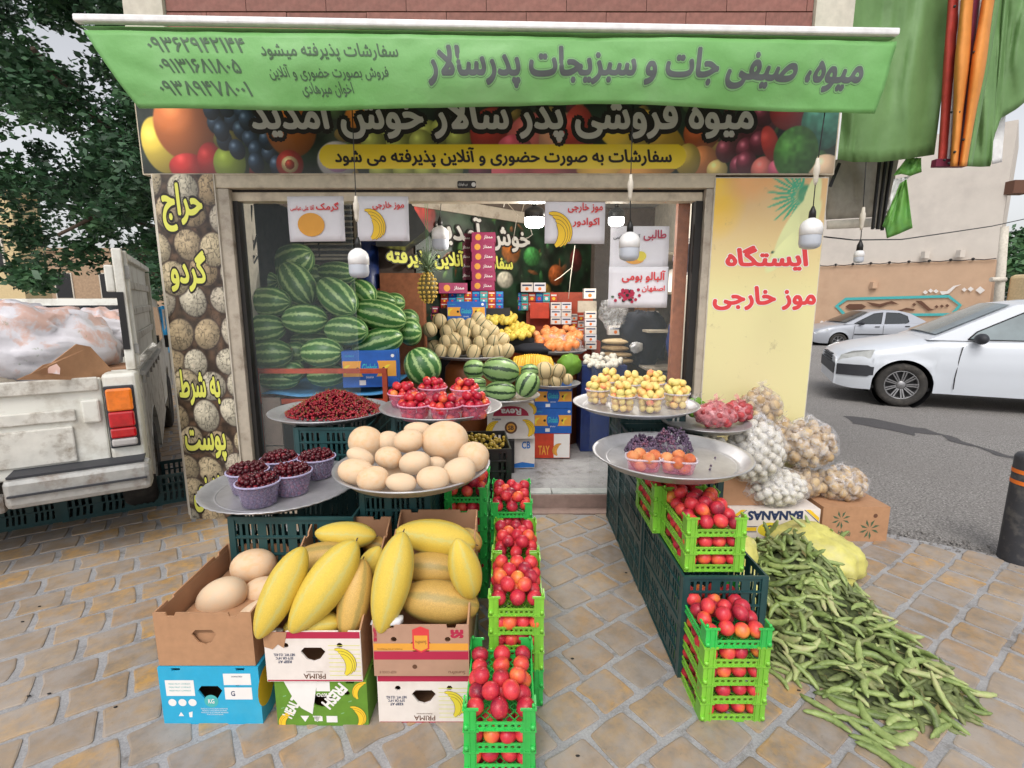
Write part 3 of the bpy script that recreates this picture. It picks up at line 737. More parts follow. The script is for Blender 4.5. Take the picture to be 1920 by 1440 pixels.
# ---------------------------------------------------------------- walnut board at the corner
wal = thing('walnut_sign', 'tall printed board of walnuts with yellow lettering at the shop corner', 'sign', (-2.15, FY - .02, 0))
tl, tr = atY(285, 330, FY - .03), atY(399, 330, FY - .03)
bl_, br_ = atY(356, 974, FY - .03), atY(440, 974, FY - .03)
ww, hh_ = tr.x - tl.x, 2.342
def paint_walnut(U, V):
    C = np.zeros(U.shape + (3,)) + cv(70, 54, 42); C *= (.5 + hashn(U, V, 30)[..., None])
    r = random.Random(3); pts = []
    for j in range(13):
        for i in range(3): pts.append((i * .19 - .02 + (.08 if j % 2 else 0) + r.uniform(-.025, .025), j * .19 + r.uniform(-.03, .03)))
    r.shuffle(pts)
    for (x, y) in pts:
        rx = r.uniform(.08, .105); ry = r.uniform(.092, .12); an = r.uniform(-30, 30)
        C = blob(C, U, V, x, y, rx * 1.08, ry * 1.06, an, (48, 36, 34), 0, 1, .1)
        C = blob(C, U, V, x, y, rx, ry, an, r.choice([(206, 190, 156), (190, 170, 136), (208, 200, 178), (182, 158, 122), (200, 190, 170)]), .1, .6, .1, tex=.18, k=r.random() * 9)
        v = hashn(U + .02 * y, V * .5, 70, x * 9); q = np.hypot((U - x) / rx, (V - y) / ry); C = np.where(((np.abs(v - .5) < .05) & (q < .95))[..., None], C * .66, C)
    v = hashn(U * 2, V, 30, 9); return np.where((np.abs(v - .5) < .03)[..., None], C * .7, C)
painted('board_sheet', (tl.x, FY - .032, .002), X_, Z_, ww, hh_, .005, paint_walnut, wal)
mb = MB(); mb.box(tl.x - .006, tr.x + .006, FY - .03, FY + .028, 0, hh_ + .004); mb.build('board', TX['stone'], wal)
for s, a, b in (('حراج', (300, 345), (383, 432)), ('گردو', (316, 472), (390, 545)), ('به شرط', (333, 695), (415, 758)), ('پوست', (346, 808), (426, 862)), ('کاغذی', (360, 893), (432, 958))):
    front_text('lettering', wal, s, a, b, FY - .032, TX['ink_lime'], .035, .001, outline=(TX['ink_black'], .06))

# ---------------------------------------------------------------- yellow banana station panel
stn = thing('station_sign', 'tall yellow panel with red lettering and faded bananas beside the shop door', 'sign', (1.7, FY - .02, 0))
sx0, sx1 = atY(1343, 334, FY - .03).x, atY(1553, 334, FY - .03).x
def paint_station(U, V):
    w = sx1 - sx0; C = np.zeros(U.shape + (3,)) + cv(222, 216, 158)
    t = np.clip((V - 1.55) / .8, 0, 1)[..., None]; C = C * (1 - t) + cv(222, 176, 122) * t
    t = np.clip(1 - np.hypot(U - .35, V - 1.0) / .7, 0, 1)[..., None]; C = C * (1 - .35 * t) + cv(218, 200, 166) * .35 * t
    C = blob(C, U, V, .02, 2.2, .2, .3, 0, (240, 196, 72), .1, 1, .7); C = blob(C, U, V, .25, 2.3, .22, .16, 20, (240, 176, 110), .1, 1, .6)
    C = blob(C, U, V, .58, 2.2, .06, .07, 0, (60, 150, 110), 0, 1, .3)
    for k in range(16):                              # pineapple leaves
        a = math.radians(92 + k * 12); L = .17 + .04 * (k % 2)
        C = blob(C, U, V, .56 + (.03 + L * .5) * math.cos(a), 2.2 + (.03 + L * .5) * math.sin(a), L * .5, .009, math.degrees(a), (60, 170, 130), 0, 1, .2)
    for (x, y, a, l) in ((.52, 2.0, 62, .22), (.6, 1.96, 70, .24), (.49, 1.86, 50, .2), (.62, 2.14, 80, .2)):
        C = blob(C, U, V, x, y, l, .055, a, (222, 228, 168), .06, .95, .12)
    for (x, y) in ((.4, 1.84), (.44, 1.79)): C = blob(C, U, V, x, y, .012, .012, 0, (40, 90, 70), 0, 1, .2)
    return C
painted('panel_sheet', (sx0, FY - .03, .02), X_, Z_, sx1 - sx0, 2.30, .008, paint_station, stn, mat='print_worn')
mb = MB(); mb.box(sx0 - .006, sx1 + .006, FY - .028, FY + .028, .01, 2.326); mb.build('panel', TX['stone'], stn)
front_text('lettering', stn, 'ایستگاه', (1364, 462), (1512, 506), FY - .03, TX['ink_red'], .045, .0012, shear=-.12, outline=(TX['ink_white'], .03))
front_text('lettering', stn, 'موز خارجی', (1340, 538), (1526, 580), FY - .03, TX['ink_red'], .045, .0012, shear=-.12, outline=(TX['ink_white'], .03))

# ---------------------------------------------------------------- papers taped to the glass
def paper(name, label, tlp, brp, Y, lines, pic, tilt=0):
    a, b = atY(*tlp, Y), atY(*brp, Y); t = thing(name, label, 'paper sign', ((a.x + b.x) / 2, Y, (a.z + b.z) / 2), 'printed paper signs taped to the shop glass')
    w, h = b.x - a.x, a.z - b.z
    def f(u, v): return (a.x + u * w, Y - .004 * math.sin(u * 3 + v) - .003 * math.sin(v * 4), b.z + v * h + tilt * (u - .5))
    o = grid_mb(f, 8, 6).build('sheet', TX['paper'], t, solid=.0006)
    for s, x0, y0, x1, y1, mt_ in lines:
        m_ = MB(); text(m_, s, (a.x + (x0 + x1) / 2 * w, Y - .012, a.z - (y0 + y1) / 2 * h), X_, Z_, (x1 - x0) * w, (y1 - y0) * h, .0, .03); m_.build('lettering', TX[mt_], t)
    m_ = MB(); mats = [TX['ink_banana'], TX['ink_gold'], TX['ink_black'], TX['ink_crimson'], TX['ink_green']]
    def P(x, y, k=0): return (a.x + x * w, Y - .0125 - k * .0008, a.z - y * h)
    if pic[0] == 'melon': m_.disc(P(pic[1], pic[2]), pic[3] * w, 24, 1, 'y', pic[3] * w * .85)
    if pic[0] == 'slice':
        m_.disc(P(pic[1], pic[2]), pic[3] * w, 24, 1, 'y', pic[3] * w * .5); m_.disc(P(pic[1] + .1, pic[2] - .08, 1), pic[3] * w * .6, 24, 0, 'y', pic[3] * w * .5)
    if pic[0] == 'bananas':
        bananas(t, P(pic[1], pic[2])[0], P(pic[1], pic[2])[2], .34 * w, Y - .0135, 'ink_yellow', -1, 4)
        flat(t, 'picture_stalk', 'ink_brown', [P(pic[1] + .0, pic[2] - .3)[::2], P(pic[1] + .06, pic[2] - .3)[::2], P(pic[1] + .08, pic[2] - .12)[::2], P(pic[1] - .0, pic[2] - .12)[::2]], Y - .0132)
    if pic[0] == 'cherries':
        rr_ = random.Random(2)
        for k in range(46):
            an = rr_.uniform(0, 2 * PI); q = math.sqrt(rr_.random()) * .13
            m_.disc(P(pic[1] + q * math.cos(an), pic[2] + q * math.sin(an) * 1.2, k * .05), .012 * rr_.uniform(.7, 1.1), 10, rr_.choice([3, 3, 3, 2]), 'y')
        for (x, y) in ((-.18, .14), (.16, .12), (.22, .02), (.2, -.12), (.1, .17)): m_.disc(P(pic[1] + x, pic[2] + y), .011, 10, 3, 'y')
        m_.disc(P(pic[1] - .23, pic[2] + .05), .011, 8, 4, 'y', .008)
    if m_.v: m_.build('picture', mats, t)
GY = FY + .022
paper('paper_sign', 'white paper printed with one round beige melon, leftmost in the window', (538, 368), (648, 453), GY, [('گرمک', .52, .14, .92, .34, 'ink_red'), ('آقا علی عباسی', .06, .2, .48, .33, 'ink_red')], ('melon', .41, .63, .24), .004)
paper('paper_sign', 'white paper with red heading and bananas, just right of the round melon paper', (667, 368), (768, 452), GY - .01, [('موز خارجی', .32, .12, .92, .3, 'ink_red')], ('bananas', .3, .6))
paper('paper_sign', 'white paper with two red words beside bananas, near the lit bulb', (1022, 374), (1133, 457), GY + .02, [('موز خارجی', .38, .08, .95, .3, 'ink_red'), ('اکوادور', .46, .42, .9, .62, 'ink_red')], ('bananas', .2, .65), -.003)
paper('paper_sign', 'pale paper with cut melon picture hanging behind the right glass', (1145, 424), (1252, 500), FY + .115, [('طالبی', .56, .1, .94, .36, 'ink_crimson'), ('آقا علی عباسی', .05, .2, .5, .34, 'ink_grey')], ('slice', .42, .82, .16))
paper('paper_sign', 'white paper with a heap of red sour cherries, lowest paper on the right glass', (1142, 500), (1250, 577), FY + .075, [('آلبالو بومی', .22, .1, .94, .38, 'ink_red'), ('اصفهان', .56, .46, .94, .62, 'ink_red')], ('cherries', .3, .68))

# ================================================================ AWNING
aw = thing('green_awning', 'bright green drop awning with grey lettering stretched over the shop front', 'awning', (0, 2.75, 2.9))
aL, aR = atZ(150, 44, 2.9), atZ(1680, 66, 2.9)
def awn(u, v, off=0.):         # u 0..1 left to right, v 0..1 top to bottom
    top = aL.lerp(aR, u); top = top + Vector((.012 + (-.004) * u, 0, -.03))
    x = top.x + (.2 * (1 - u) ** 3 - .05 * u ** 3) * v
    sag = -.012 * math.sin(u * 3.1) * 0
    drop = .34 + .004 * math.sin(u * 5 + 1) - .05 * (abs(u - .62) < .5) * math.exp(-((u - .62) / .25) ** 2) * .9
    y = top.y + .04 * v - .02 * math.sin(PI * v) + .010 * math.sin(u * 21 + v * 3) * v + .010 * nz(u * 9, v * 2.4, 1) + .03 * v * v * math.sin(u * 3) + .015 * nz(u * 3, v, 5) - off
    wr = .006 * nz(u * 30, v * 5, 3); return (x, y + wr, top.z - drop * v + sag)
mg = NT('green_awning_cloth'); n1 = mg.noise(2.2, 5, .6); mg.bump(mg.noise(9, 4, .6), .25, .02)
c_ = mg.ramp(n1, [(.3, S(104, 164, 88)), (.55, S(120, 178, 106)), (.75, S(138, 192, 126))])
c_ = mg.mix(mg.ramp(mg.noise(1.1, 6, .7), [(.5, 0), (.8, .35)]), c_, S(110, 150, 96))
TX['awning'] = mg.set(c_, .5, 0, Specular_IOR_Level=.4)
grid_mb(lambda u, v: awn(u, v), 180, 14).build('valance', TX['awning'], aw, solid=.002)
mb = MB(); mb.bar(aL + Vector((-.02, 0, .02)), aR + Vector((.005, 0, .01)), .045, .034); mb.build('front_bar', TX['white_paint'], aw, bevel=.008)
# sloping roof cloth and folding arms behind the valance
def roofc(u, v): a = aL.lerp(aR, u); return (a.x * (1 - v * .03), a.y + (FY - .03 - a.y) * v, a.z - .01 + .12 * v - .03 * math.sin(PI * v))
grid_mb(roofc, 30, 6).build('roof_cloth', TX['awning'], aw, solid=.002)
mb = MB()
for x in (-1.3, 1.3): mb.bar((x, 2.86, 2.72), (x * 1.02, FY - .04, 2.8), .03); 
mb.build('folding_arm', TX['white_paint'], aw)
def awtext(s, tlp, brp, bold, mat, off, sh=0, ol=None):
    # place by photo pixels on the valance: solve u, v roughly from the flat plane
    def uv(px, py):
        best = None
        for k in range(60):
            u = k / 59; p0, p1 = awn(u, 0), awn(u, 1)
            for v in (0, 1):
                pass
            d0 = depth(p0); d1 = depth(p1)
            x0 = 960 + p0[0] / d0 * FPX; x1 = 960 + p1[0] / d1 * FPX
            y0 = 720 - ((p0[2] - CAM_H) * cT + p0[1] * sT) / d0 * FPX; y1 = 720 - ((p1[2] - CAM_H) * cT + p1[1] * sT) / d1 * FPX
            v = (py - y0) / (y1 - y0); x = x0 + (x1 - x0) * v
            if best is None or abs(x - px) < best[0]: best = (abs(x - px), u, v)
        return best[1], best[2]
    (u0, v0), (u1, v1) = uv(*tlp), uv(*brp)
    Lw = (aR - aL).length
    def f(x, y, o):
        w = (u1 - u0) * Lw; h = (v1 - v0) * .352
        return awn((u0 + u1) / 2 + x / Lw, (v0 + v1) / 2 - y / .352, o)
    if ol:
        m_ = MB(); text(m_, s, (0, 0, 0), X_, Z_, (u1 - u0) * Lw, (v1 - v0) * .352, .0025, bold + .045, sh, fn=f, ref=bold); m_.build('lettering_edge', TX['ink_green'], aw)
        m_ = MB(); text(m_, s, (0, 0, 0), X_, Z_, (u1 - u0) * Lw, (v1 - v0) * .352, .0035, bold + .036, sh, fn=f, ref=bold); m_.build('lettering_halo', TX['ink_palegreen'], aw)
    m_ = MB(); text(m_, s, (0, 0, 0), X_, Z_, (u1 - u0) * Lw, (v1 - v0) * .352, off, bold, sh, fn=f); m_.build('lettering', TX[mat], aw)
awtext('میوه، صیفی جات و سبزیجات پدرسالار', (806, 88), (1602, 178), .04, 'ink_grey', .005, ol=True)
awtext('سفارشات پذیرفته میشود', (484, 82), (740, 118), .018, 'ink_green', .004)
awtext('فروش بصورت حضوری و آنلاین', (497, 124), (737, 152), .016, 'ink_green', .004)
awtext('اخوان میرهادی', (565, 156), (672, 182), .016, 'ink_green', .004)
for s, a, b in (('۰۹۳۶۲۹۴۲۱۴۴', (278, 70), (466, 102)), ('۰۹۱۳۱۶۸۱۸۰۵', (290, 112), (468, 140)), ('۰۹۳۸۹۴۷۸۰۰۱', (300, 152), (477, 182))): awtext(s, a, b, .022, 'ink_green', .004)

# ---------------------------------------------------------------- hanging lamps
def bulb(name, label, top, Y, con, bot, w, h, lit=False, cap=True):
    """cord from pixel top to lamp; con = connector centre pixel or None; bot = lamp bottom pixel; w, h lamp size in px"""
    b = atY(*bot, Y); k = m_per_px(b); w *= k; h *= k
    t = thing(name, label, 'bulb', b, 'light bulbs hanging at the shop front')
    T = atY(*top, Y); pts = [T]
    if con: pts.append(atY(*con, Y))
    neck = b + Vector((0, 0, h)); pts.append(neck + Vector((0, 0, .045)))
    full = []
    for a, c in zip(pts, pts[1:]): full += [a.lerp(c, q / 3) for q in range(3)]
    MB().tube(full + [pts[-1]], .0028, 6).build('cord', TX['cable'], t)
    if con:
        c = atY(*con, Y); MB().lathe([(0, .07), (.008, .07), (.011, .04), (.016, .03), (.017, -.005), (.013, -.015), (.012, -.05), (.005, -.07), (0, -.07)], 14, c).build('plug_connector', TX['stone'], t)
    MB().lathe([(0, .05), (.006, .05), (.012, .035), (.018, .02), (.019, -.012), (0, -.012)], 16, neck).build('lamp_socket', TX['cable'], t)
    r = w / 2
    MB().lathe([(.012, h), (.016, h * .93), (r * .42, h * .9), (r * .72, h * .84), (r * .93, h * .75), (r, h * .64), (r, h * .42), (r * .96, h * .415)], 28, b).build('lamp_housing', TX['black' if lit else 'white_paint'], t)
    MB().lathe([(r * .96, h * .43), (r * .97, h * .17), (r * .86, h * .06), (r * .5, 0.005 * 0), (0, -.002)], 28, b).build('lamp_diffuser', TX['lamp_on'] if lit else TX['lamp_off'], t)
    return t
mo = NT('lamp_diffuser_lit'); TX['lamp_on'] = mo.set(S(255, 255, 250), .3, 0, Emission_Color=(1, .98, .93, 1), Emission_Strength=9.)
TX['lamp_off'] = simple('lamp_diffuser', S(190, 196, 206), .35, var=.02)
bulb('hanging_bulb', 'unlit white bulb in front of the window between two paper signs', (660, 198), 2.95, (668, 392), (674, 521), 38, 58)
bulb('hanging_bulb', 'small unlit bulb hanging above the pineapple in the doorway', (828, 372), 3.75, None, (826, 470), 32, 48)
bulb('hanging_bulb', 'lit round bulb glowing beside the banana paper', (1000, 372), 4.0, None, (1002, 427), 38, 42, True)
bulb('hanging_bulb', 'lit bulb glowing deep inside behind the right glass', (1157, 380), 4.8, None, (1155, 424), 30, 36, True)
bulb('hanging_bulb', 'unlit white bulb in front of the melon paper on the right glass', (1187, 196), 2.95, (1182, 352), (1179, 489), 38, 56)
bulb('hanging_bulb', 'unlit white bulb hanging before the yellow panel', (1548, 200), 2.9, (1531, 322), (1517, 467), 39, 60)
t_ = bulb('hanging_bulb', 'small bare unlit bulb hanging from the torn side canopy', (1624, 304), 3.3, (1617, 410), (1609, 493), 17, 26)
for (p, Y, e) in (((1002, 440), 3.98, 34), ((1155, 436), 4.78, 26)):
    L = bpy.data.lights.new('bulb_light', 'POINT'); L.energy = e; L.color = (1, .96, .88); L.shadow_soft_size = .05
    o = bpy.data.objects.new('bulb_light', L); COL.objects.link(o); o.location = atY(*p, Y)

# ================================================================ SIDE CANOPY (green cloth, folded stripes)
mg = NT('olive_canvas'); n1 = mg.noise(1.6, 5, .6); mg.bump(mg.noise(4, 4, .6), .3, .03)
TX['olive'] = mg.set(mg.ramp(n1, [(.3, S(88, 124, 70)), (.6, S(112, 150, 92)), (.8, S(136, 170, 116))]), .6, 0)
can = thing('side_canopy', 'drooping olive green canvas canopy along the side of the shop', 'canopy', (2.5, 3.5, 2.5))
def sheet(name, mat, parent, top, bot, Y0, Y1, nu=24, nv=16, wr=.03, fr=5):
    """cloth between an upper and a lower pixel outline, at depth Y0 (left) to Y1 (right)"""
    def ev(L, u):
        q = u * (len(L) - 1); i = min(int(q), len(L) - 2); f = q - i
        return (L[i][0] + (L[i + 1][0] - L[i][0]) * f, L[i][1] + (L[i + 1][1] - L[i][1]) * f)
    def f(u, v):
        a, b = ev(top, u), ev(bot, u)
        return atY(a[0] + (b[0] - a[0]) * v, a[1] + (b[1] - a[1]) * v, Y0 + (Y1 - Y0) * u + wr * nz(u * fr, v * 2, 2) + wr * .4 * nz(u * fr * 3, v * 5, 7))
    return grid_mb(f, nu, nv).build(name, mat, parent, solid=.003)
sheet('canvas', TX['olive'], can, [(1588, -90), (1700, -90), (1800, -90)], [(1566, 298), (1600, 304), (1650, 304), (1700, 298), (1752, 290)], 3.45, 3.5, wr=.07)
sheet('canvas', TX['olive'], can, [(1845, -90), (1900, -90), (1990, -90)], [(1815, 312), (1838, 313), (1858, 312), (1862, 262), (1876, 222), (1905, 205), (1935, 180), (1960, 160)], 3.62, 3.75, 40, 20, wr=.07)
sheet('canvas_lining', TX['white_paint'], can, [(1856, 245), (1885, 215)], [(1860, 308), (1878, 304)], 3.8, 3.82, 8, 8, wr=.01)
mb = MB(); a = atY(1585, -60, 3.42); b = atY(1586, 58, 3.42); mb.bar(a, b, .02); a = atY(1574, 200, 3.42); b = atY(1564, 300, 3.42); mb.bar(a, b, .025); mb.build('canopy_rail', TX['white_paint'], can)
TX['cloth_orange'] = simple('orange_awning_cloth', S(216, 140, 62), .7, var=.08); TX['cloth_red'] = simple('red_awning_cloth', S(186, 66, 56), .7, var=.15); TX['cloth_purple'] = simple('maroon_awning_cloth', S(110, 34, 60), .7)
fold = thing('folded_awning', 'bundle of folded orange, red and white awning strips hanging beside the green canvas', 'awning', (2.9, 3.45, 2.6))
for (x0, x1, b0, b1, mt_, Y, w) in ((1786, 1796, 1762, 1772, 'white_paint', 3.5, 0), (1782, 1806, 1758, 1776, 'cloth_red', 3.44, .03), (1800, 1812, 1774, 1782, 'white_paint', 3.42, 0), (1806, 1830, 1782, 1796, 'cloth_orange', 3.37, .05),
        (1822, 1836, 1786, 1794, 'white_paint', 3.42, 0), (1828, 1844, 1788, 1798, 'cloth_purple', 3.4, .02), (1842, 1856, 1794, 1806, 'white_paint', 3.42, 0), (1850, 1874, 1798, 1812, 'cloth_orange', 3.36, .05), (1872, 1884, 1810, 1822, 'olive', 3.43, .02)):
    def f(u, v, x0=x0, x1=x1, b0=b0, b1=b1, Y=Y, w=w):
        bulge = 1 + (.45 if w >= .05 else .1) * math.exp(-((v - .5) / .18) ** 2)
        cx = (x0 + x1) / 2 + ((b0 + b1) / 2 - (x0 + x1) / 2) * v; hw = ((x1 - x0) + ((b1 - b0) - (x1 - x0)) * v) / 2 * bulge
        return atY(cx + hw * math.cos(PI * (1 - u)), -60 + (v * 372), Y - (.02 + w) * math.sin(PI * u) * bulge + .008 * nz(v * 9, u * 3, x0))
    grid_mb(f, 10, 40).build('folded_strip', TX[mt_], fold, solid=.002)
mb = MB()
for (x, y) in ((1771, 300), (1779, 306), (1790, 285), (1798, 210), (1784, 210), (1806, 262), (1826, 98), (1790, 12)): mb.sphere(atY(x, y, 3.3), .008, 8, 6)
mb.build('rivet', TX['black'], fold)
for (x, y, n_) in ((1780, 304, 0),):
    m_ = MB(); p = atY(x, y, 3.4); m_.box(p.x - .1, p.x + .1, 3.38, 3.42, p.z - .03, p.z + .015); m_.build('fabric_end', TX['cloth_purple'], fold)
inner = thing('inner_canopy', 'dusty beige inner canopy with dark folding struts below the green canvas', 'canopy', (2.2, 3.7, 2.2))
TX['beige_cloth'] = simple('beige_cloth', S(166, 160, 148), .8, dirt=S(120, 112, 100), dscale=3)
sheet('canopy_cloth', TX['beige_cloth'], inner, [(1550, 290), (1600, 290), (1650, 290)], [(1548, 412), (1600, 409), (1640, 407)], 3.8, 3.9, 12, 8, wr=.05)
sheet('canopy_front_rail', TX['stone'], inner, [(1550, 414), (1600, 411), (1640, 409)], [(1550, 430), (1600, 428), (1640, 425)], 3.78, 3.88, 4, 2, wr=0)
for (xa, ya, xb, yb) in ((1649, 302, 1636, 430), (1661, 300, 1645, 430), (1672, 299, 1654, 432), (1574, 306, 1556, 350)): MB().bar(atY(xa, ya, 3.7), atY(xb, yb, 3.7), .012, .02).build('strut', TX['black'], inner)
for (xa, ya, xb, yb) in ((1655, 302, 1640, 428), (1667, 300, 1650, 430), (1680, 299, 1660, 400)): MB().bar(atY(xa, ya, 3.72), atY(xb, yb, 3.72), .03, .012).build('strut_cover', TX['beige_cloth'], inner)
rag = thing('torn_green_cloth', 'torn strip of green canopy cloth dangling with scalloped edge below the canvas', 'cloth', (2.75, 3.55, 2.2))
TX['rag'] = simple('torn_cloth', S(98, 156, 66), .6, var=.2, scale=7, dirt=S(80, 140, 110))
sheet('cloth_strip', TX['rag'], rag, [(1700, 296), (1727, 296)], [(1674, 330), (1690, 326), (1706, 330), (1728, 322)], 3.55, 3.55, 16, 8, wr=.03)
sheet('cloth_strip', TX['rag'], rag, [(1688, 344), (1700, 336)], [(1654, 424), (1660, 428), (1663, 447), (1686, 438), (1711, 427)], 3.56, 3.5, 16, 12, wr=.04)
sheet('cloth_lining', TX['white_paint'], rag, [(1676, 336), (1708, 330)], [(1662, 396), (1672, 392), (1688, 378), (1692, 342)], 3.58, 3.56, 12, 10, wr=.03)
# thin overhead wire
mb = MB(); P3 = [atY(1545, 444, 4.2), atY(1600, 450, 4.6), atY(1690, 449, 5.2), atY(1780, 436, 5.8), atY(1860, 424, 6.4), atY(1960, 402, 7)]
mb.tube(P3, .006, 5); mb.build('overhead_wire', TX['cable'], label='thin black wire sagging across the street in front of the far wall', cat='wire')

# ================================================================ STREET ON THE RIGHT
far = thing('mural_building', 'long plain building with grey upper wall and orange painted base with mural', 'building', (14, 19, 0))
def ff(px, py, d=0.):                    # facade line from (10,24) to (16.2,17)
    # plane through (x,y): y = 17 + (16.2 - x) * 1.03
    r = ray(px, py); t = (17 + 16.2 * 1.03 - d) / (r[1] + 1.03 * r[0]); return Vector((r[0] * t, r[1] * t, CAM_H + r[2] * t))
TX['far_top'] = simple('grey_render', S(206, 198, 188), .85, var=.05, scale=2, dirt=S(160, 152, 146), dscale=.6, bump=.1, bscale=9)
TX['far_base'] = simple('orange_render', S(196, 164, 136), .85, var=.06, scale=2, dirt=S(170, 132, 106), dscale=.8)
mb = MB()
def strip(p, q, zz, mat, name, dz=0):
    m_ = MB(); a, b = p, q
    m_.hexa([(a.x, a.y, zz[0]), (b.x, b.y, zz[0]), (b.x + 3, b.y + 3, zz[0]), (a.x + 3, a.y + 3, zz[0]), (a.x, a.y, zz[1]), (b.x, b.y, zz[1]), (b.x + 3, b.y + 3, zz[1]), (a.x + 3, a.y + 3, zz[1])]); return m_.build(name, mat, far)
pa, pb = ff(1400, 505), ff(1868, 488)
zt = 2.85
strip(Vector((pa.x, pa.y, 0)), Vector((pb.x, pb.y, 0)), (-.05, zt), TX['far_base'], 'painted_base')
strip(Vector((pa.x, pa.y, 0)) + Vector((.06, .06, 0)), Vector((pb.x, pb.y, 0)) + Vector((.06, .06, 0)), (zt, 7.2), TX['far_top'], 'upper_wall')
mb = MB()
for i in range(14):
    a = pa.lerp(pb, i / 14); b = pa.lerp(pb, (i + 1) / 14); dv = Vector((-.05, -.05, 0))
    mb.tube([Vector((a.x, a.y, zt + .03)) + dv, Vector(((a.x + b.x) / 2, (a.y + b.y) / 2, zt - .0)) + dv, Vector((b.x, b.y, zt + .03)) + dv], .015, 5); mb.sphere(Vector((a.x, a.y, zt + .04)) + dv, .05, 8, 6)
mb.build('sagging_cable', TX['black'], far)
q = ff(1890, 352); mb = MB(); mb.obox((q.x + .3, q.y, q.z), (.3, .2, .2)); mb.build('wall_bracket', TX['ink_brown'], far)
def mural(pts, mat, name='mural_stroke', d=.08):
    m_ = MB(); V = [ff(x, y, d) for x, y in pts]; m_.add(V, [tuple(range(len(V)))]); m_.build(name, TX[mat], far)
def diamond(x, y, r, mat='ink_mural_white'): mural([(x - r, y), (x, y + r * .8), (x + r, y), (x, y - r * .8)], mat)
fr_o = [(1565, 574), (1585, 558), (1780, 553), (1804, 572), (1786, 592), (1584, 594)]; fr_i = [(1572, 574), (1588, 563), (1778, 558), (1797, 572), (1783, 587), (1587, 589)]
V = [ff(x, y, .07) for x, y in fr_o + fr_i]; MB().add(V, [(i, (i + 1) % 6, 6 + (i + 1) % 6, 6 + i) for i in range(6)]).build('mural_frame', TX['ink_teal'], far)
for (x, y, r) in ((1735, 548, 5), (1745, 545, 5), (1755, 546, 5), (1808, 543, 5), (1820, 542, 6), (1838, 544, 9), (1732, 1000, 1)):
    if y < 900: diamond(x, y, r)
for (x, y, r) in ((1756, 575, 4), (1766, 574, 4), (1776, 573, 4), (1714, 571, 4)): diamond(x, y, r, 'ink_brown')
for (x, y, r) in ((1541, 604, 4), (1549, 604, 4), (1557, 604, 4)): diamond(x, y, r)
mural([(1762, 546), (1775, 546), (1788, 536), (1803, 533), (1792, 538), (1780, 550), (1766, 553)], 'ink_mural_white')
mural([(1560, 608), (1575, 600), (1590, 597), (1580, 604), (1568, 612)], 'ink_mural_white')
mural([(1624, 566), (1650, 570), (1672, 564), (1686, 571), (1668, 569), (1650, 576), (1636, 573)], 'ink_brown')
mural([(1680, 583), (1700, 577), (1716, 580), (1712, 583), (1696, 582), (1684, 586)], 'ink_brown')
mural([(1716, 564), (1728, 564), (1744, 578), (1752, 581), (1740, 583), (1728, 573)], 'ink_brown')
mural([(1585, 575), (1592, 570), (1616, 570), (1624, 575), (1616, 580), (1592, 580)], 'ink_brown')
for (x, y) in ((1638, 535), (1735, 478), (1801, 476)):
    q = ff(x, y, .1); mb = MB(); mb.obox(q, (.09, .09, .12)); mb.build('wall_vent', TX['far_base'] if y > 500 else TX['far_top'], far)
# grey pipe stub beside the yellow panel, pole, tree, tan truck
pole = thing('utility_pole', 'leaning pale grey utility pole at the end of the mural wall', 'pole', ff(1868, 620, .6))
a, b = atY(1866, 640, 15.5), atY(1884, 425, 15.5); MB().tube([a, a.lerp(b, .5), b], [.14, .12, .1], 12).build('pole_shaft', TX['stone'], pole)
MB().tube([atY(1858, 524, 15.4), atY(1885, 524, 15.4)], .07, 8).build('pole_clamp', TX['stone'], pole)
bus = thing('tan_bus', 'tan coloured bus or van body showing behind the white car', 'bus', atY(1905, 640, 15))
TX['tan'] = simple('tan_paint', S(206, 188, 150), .5); p0 = atY(1884, 560, 17.2); 
MB().box(p0.x, p0.x + 5, 15, 17.2, .4, 2.35).build('bus_body', TX['tan'], bus, bevel=.12)
p0 = atY(1915, 540, 15) + Vector((2, 0, 0)); MB().box(p0.x - .1, p0.x + .1, 14.97, 15.02, 1.6, 2.2).build('bus_vent', TX['ink_brown'], bus)
for k in range(3): MB().box(p0.x + .6 + k * 1.2, p0.x + 1.6 + k * 1.2, 14.97, 15.02, 1.4, 2.1).build('bus_window', TX['black'], bus)
for k in range(2): MB().lathe([(0, 14.95), (.4, 14.95), (.45, 15), (.45, 15.2)], 20, (p0.x + .5 + k * 3, 0, .43), axis='y').build('bus_wheel', TX['rubber'], bus)

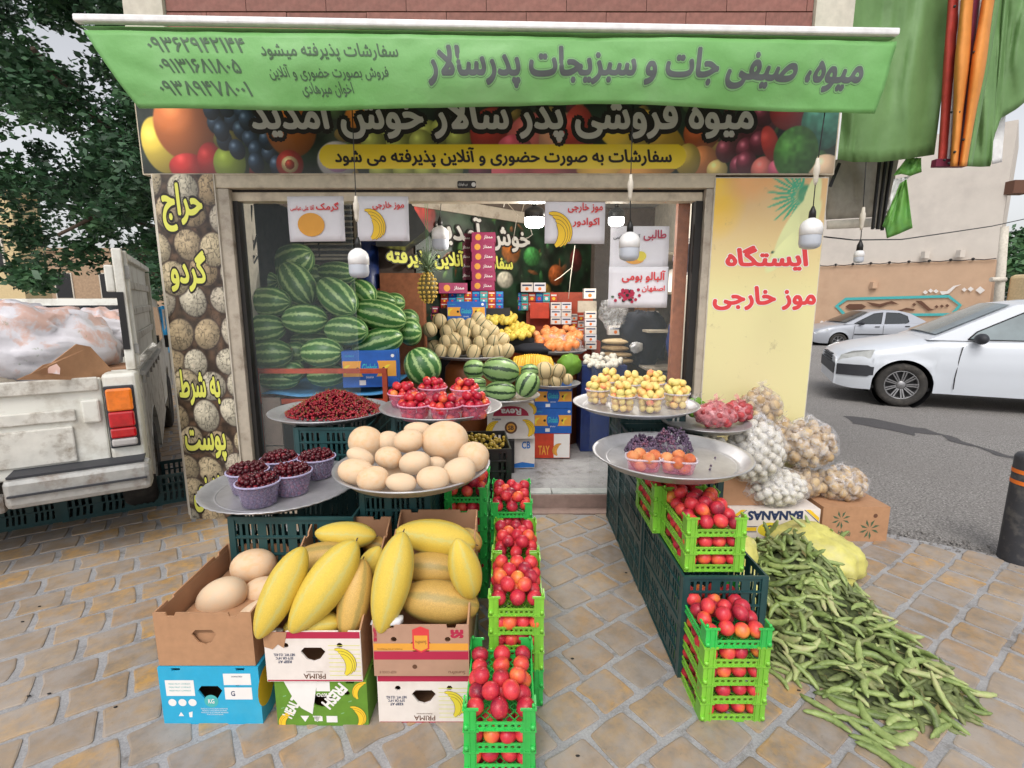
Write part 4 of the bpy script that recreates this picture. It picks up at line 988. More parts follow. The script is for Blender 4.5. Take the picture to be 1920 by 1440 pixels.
def tree(name, label, trunk, clumps, leaf_n, leaf_s, seed, tone=(0, 1), group=None, limbs=()):
    r = np.random.RandomState(seed); t = thing(name, label, 'tree', trunk[0], group)
    mb = MB(); mb.tube(trunk, [.16 - .03 * i for i in range(len(trunk))], 10)
    for L in limbs: mb.tube(L, [.06, .045, .03, .018][:len(L)], 7)
    mb.build('trunk', TX['bark'], t)
    n = leaf_n * len(clumps); Vs = []; tint = []
    cs = np.array([c[:3] for c in clumps]); rs = np.array([c[3] for c in clumps])
    idx = np.repeat(np.arange(len(clumps)), leaf_n)
    d = r.normal(size=(n, 3)); d /= np.linalg.norm(d, axis=1)[:, None]; rad = (r.rand(n) ** .45) * rs[idx]
    c = cs[idx] + d * rad[:, None] * np.array([1, 1, .75])
    a = r.normal(size=(n, 3)); a[:, 2] *= .5; a /= np.linalg.norm(a, axis=1)[:, None]
    b = np.cross(a, r.normal(size=(n, 3))); b /= np.linalg.norm(b, axis=1)[:, None]
    s = leaf_s * (.6 + .8 * r.rand(n))[:, None]
    q = np.stack([c - a * s, c - b * s * .55, c + a * s * 1.1, c + b * s * .55], 1)
    me = bpy.data.meshes.new('crown'); me.vertices.add(n * 4); me.vertices.foreach_set('co', (q - np.array(trunk[0])).reshape(-1).astype(np.float32))
    me.loops.add(n * 4); me.loops.foreach_set('vertex_index', np.arange(n * 4, dtype=np.int32)); me.polygons.add(n); me.polygons.foreach_set('loop_start', np.arange(0, n * 4, 4, dtype=np.int32)); me.update(calc_edges=True)
    ct = r.rand(len(clumps)); tn = np.clip(tone[0] + (tone[1] - tone[0]) * (.5 * ct[idx] + .5 * r.rand(n)), 0, 1)
    at = me.attributes.new('tint', 'FLOAT', 'POINT'); at.data.foreach_set('value', np.repeat(tn, 4).astype(np.float32))
    me.materials.append(TX['leaf']); o = bpy.data.objects.new('crown', me); COL.objects.link(o); o.parent = t; o['kind'] = 'stuff'
    return t
# big tree over the truck
r = random.Random(4); cl = []
while len(cl) < 300:
    px, py, Y = r.uniform(-260, 335), r.uniform(-260, 560), r.uniform(5.6, 9.2)
    lim = 490 + 50 * math.sin(px * .02) if px < 230 else 550
    if px < 30: lim = 400
    if py > lim: continue
    if py < 470 and px < 190 and nz(px * .013, py * .013, Y * .1) > .2: continue      # gaps of sky
    if 60 < px < 300 and 380 < py < 470 and nz(px * .02, py * .03, 3) > .2: continue
    p = atY(px, py, Y); cl.append((p.x, p.y, p.z, r.uniform(.22, .42)))
T0 = Vector((-4.9, 8.3, 0)); TR = [T0, T0 + Vector((.1, -.1, 1.6)), T0 + Vector((.3, -.3, 2.8)), T0 + Vector((.2, -.6, 4.2))]
limbs = [[TR[1] + Vector((0, 0, .6)), atY(300, 430, 7.8), atY(200, 395, 6.8), atY(110, 440, 6.2)], [TR[2], atY(150, 200, 7.2), atY(60, 90, 6.5)], [TR[2], atY(220, 150, 7), atY(260, 60, 6.4)], [TR[1] + Vector((0, 0, .8)), atY(260, 470, 7), atY(312, 540, 6.8)]]
tree('street_tree', 'large dark leafy street tree overhanging the pickup', TR, cl, 210, .045, 1, limbs=limbs)
cl = []
while len(cl) < 60:
    px, py = r.uniform(1868, 2000), r.uniform(415, 560)
    if py < 440 - (px - 1880) * .2: continue
    p = atY(px, py, r.uniform(21, 25)); cl.append((p.x, p.y, p.z, r.uniform(.5, .9)))
p = atY(1910, 560, 23); tree('street_tree', 'green tree behind the utility pole at the far end of the street', [Vector((p.x, 23, 0)), Vector((p.x, 23, 2)), Vector((p.x, 23, 4))], cl, 60, .14, 3, (.4, 1.))

# ================================================================ STREET ON THE LEFT
def hut(name, label, cat, x0, x1, y0, y1, z1, mat, windows=(), z0=-.02, trim=None):
    t = thing(name, label, cat, (x0, y0, 0)); MB().box(x0, x1, y0, y1, z0, z1).build('wall', mat, t)
    MB().box(x0 - .1, x1 + .1, y0 - .1, y1, z1, z1 + .18).build('parapet', trim or mat, t)
    for (a, b, c, d) in windows:
        f = MB().box(a - .06, b + .06, y0 - .05, y0 + .01, c - .06, d + .06).build('window', TX['stone'], t); MB().box(a, b, y0 - .06, y0 - .02, c, d).build('window_pane', TX['black'], f)
    return t
TX['beige_wall'] = simple('beige_render', S(206, 184, 140), .85, var=.06); TX['tan_brick'] = simple('tan_brickwork', S(168, 142, 116), .9, var=.18, scale=9)
a = atY(-260, 380, 17); b = atY(42, 520, 17)
hut('beige_building', 'cream rendered building at the far left edge behind the tree', 'building', a.x, b.x, 17, 18, 4.9, TX['beige_wall'], [(b.x - 1.1, b.x - .5, 2.6, 3.9)])
a = atY(20, 500, 26); b = atY(290, 500, 26)
hut('brick_building', 'low tan brick building seen under the tree branches', 'building', a.x, b.x, 26, 30, 3.9, TX['tan_brick'], [(a.x + 2.2 + 2.3 * k, a.x + 3.0 + 2.3 * k, 1.6, 2.8) for k in range(3)])
a = atY(282, 500, 20); b = atY(420, 500, 20)
hut('rear_house', 'tan house behind the blue stall cover beside the shop corner', 'building', a.x, b.x, 20, 26, 3.1, TX['tan_brick'], [(a.x + .5, a.x + 1.1, 1.2, 2.1)])
t = thing('tent_stall', 'bright blue tarpaulin stall seen between the pickup and the shop corner', 'stall', atY(305, 690, 11))
TX['tarp'] = simple('blue_tarpaulin', S(30, 150, 206), .45, var=.1, scale=3)
sheet('tarpaulin', TX['tarp'], t, [(286, 580), (304, 573), (330, 578)], [(290, 636), (300, 638), (330, 638)], 11, 11.2, 10, 8, wr=.12)
mb = MB()
for px in (288, 306, 328): a = atY(px, 580, 11.1); mb.bar((a.x, a.y, 0), a, .04)
mb.build('tent_pole', TX['post_metal'], t)
sheet('table_cover', TX['tarp'], t, [(286, 652), (330, 650)], [(286, 660), (330, 662)], 10.5, 10.5, 4, 3, wr=.02)
b_ = atY(300, 645, 10.8); MB().box(b_.x - .45, b_.x + .5, 10.6, 11.2, b_.z - .1, b_.z + .08).build('stall_goods', TX['black'], t)
# ================================================================ FRUIT CRATES
def lattice_plate(mb, x0, x1, y0, y1, z, n, t=.0035, mi=0):
    w, h = x1 - x0, y1 - y0; s = w / n; m_ = int(h / s) + n
    for k in range(-n, m_ + 1):
        for sg in (1, -1):
            # line x = x0 + t, y = y0 + k*s + sg*(x - x0)
            ya, yb = y0 + k * s + (0 if sg > 0 else w), y0 + k * s + (w if sg > 0 else 0)
            xa, xb = x0, x1
            P = []
            for q in (0, 1):
                pass
            def cl(xa, ya, xb, yb):
                dx, dy = xb - xa, yb - ya; t0, t1 = 0, 1
                for (lo, hi, p, d) in ((y0, y1, ya, dy),):
                    if d == 0: return None
                    ta, tb = (lo - p) / d, (hi - p) / d
                    if ta > tb: ta, tb = tb, ta
                    t0, t1 = max(t0, ta), min(t1, tb)
                return None if t1 - t0 < .02 else (xa + dx * t0, ya + dy * t0, xa + dx * t1, ya + dy * t1)
            c = cl(xa, ya, xb, yb)
            if c: mb.bar((c[0], c[1], z), (c[2], c[3], z), t, t * .8, mi)
def fruit_crate(name, mat, label):
    W, L, H = .243, .33, .082                         # short side faces the street; stacks every .0765
    t = thing(name, label, 'crate', (0, 0, 0), 'green fruit crates stacked on the pavement'); m_ = TX[mat]
    mb = MB(); lattice_plate(mb, -W / 2 + .004, W / 2 - .004, -L / 2 + .004, L / 2 - .004, .008, 7); mb.build('base_lattice', m_, t)
    for sx in (-1, 1):
        for sy in (-1, 1):
            mb = MB(); x, y = sx * (W / 2 - .0015), sy * (L / 2 - .0015)
            mb.box(*sorted((x, x - sx * .042)), *sorted((y, y - sy * .003)), .0, H)
            mb.box(*sorted((x, x - sx * .003)), *sorted((y - sy * .0031, y - sy * .05)), .0, H)
            mb.box(*sorted((x + sx * .004, x - sx * .05)), *sorted((y + sy * .003, y - sy * .0029)), H - .007, H)
            mb.box(*sorted((x + sx * .004, x - sx * .0029)), *sorted((y - sy * .0033, y - sy * .055)), H - .007, H)
            mb.box(*sorted((x - sx * .016, x - sx * .020)), *sorted((y, y + sy * .004)), .002, H - .008)
            mb.box(*sorted((x - sx * .034, x - sx * .038)), *sorted((y, y + sy * .004)), .002, H - .008)
            mb.lathe([(.0, H), (.006, H), (.006, H + .009), (.003, H + .012), (0, H + .012)], 8, (x - sx * .006, y - sy * .006, 0))
            mb.lathe([(.0, .012), (.008, .012), (.009, .02), (.008, .026), (0, .026)], 8, (x - sx * .008, y + sy * .002, 0))
            mb.build('corner_post', m_, t)
    for sy in (-1, 1):
        y = sy * (L / 2 - .004); x0, x1 = -W / 2 + .04, W / 2 - .04
        holes = [circ(x0 + .016 + k * (x1 - x0 - .032) / 6, .0155, .0078, 6, .0058) for k in range(7)]
        MB().plate([(x0, .004), (x1, .004), (x1, .027), (x0, .027)], holes, (0, y + .0015, 0), X_, Z_, .003).box(x0, x1, y - .003, y + .003, .0272, .031).box(x0, x1, y - .003, y + .003, .001, .0038).build('end_rail', m_, t)
    for sx in (-1, 1):
        x = sx * (W / 2 - .004); y0, y1 = -L / 2 + .045, L / 2 - .045
        holes = [circ(y0 + .018 + k * (y1 - y0 - .036) / 8, .0155, .009, 6, .0056) for k in range(9)]
        MB().plate([(y0, .004), (y1, .004), (y1, .027), (y0, .027)], holes, (x + .0015, 0, 0), (0, 1, 0), Z_, .003).box(x - .003, x + .003, y0, y1, .0272, .031).box(x - .003, x + .003, y0, y1, .001, .0038).build('side_rail', m_, t)
    return t
NM = []
for k in range(5):
    rr = random.Random(k); b_ = MB()
    b_.sphere((0, 0, 0), .0295, 16, 10, fn=lambda d: 1 - .07 * math.exp(-(math.atan2(d.y, d.x) / .16) ** 2) * (1 - abs(d.z) ** 3) - .1 * math.exp(-((1 - d.z) / .03)) , sc=(1, .97, .96 + .04 * rr.random()))
    NM.append(b_.mesh('nectarine', TX['nectarine']))
_cr = {}
def crate_stack(x0, y0, z0, n, mats, topfill, where, rz=0, vis=('front',), sx=1., gap=.0765):
    """x0, y0: front left corner; n crates; topfill rows for the top crate"""
    W, L = .243 * sx, .33
    for k in range(n):
        m_ = mats[min(k, len(mats) - 1)]
        ordn = 'topmost' if k == n - 1 else 'lowest' if k == 0 else ('second', 'third', 'fourth', 'fifth', 'sixth', 'seventh')[k - 1]
        if n == 1: ordn = 'single'
        lab = f"{'bright' if m_ == 'crate_green' else 'lime'} green crate, {ordn} in the stack {where}"
        c, s = math.cos(rz), math.sin(rz); cx, cy = W / 2 * c - L / 2 * s, W / 2 * s + L / 2 * c
        z = z0 + k * gap
        if m_ not in _cr:
            t = _cr[m_] = fruit_crate('fruit_crate', m_, lab); t.location = (x0 + cx, y0 + cy, z); t.rotation_euler = (0, 0, rz); t.scale = (sx, 1, 1)
        else: dup(_cr[m_], (x0 + cx, y0 + cy, z), rz, (sx, 1, 1), lab)
        pts = []
        if k == n - 1:
            for j in range(5):
                nn = 4 if (j % 2 == 0) else 3
                if nn == 3 or W < .23: nn = 3
                for i in range(nn): pts.append(((-W / 2 + .036) + (W - .072) * (i + (0 if nn == 4 or j % 2 == 0 else .0)) / (nn - 1), -L / 2 + .042 + j * .0615, .047))
            for j in range(topfill):
                for i in range(3 if j % 2 else 2): pts.append(((i - (1 if j % 2 else .5)) * .064, -L / 2 + .07 + j * .055, .088))
        else:
            if 'front' in vis: pts += [(-W / 2 + .034 + i * (W - .068) / 3, -L / 2 + .034, .04) for i in range(4)]
            if 'left' in vis: pts += [(-W / 2 + .034, -L / 2 + .034 + j * .059, .04) for j in range(1, 5)]
            if 'deep' in vis: pts += [(-W / 2 + .034 + i * (W - .068) / 3, -L / 2 + .094, .04) for i in range(4)]
        for (px_, py_, pz_) in pts:
            px_ += R.uniform(-.006, .006); py_ += R.uniform(-.006, .006); pz_ += R.uniform(-.004, .006)
            X, Yv = x0 + cx + px_ * c - py_ * s, y0 + cy + px_ * s + py_ * c
            place(NM[R.randrange(5)], 'nectarine', (X, Yv, z + pz_), (R.uniform(-.9, .9), R.uniform(-.9, .9), R.uniform(0, 6.3)), (R.uniform(.9, 1.1), R.uniform(.9, 1.1), R.uniform(.88, 1.1)),
                  label=f"red nectarine {('in the front row', 'in the middle', 'at the back')[0 if py_ < -.06 else 1 if py_ < .05 else 2]}{(', left side', '', ', right side')[0 if px_ < -.035 else 1 if px_ < .035 else 2]}, {ordn} crate {where}", cat='nectarine', group=f'nectarines in the {ordn} crate {where}')
G_, L_ = 'crate_green', 'crate_lime'
crate_stack(-.152, 1.35, 0, 4, [G_], 2, 'nearest the camera', vis=('front', 'deep'), sx=.93)
crate_stack(-.088, 1.70, 0, 6, [G_, G_, L_, L_, L_], 4, 'behind the nearest crates', sx=.86)
crate_stack(-.088, 2.045, 0, 6, [G_, G_, G_, G_, L_], 4, 'third from the camera', sx=.86)
crate_stack(-.11, 2.39, 0, 7, [G_], 4, 'at the doorway end', sx=.88)
crate_stack(-.345, 2.40, 0, 8, [G_], 3, 'beneath the beige melons', vis=('front',), sx=.9)
crate_stack(.700, 1.625, 0, 5, [L_, L_, L_, L_, G_], 2, 'by the fava beans', vis=('front', 'left'))
crate_stack(.700, 1.875, .462, 3, [L_], 4, 'on the front dark crate', vis=('front', 'left'))
crate_stack(.665, 2.215, .462, 3, [L_], 3, 'beneath the grape tray', vis=('left',))

# dark produce crates (tall, slotted)
def produce_crate(name, mat, label, W=.6, D=.4, H=.25):
    t = thing(name, label, 'crate', (0, 0, 0), 'dark slotted produce crates holding up the trays'); m_ = TX[mat]
    def side(w):
        holes = []; n = int(w / .03)
        for r_, (z0, z1) in enumerate(((.035, .1), (.112, .165), (.178, .222))):
            for k in range(n - 1):
                x = -w / 2 + .035 + k * (w - .07) / (n - 2)
                if (k + 1) % 5 == 0: continue
                if r_ == 0: holes.append([(x - .010, z0), (x + .004, z0), (x + .010, z1), (x - .004, z1)])
                else: holes.append([(x - .008, z0), (x + .008, z0), (x + .008, z1), (x - .008, z1)])
        return [(-w / 2, 0), (w / 2, 0), (w / 2, H), (-w / 2, H)], holes
    o, h = side(W)
    MB().plate(o, h, (0, -D / 2, 0), X_, Z_, .004).build('side_panel', m_, t); MB().plate(o, h, (0, D / 2, 0), (-1, 0, 0), Z_, .004).build('side_panel', m_, t)
    o, h = side(D - .01)
    MB().plate(o, h, (W / 2, 0, 0), (0, 1, 0), Z_, .004).build('end_panel', m_, t); MB().plate(o, h, (-W / 2, 0, 0), (0, -1, 0), Z_, .004).build('end_panel', m_, t)
    mb = MB(); a, b = W / 2 + .006, D / 2 + .006
    for z in (.0, .105, .17, H - .012):
        zz = .012 if z in (0, H - .012) else .005
        for (x0, x1, y0, y1) in ((-a, a, -b, -b + .007), (-a, a, b - .007, b), (-a, -a + .007, -b + .0071, b - .0071), (a - .007, a, -b + .0071, b - .0071)): mb.box(x0, x1, y0, y1, z, z + zz)
    mb.build('rib_frame', m_, t)
    for sx in (-1, 1):
        for sy in (-1, 1): mb = MB(); mb.box(*sorted((sx * (a + .001), sx * (a - .03))), *sorted((sy * (b + .001), sy * (b - .004))), .002, H - .002); mb.box(*sorted((sx * (a + .0012), sx * (a - .004))), *sorted((sy * (b - .005), sy * (b - .03))), .002, H - .002); mb.build('corner_rib', m_, t)
    mb = MB(); lattice_plate(mb, -W / 2, W / 2, -D / 2, D / 2, .008, 16, .005); mb.build('base_lattice', m_, t)
    return t
PC = produce_crate('produce_crate', 'crate_dark', 'dark green slotted crate, lower of the two nearest the camera on the bean side')
PC.rotation_euler = (0, 0, PI / 2); PC.location = (.86, 2.15, 0); PC.scale = (1, .83, .92)
def pc(x, y, z, lab, rz=0, s=(1, 1, 1)): return dup(PC, (x, y, z), rz, s, lab)
pc(.86, 2.15, .231, 'dark green slotted crate, upper one carrying the lime nectarine crates', PI / 2, (1, .83, .92))
for k, w in enumerate(('bottom', 'second', 'top')): pc(.89, 2.76, k * .262, f'dark green slotted crate, {w} in the middle stack under the grape tray', PI / 2, (.98, 1, 1.045))
for k, w in enumerate(('bottom', 'second', 'third', 'top')): pc(.89, 3.24, k * .23, f'dark green slotted crate, {w} in the rear stack under the apricot tray', PI / 2, (.56, 1, .92))
for k, w in enumerate(('lower', 'upper')): pc(-.97, 2.26, k * .31, f'dark green slotted crate, {w} of the pair under the scalloped cherry tray', 0, (.9, 1, 1.23))
for k, w in enumerate(('bottom', 'middle', 'top')): pc(-.53, 2.43, k * .252, f'dark green slotted crate, {w} of the stack under the beige melon tray', PI / 2, (.95, .78, 1))
for k, w in enumerate(('bottom', 'middle', 'top')): pc(-1.02, 3.02, k * .283, f'dark green slotted crate, {w} of the stack under the sour cherry tray', PI / 2, (1, 1, 1.13))
for k, w in enumerate(('bottom', 'middle', 'top')): pc(-.52, 3.03, k * .302, f'dark green slotted crate, {w} of the stack under the red plum tubs', PI / 2, (.9, .8, 1.2))
pc(-2.95, 3.68, 0, 'dark green crate lying on the paving under the pickup', math.radians(32), (1.25, 1, .95))
pc(-3.55, 3.33, 0, 'dark green crate at the photo edge under the pickup', math.radians(32), (1, 1, .95))
BC = produce_crate('black_crate', 'crate_black', 'black open crate of small yellow plums beside the doorway', .4, .42, .25); BC['group'] = 'black plum crates by the doorway'
BC.location = (-.23, 3.12, .41); BC.rotation_euler = (0, 0, .1)
dup(BC, (-.22, 3.12, .15), .1, label='black crate underneath the yellow plum crate'); 
MB().lathe([(0, 0), (.2, 0), (.2, .148), (0, .148)], 4, (-.22, 3.12, 0)).build('crate_pallet', TX['wood'], label='low wooden block under the black plum crates', cat='block')
MB()
sm = MB().sphere((0, 0, 0), .013, 8, 6).mesh('yellow_plum', TX['yellow_plum'])
for _ in range(90):
    x, y = R.uniform(-.18, .18), R.uniform(-.18, .18)
    place(sm, 'yellow_plum', (-.23 + x, 3.12 + y, .62 + R.uniform(-.01, .012) + .03 * (1 - abs(x) * 5)), scale=R.uniform(.8, 1.25), label='tiny yellow plum heaped in the black crate by the doorway', cat='plum', group='tiny yellow plums in the black crate')

# ================================================================ TRAYS
def tray(name, label, c, r, scallop=False, depth_=.028):
    t = thing(name, label, 'tray', c, 'round metal trays on the stall')
    fr = (lambda a, i: 1 + (.012 * abs(math.sin(a * 24)) if i >= 4 else 0)) if scallop else None
    n = 192 if scallop else 72
    prof = [(0, .0), (r * .5, 0), (r * .82, .002), (r * .86, .006), (r * .955, depth_ - .004), (r, depth_), (r + .004, depth_ - .002), (r + .001, depth_ - .007), (r * .95, depth_ - .014), (r * .85, -.006), (0, -.006)]
    MB().lathe(prof, n, c, fr=fr).build('dish', TX['aluminium'], t)
    MB().lathe([(r * .8, .0026), (r * .81, .0045), (r * .82, .0045), (r * .826, .003)], n, c).build('embossed_ring', TX['aluminium'], t)
    return Vector(c)
def from_px(px, py, w, wpx):
    d = w * FPX / wpx; r = ray(px, py); return Vector((r[0] * d, r[1] * d, CAM_H + r[2] * d))
tE = tray('serving_tray', 'scalloped edged metal tray carrying five cups of dark cherries', from_px(531, 914, .7, 265), .36, True)
tF = tray('serving_tray', 'metal tray heaped with beige melons', from_px(775, 884, .7, 283), .352, depth_=.04)
tA = tray('serving_tray', 'metal tray heaped with small sour cherries', from_px(620, 774, .71, 214), .355)
tB = tray('serving_tray', 'metal tray holding tubs of red plums', from_px(828, 768, .7, 222), .355)
tC = tray('serving_tray', 'metal tray holding seven tubs of yellow apricots', from_px(1190, 762, .7, 224), .357)
tG = tray('serving_tray', 'large shallow metal tray with grapes and two peach tubs, half empty', from_px(1256, 862, .7, 281), .355, depth_=.04)
tD = tray('serving_tray', 'metal tray of pink onion bags by the yellow panel', atY(1322, 797, 2.98), .26)

# --- fruit with a cut-out helper: tubs
def tub(name, label, grp, c, rb, rt_, h, fmesh, fr, fname, flab, fgrp, cat, mound=2, plast='tub', rim='tub_rim', rect=None, inner=True, rz=0, oval=(1, 1, 1), seed=0):
    rr = random.Random(seed * 7 + 3); t = thing(name, label, 'tub', c, grp)
    def pr(z): return rb + (rt_ - rb) * z / h
    fq = (lambda a, i: 1 / max(abs(math.cos(a)) ** 4 + abs(math.sin(a)) ** 4, 1e-6) ** .25) if rect else None
    ex = rect or (1, 1)
    def sc_(b):
        ca, sa = math.cos(rz), math.sin(rz)
        v = []
        for p in b.v:
            x, y = (p[0] - c[0]) * ex[0], (p[1] - c[1]) * ex[1]; v.append((c[0] + x * ca - y * sa, c[1] + x * sa + y * ca, p[2]))
        b.v = v; return b
    fl = (lambda a, i: (fq(a, i) if fq else 1) * (1 + .008 * math.sin(a * 26)))
    sc_(MB().lathe([(0, .002), (rb * .9, .001), (rb, .004), (pr(h * .5), h * .5), (rt_, h)], 52, c, fr=fl)).build('tub_wall', TX[plast], t)
    sc_(MB().lathe([(rt_ * .99, h - .008), (rt_ + .004, h - .006), (rt_ + .006, h), (rt_ + .001, h + .002), (rt_ - .002, h)], 40, c, fr=fq)).build('tub_rim', TX[rim], t)
    pts = []; z = fr * 1.02; lay = 0; inn = MB() if fname == 'cherry' else None
    while z < h + fr * .3:
        rad = max(pr(z) - fr - .002, .001); n = max(1, int(2 * PI * rad / (2 * fr * 1.03)))
        a0 = rr.uniform(0, 6)
        for i in range(n):
            a = a0 + 2 * PI * i / n; q = (rad * math.cos(a), rad * math.sin(a), z + rr.uniform(-.15, .15) * fr)
            if inn is not None and z < h - fr: inn.sphere((c[0] + q[0], c[1] + q[1], c[2] + q[2]), fr * .92, 8, 6)
            else: pts.append(q)
        z += fr * 1.62; lay += 1
    top = z - fr * .9
    for q in range(mound):
        rad0 = rt_ - fr * (.9 + 1.1 * q)
        while rad0 > fr * .2:
            n = max(1, int(2 * PI * rad0 / (2 * fr * 1.02))); a0 = rr.uniform(0, 6)
            for i in range(n): a = a0 + 2 * PI * i / n; pts.append((rad0 * math.cos(a), rad0 * math.sin(a), top + q * fr * 1.3 + rr.uniform(-.2, .2) * fr + .25 * (rt_ - rad0)))
            rad0 -= fr * 1.9
        
    if inn is not None: inn.build('contents', TX['cherry'], t, kind='stuff')
    for (x, y, zz) in pts:
        x += rr.uniform(-.1, .1) * fr; y += rr.uniform(-.1, .1) * fr; x *= ex[0]; y *= ex[1]
        x, y = x * math.cos(rz) - y * math.sin(rz), x * math.sin(rz) + y * math.cos(rz)
        s = rr.uniform(.9, 1.08)
        place(fmesh[rr.randrange(len(fmesh))], fname, (c[0] + x, c[1] + y, c[2] + zz), (rr.uniform(-1.5, 1.5), rr.uniform(-1.5, 1.5), rr.uniform(0, 6)), (s * oval[0], s * oval[1], s * oval[2]), label=flab + (', centre' if max(abs(x), abs(y)) < rt_ * .35 else ', front' if y < -abs(x) else ', rear' if y > abs(x) else ', leftward' if x < 0 else ', rightward'), cat=cat, group=fgrp)
    return t
def on(px, py, z): return atZ(px, py, z)
# dark cherries in five cups
CH = MB(); CH.sphere((0, 0, 0), .0115, 10, 7, fn=lambda d: 1 - .12 * math.exp(-(1 - d.z) / .03)); chm = [CH.mesh('cherry', TX['cherry'])]
for (px, py, w, s) in ((468, 921, 'leftmost at the back of the scalloped tray', 0), (527, 896, 'rear one closest to the window', 1), (596, 893, 'nearest the melon tray', 2), (549, 923, 'front right one on the scalloped tray', 3), (487, 944, 'front left one on the scalloped tray', 4)):
    p = on(px, py, tE.z + .003)
    tub('fruit_tub', f'violet tinted plastic cup of dark cherries, {w}', 'cups of dark cherries', (p.x, p.y, p.z), .072, .092, .108, chm, .0125, 'cherry', f'dark cherry in the cup {w}', f'dark cherries in the cup {w}', 'cherry', 2, 'cup', 'cup_rim', seed=s)
# red plums
PLM = [MB().sphere((0, 0, 0), .024, 14, 9, fn=lambda d: 1 - .08 * math.exp(-(math.atan2(d.y, d.x) / .2) ** 2), sc=(1, 1, 1.06)).mesh('plum', TX['plum'])]
for (px, py, w, s) in ((760, 765, 'rear left'), (806, 752, 'rear middle'), (862, 745, 'rear by the watermelons'), (892, 757, 'outermost rear'), (780, 792, 'front left'), (838, 797, 'front middle'), (890, 791, 'front one closest to the banana cartons'))and [] or [((756, 758), 'rear left', 0), ((808, 748), 'rear middle', 1), ((868, 750), 'rear right', 2), ((775, 782), 'front left', 3), ((836, 786), 'front middle', 4), ((889, 780), 'front right', 5)] and []: pass
for ((px, py), w, s) in [((757, 762), 'at the back left of the plum tray', 0), ((812, 750), 'at the back middle of the plum tray', 1), ((872, 752), 'at the back of the plum tray below the watermelons', 2), ((779, 786), 'at the front left of the plum tray', 3), ((836, 788), 'at the front middle of the plum tray', 4), ((888, 783), 'at the front of the plum tray nearest the path', 5)]:
    p = on(px, py, tB.z + .003)
    tub('fruit_tub', f'pinkish plastic tub of red plums {w}', 'tubs of red plums', (p.x, p.y, p.z), .07, .09, .085, PLM, .024, 'plum', f'red plum in the tub {w}', f'plums in the tub {w}', 'plum', 2, 'pinktub', 'pinkrim', seed=s)
APM = [MB().sphere((0, 0, 0), .0215, 12, 8, fn=lambda d: 1 - .06 * math.exp(-(math.atan2(d.y, d.x) / .2) ** 2), sc=(1, 1, 1.14)).mesh('apricot', TX['apricot'])]
for ((px, py), w, s) in [((1121, 756), 'leftmost at the front of the apricot tray', 0), ((1141, 738), 'at the back left of the apricot tray', 1), ((1182, 744), 'at the back middle of the apricot tray', 2), ((1225, 742), 'at the back right of the apricot tray', 3), ((1166, 770), 'second from the left at the front', 4), ((1218, 772), 'third from the left at the front', 5), ((1267, 764), 'at the right end of the apricot tray', 6)]:
    p = on(px, py, tC.z + .003)
    tub('fruit_tub', f'clear plastic tub of yellow apricots {w}', 'tubs of yellow apricots', (p.x, p.y, p.z), .06, .073, .088, APM, .0215, 'apricot', f'apricot in the tub {w}', f'apricots in the tub {w}', 'apricot', 2, 'tub', 'tub_rim', seed=s + 20)
PEM = [MB().sphere((0, 0, 0), .029, 14, 9, fn=lambda d: 1 - .07 * math.exp(-(math.atan2(d.y, d.x) / .2) ** 2)).mesh('peach', TX['peach'])]
for ((px, py), w, s, rz) in [((1206, 880), 'nearer the doorway path', 0, -.15), ((1270, 884), 'nearer the garlic bags', 1, -.25)]:
    p = on(px, py, tG.z + .003)
    tub('fruit_tub', f'pink rectangular tub of orange peaches, {w}', 'tubs of peaches', (p.x, p.y, p.z), .06, .072, .06, PEM, .029, 'peach', f'orange peach in the tub {w}', f'peaches in the tub {w}', 'peach', 1, 'pinktub', 'tub_rim', rect=(1.05, .8), rz=rz, seed=s + 40)
# grape heaps
def grape_bunch(c, rx, ry, h, label, seed):
    t = thing('grape_bunch', label, 'grapes', c, 'bunches of purple grapes'); rr = random.Random(seed)
    for q in range(6):
        mb = MB(); a0 = q * 1.05
        for k in range(75):
            a = a0 + rr.uniform(-.75, .75); e = rr.random(); rad = rr.uniform(.25, 1) ** .6
            z = h * (1 - rad ** 2.2) * rr.uniform(.75, 1.08) + .006
            mb.sphere((c[0] + rx * rad * math.cos(a), c[1] + ry * rad * math.sin(a), c[2] + z + .004), rr.uniform(.0052, .0072), 6, 4)
        mb.tube([(c[0], c[1], c[2] + h * .6), (c[0] + rx * .5 * math.cos(a0), c[1] + ry * .5 * math.sin(a0), c[2] + h * .75), (c[0] + rx * .9 * math.cos(a0), c[1] + ry * .9 * math.sin(a0), c[2] + .01)], .0025, 5)
        mb.build('grape_cluster', TX['grape'], t, kind='stuff')
    MB().lathe([(rx * .7, .002), (rx * .8, .05)], 30, c).build('tub_wall', TX['tub'], t)
p = on(1205, 850, tG.z + .003); grape_bunch((p.x, p.y, p.z), .085, .075, .085, 'purple grape heap behind the left peach tub', 1)
p = on(1259, 845, tG.z + .003); grape_bunch((p.x, p.y, p.z), .1, .085, .115, 'taller purple grape heap beside the garlic bags', 2)
for (x, y) in ((1341, 858), (1333, 873), (1331, 880)): q = on(x, y, tG.z + .006); MB().sphere(q, .0055, 6, 4).build('fallen_grape', TX['grape'], label='single dark grape fallen on the half empty tray', cat='grape', group='fallen grapes')
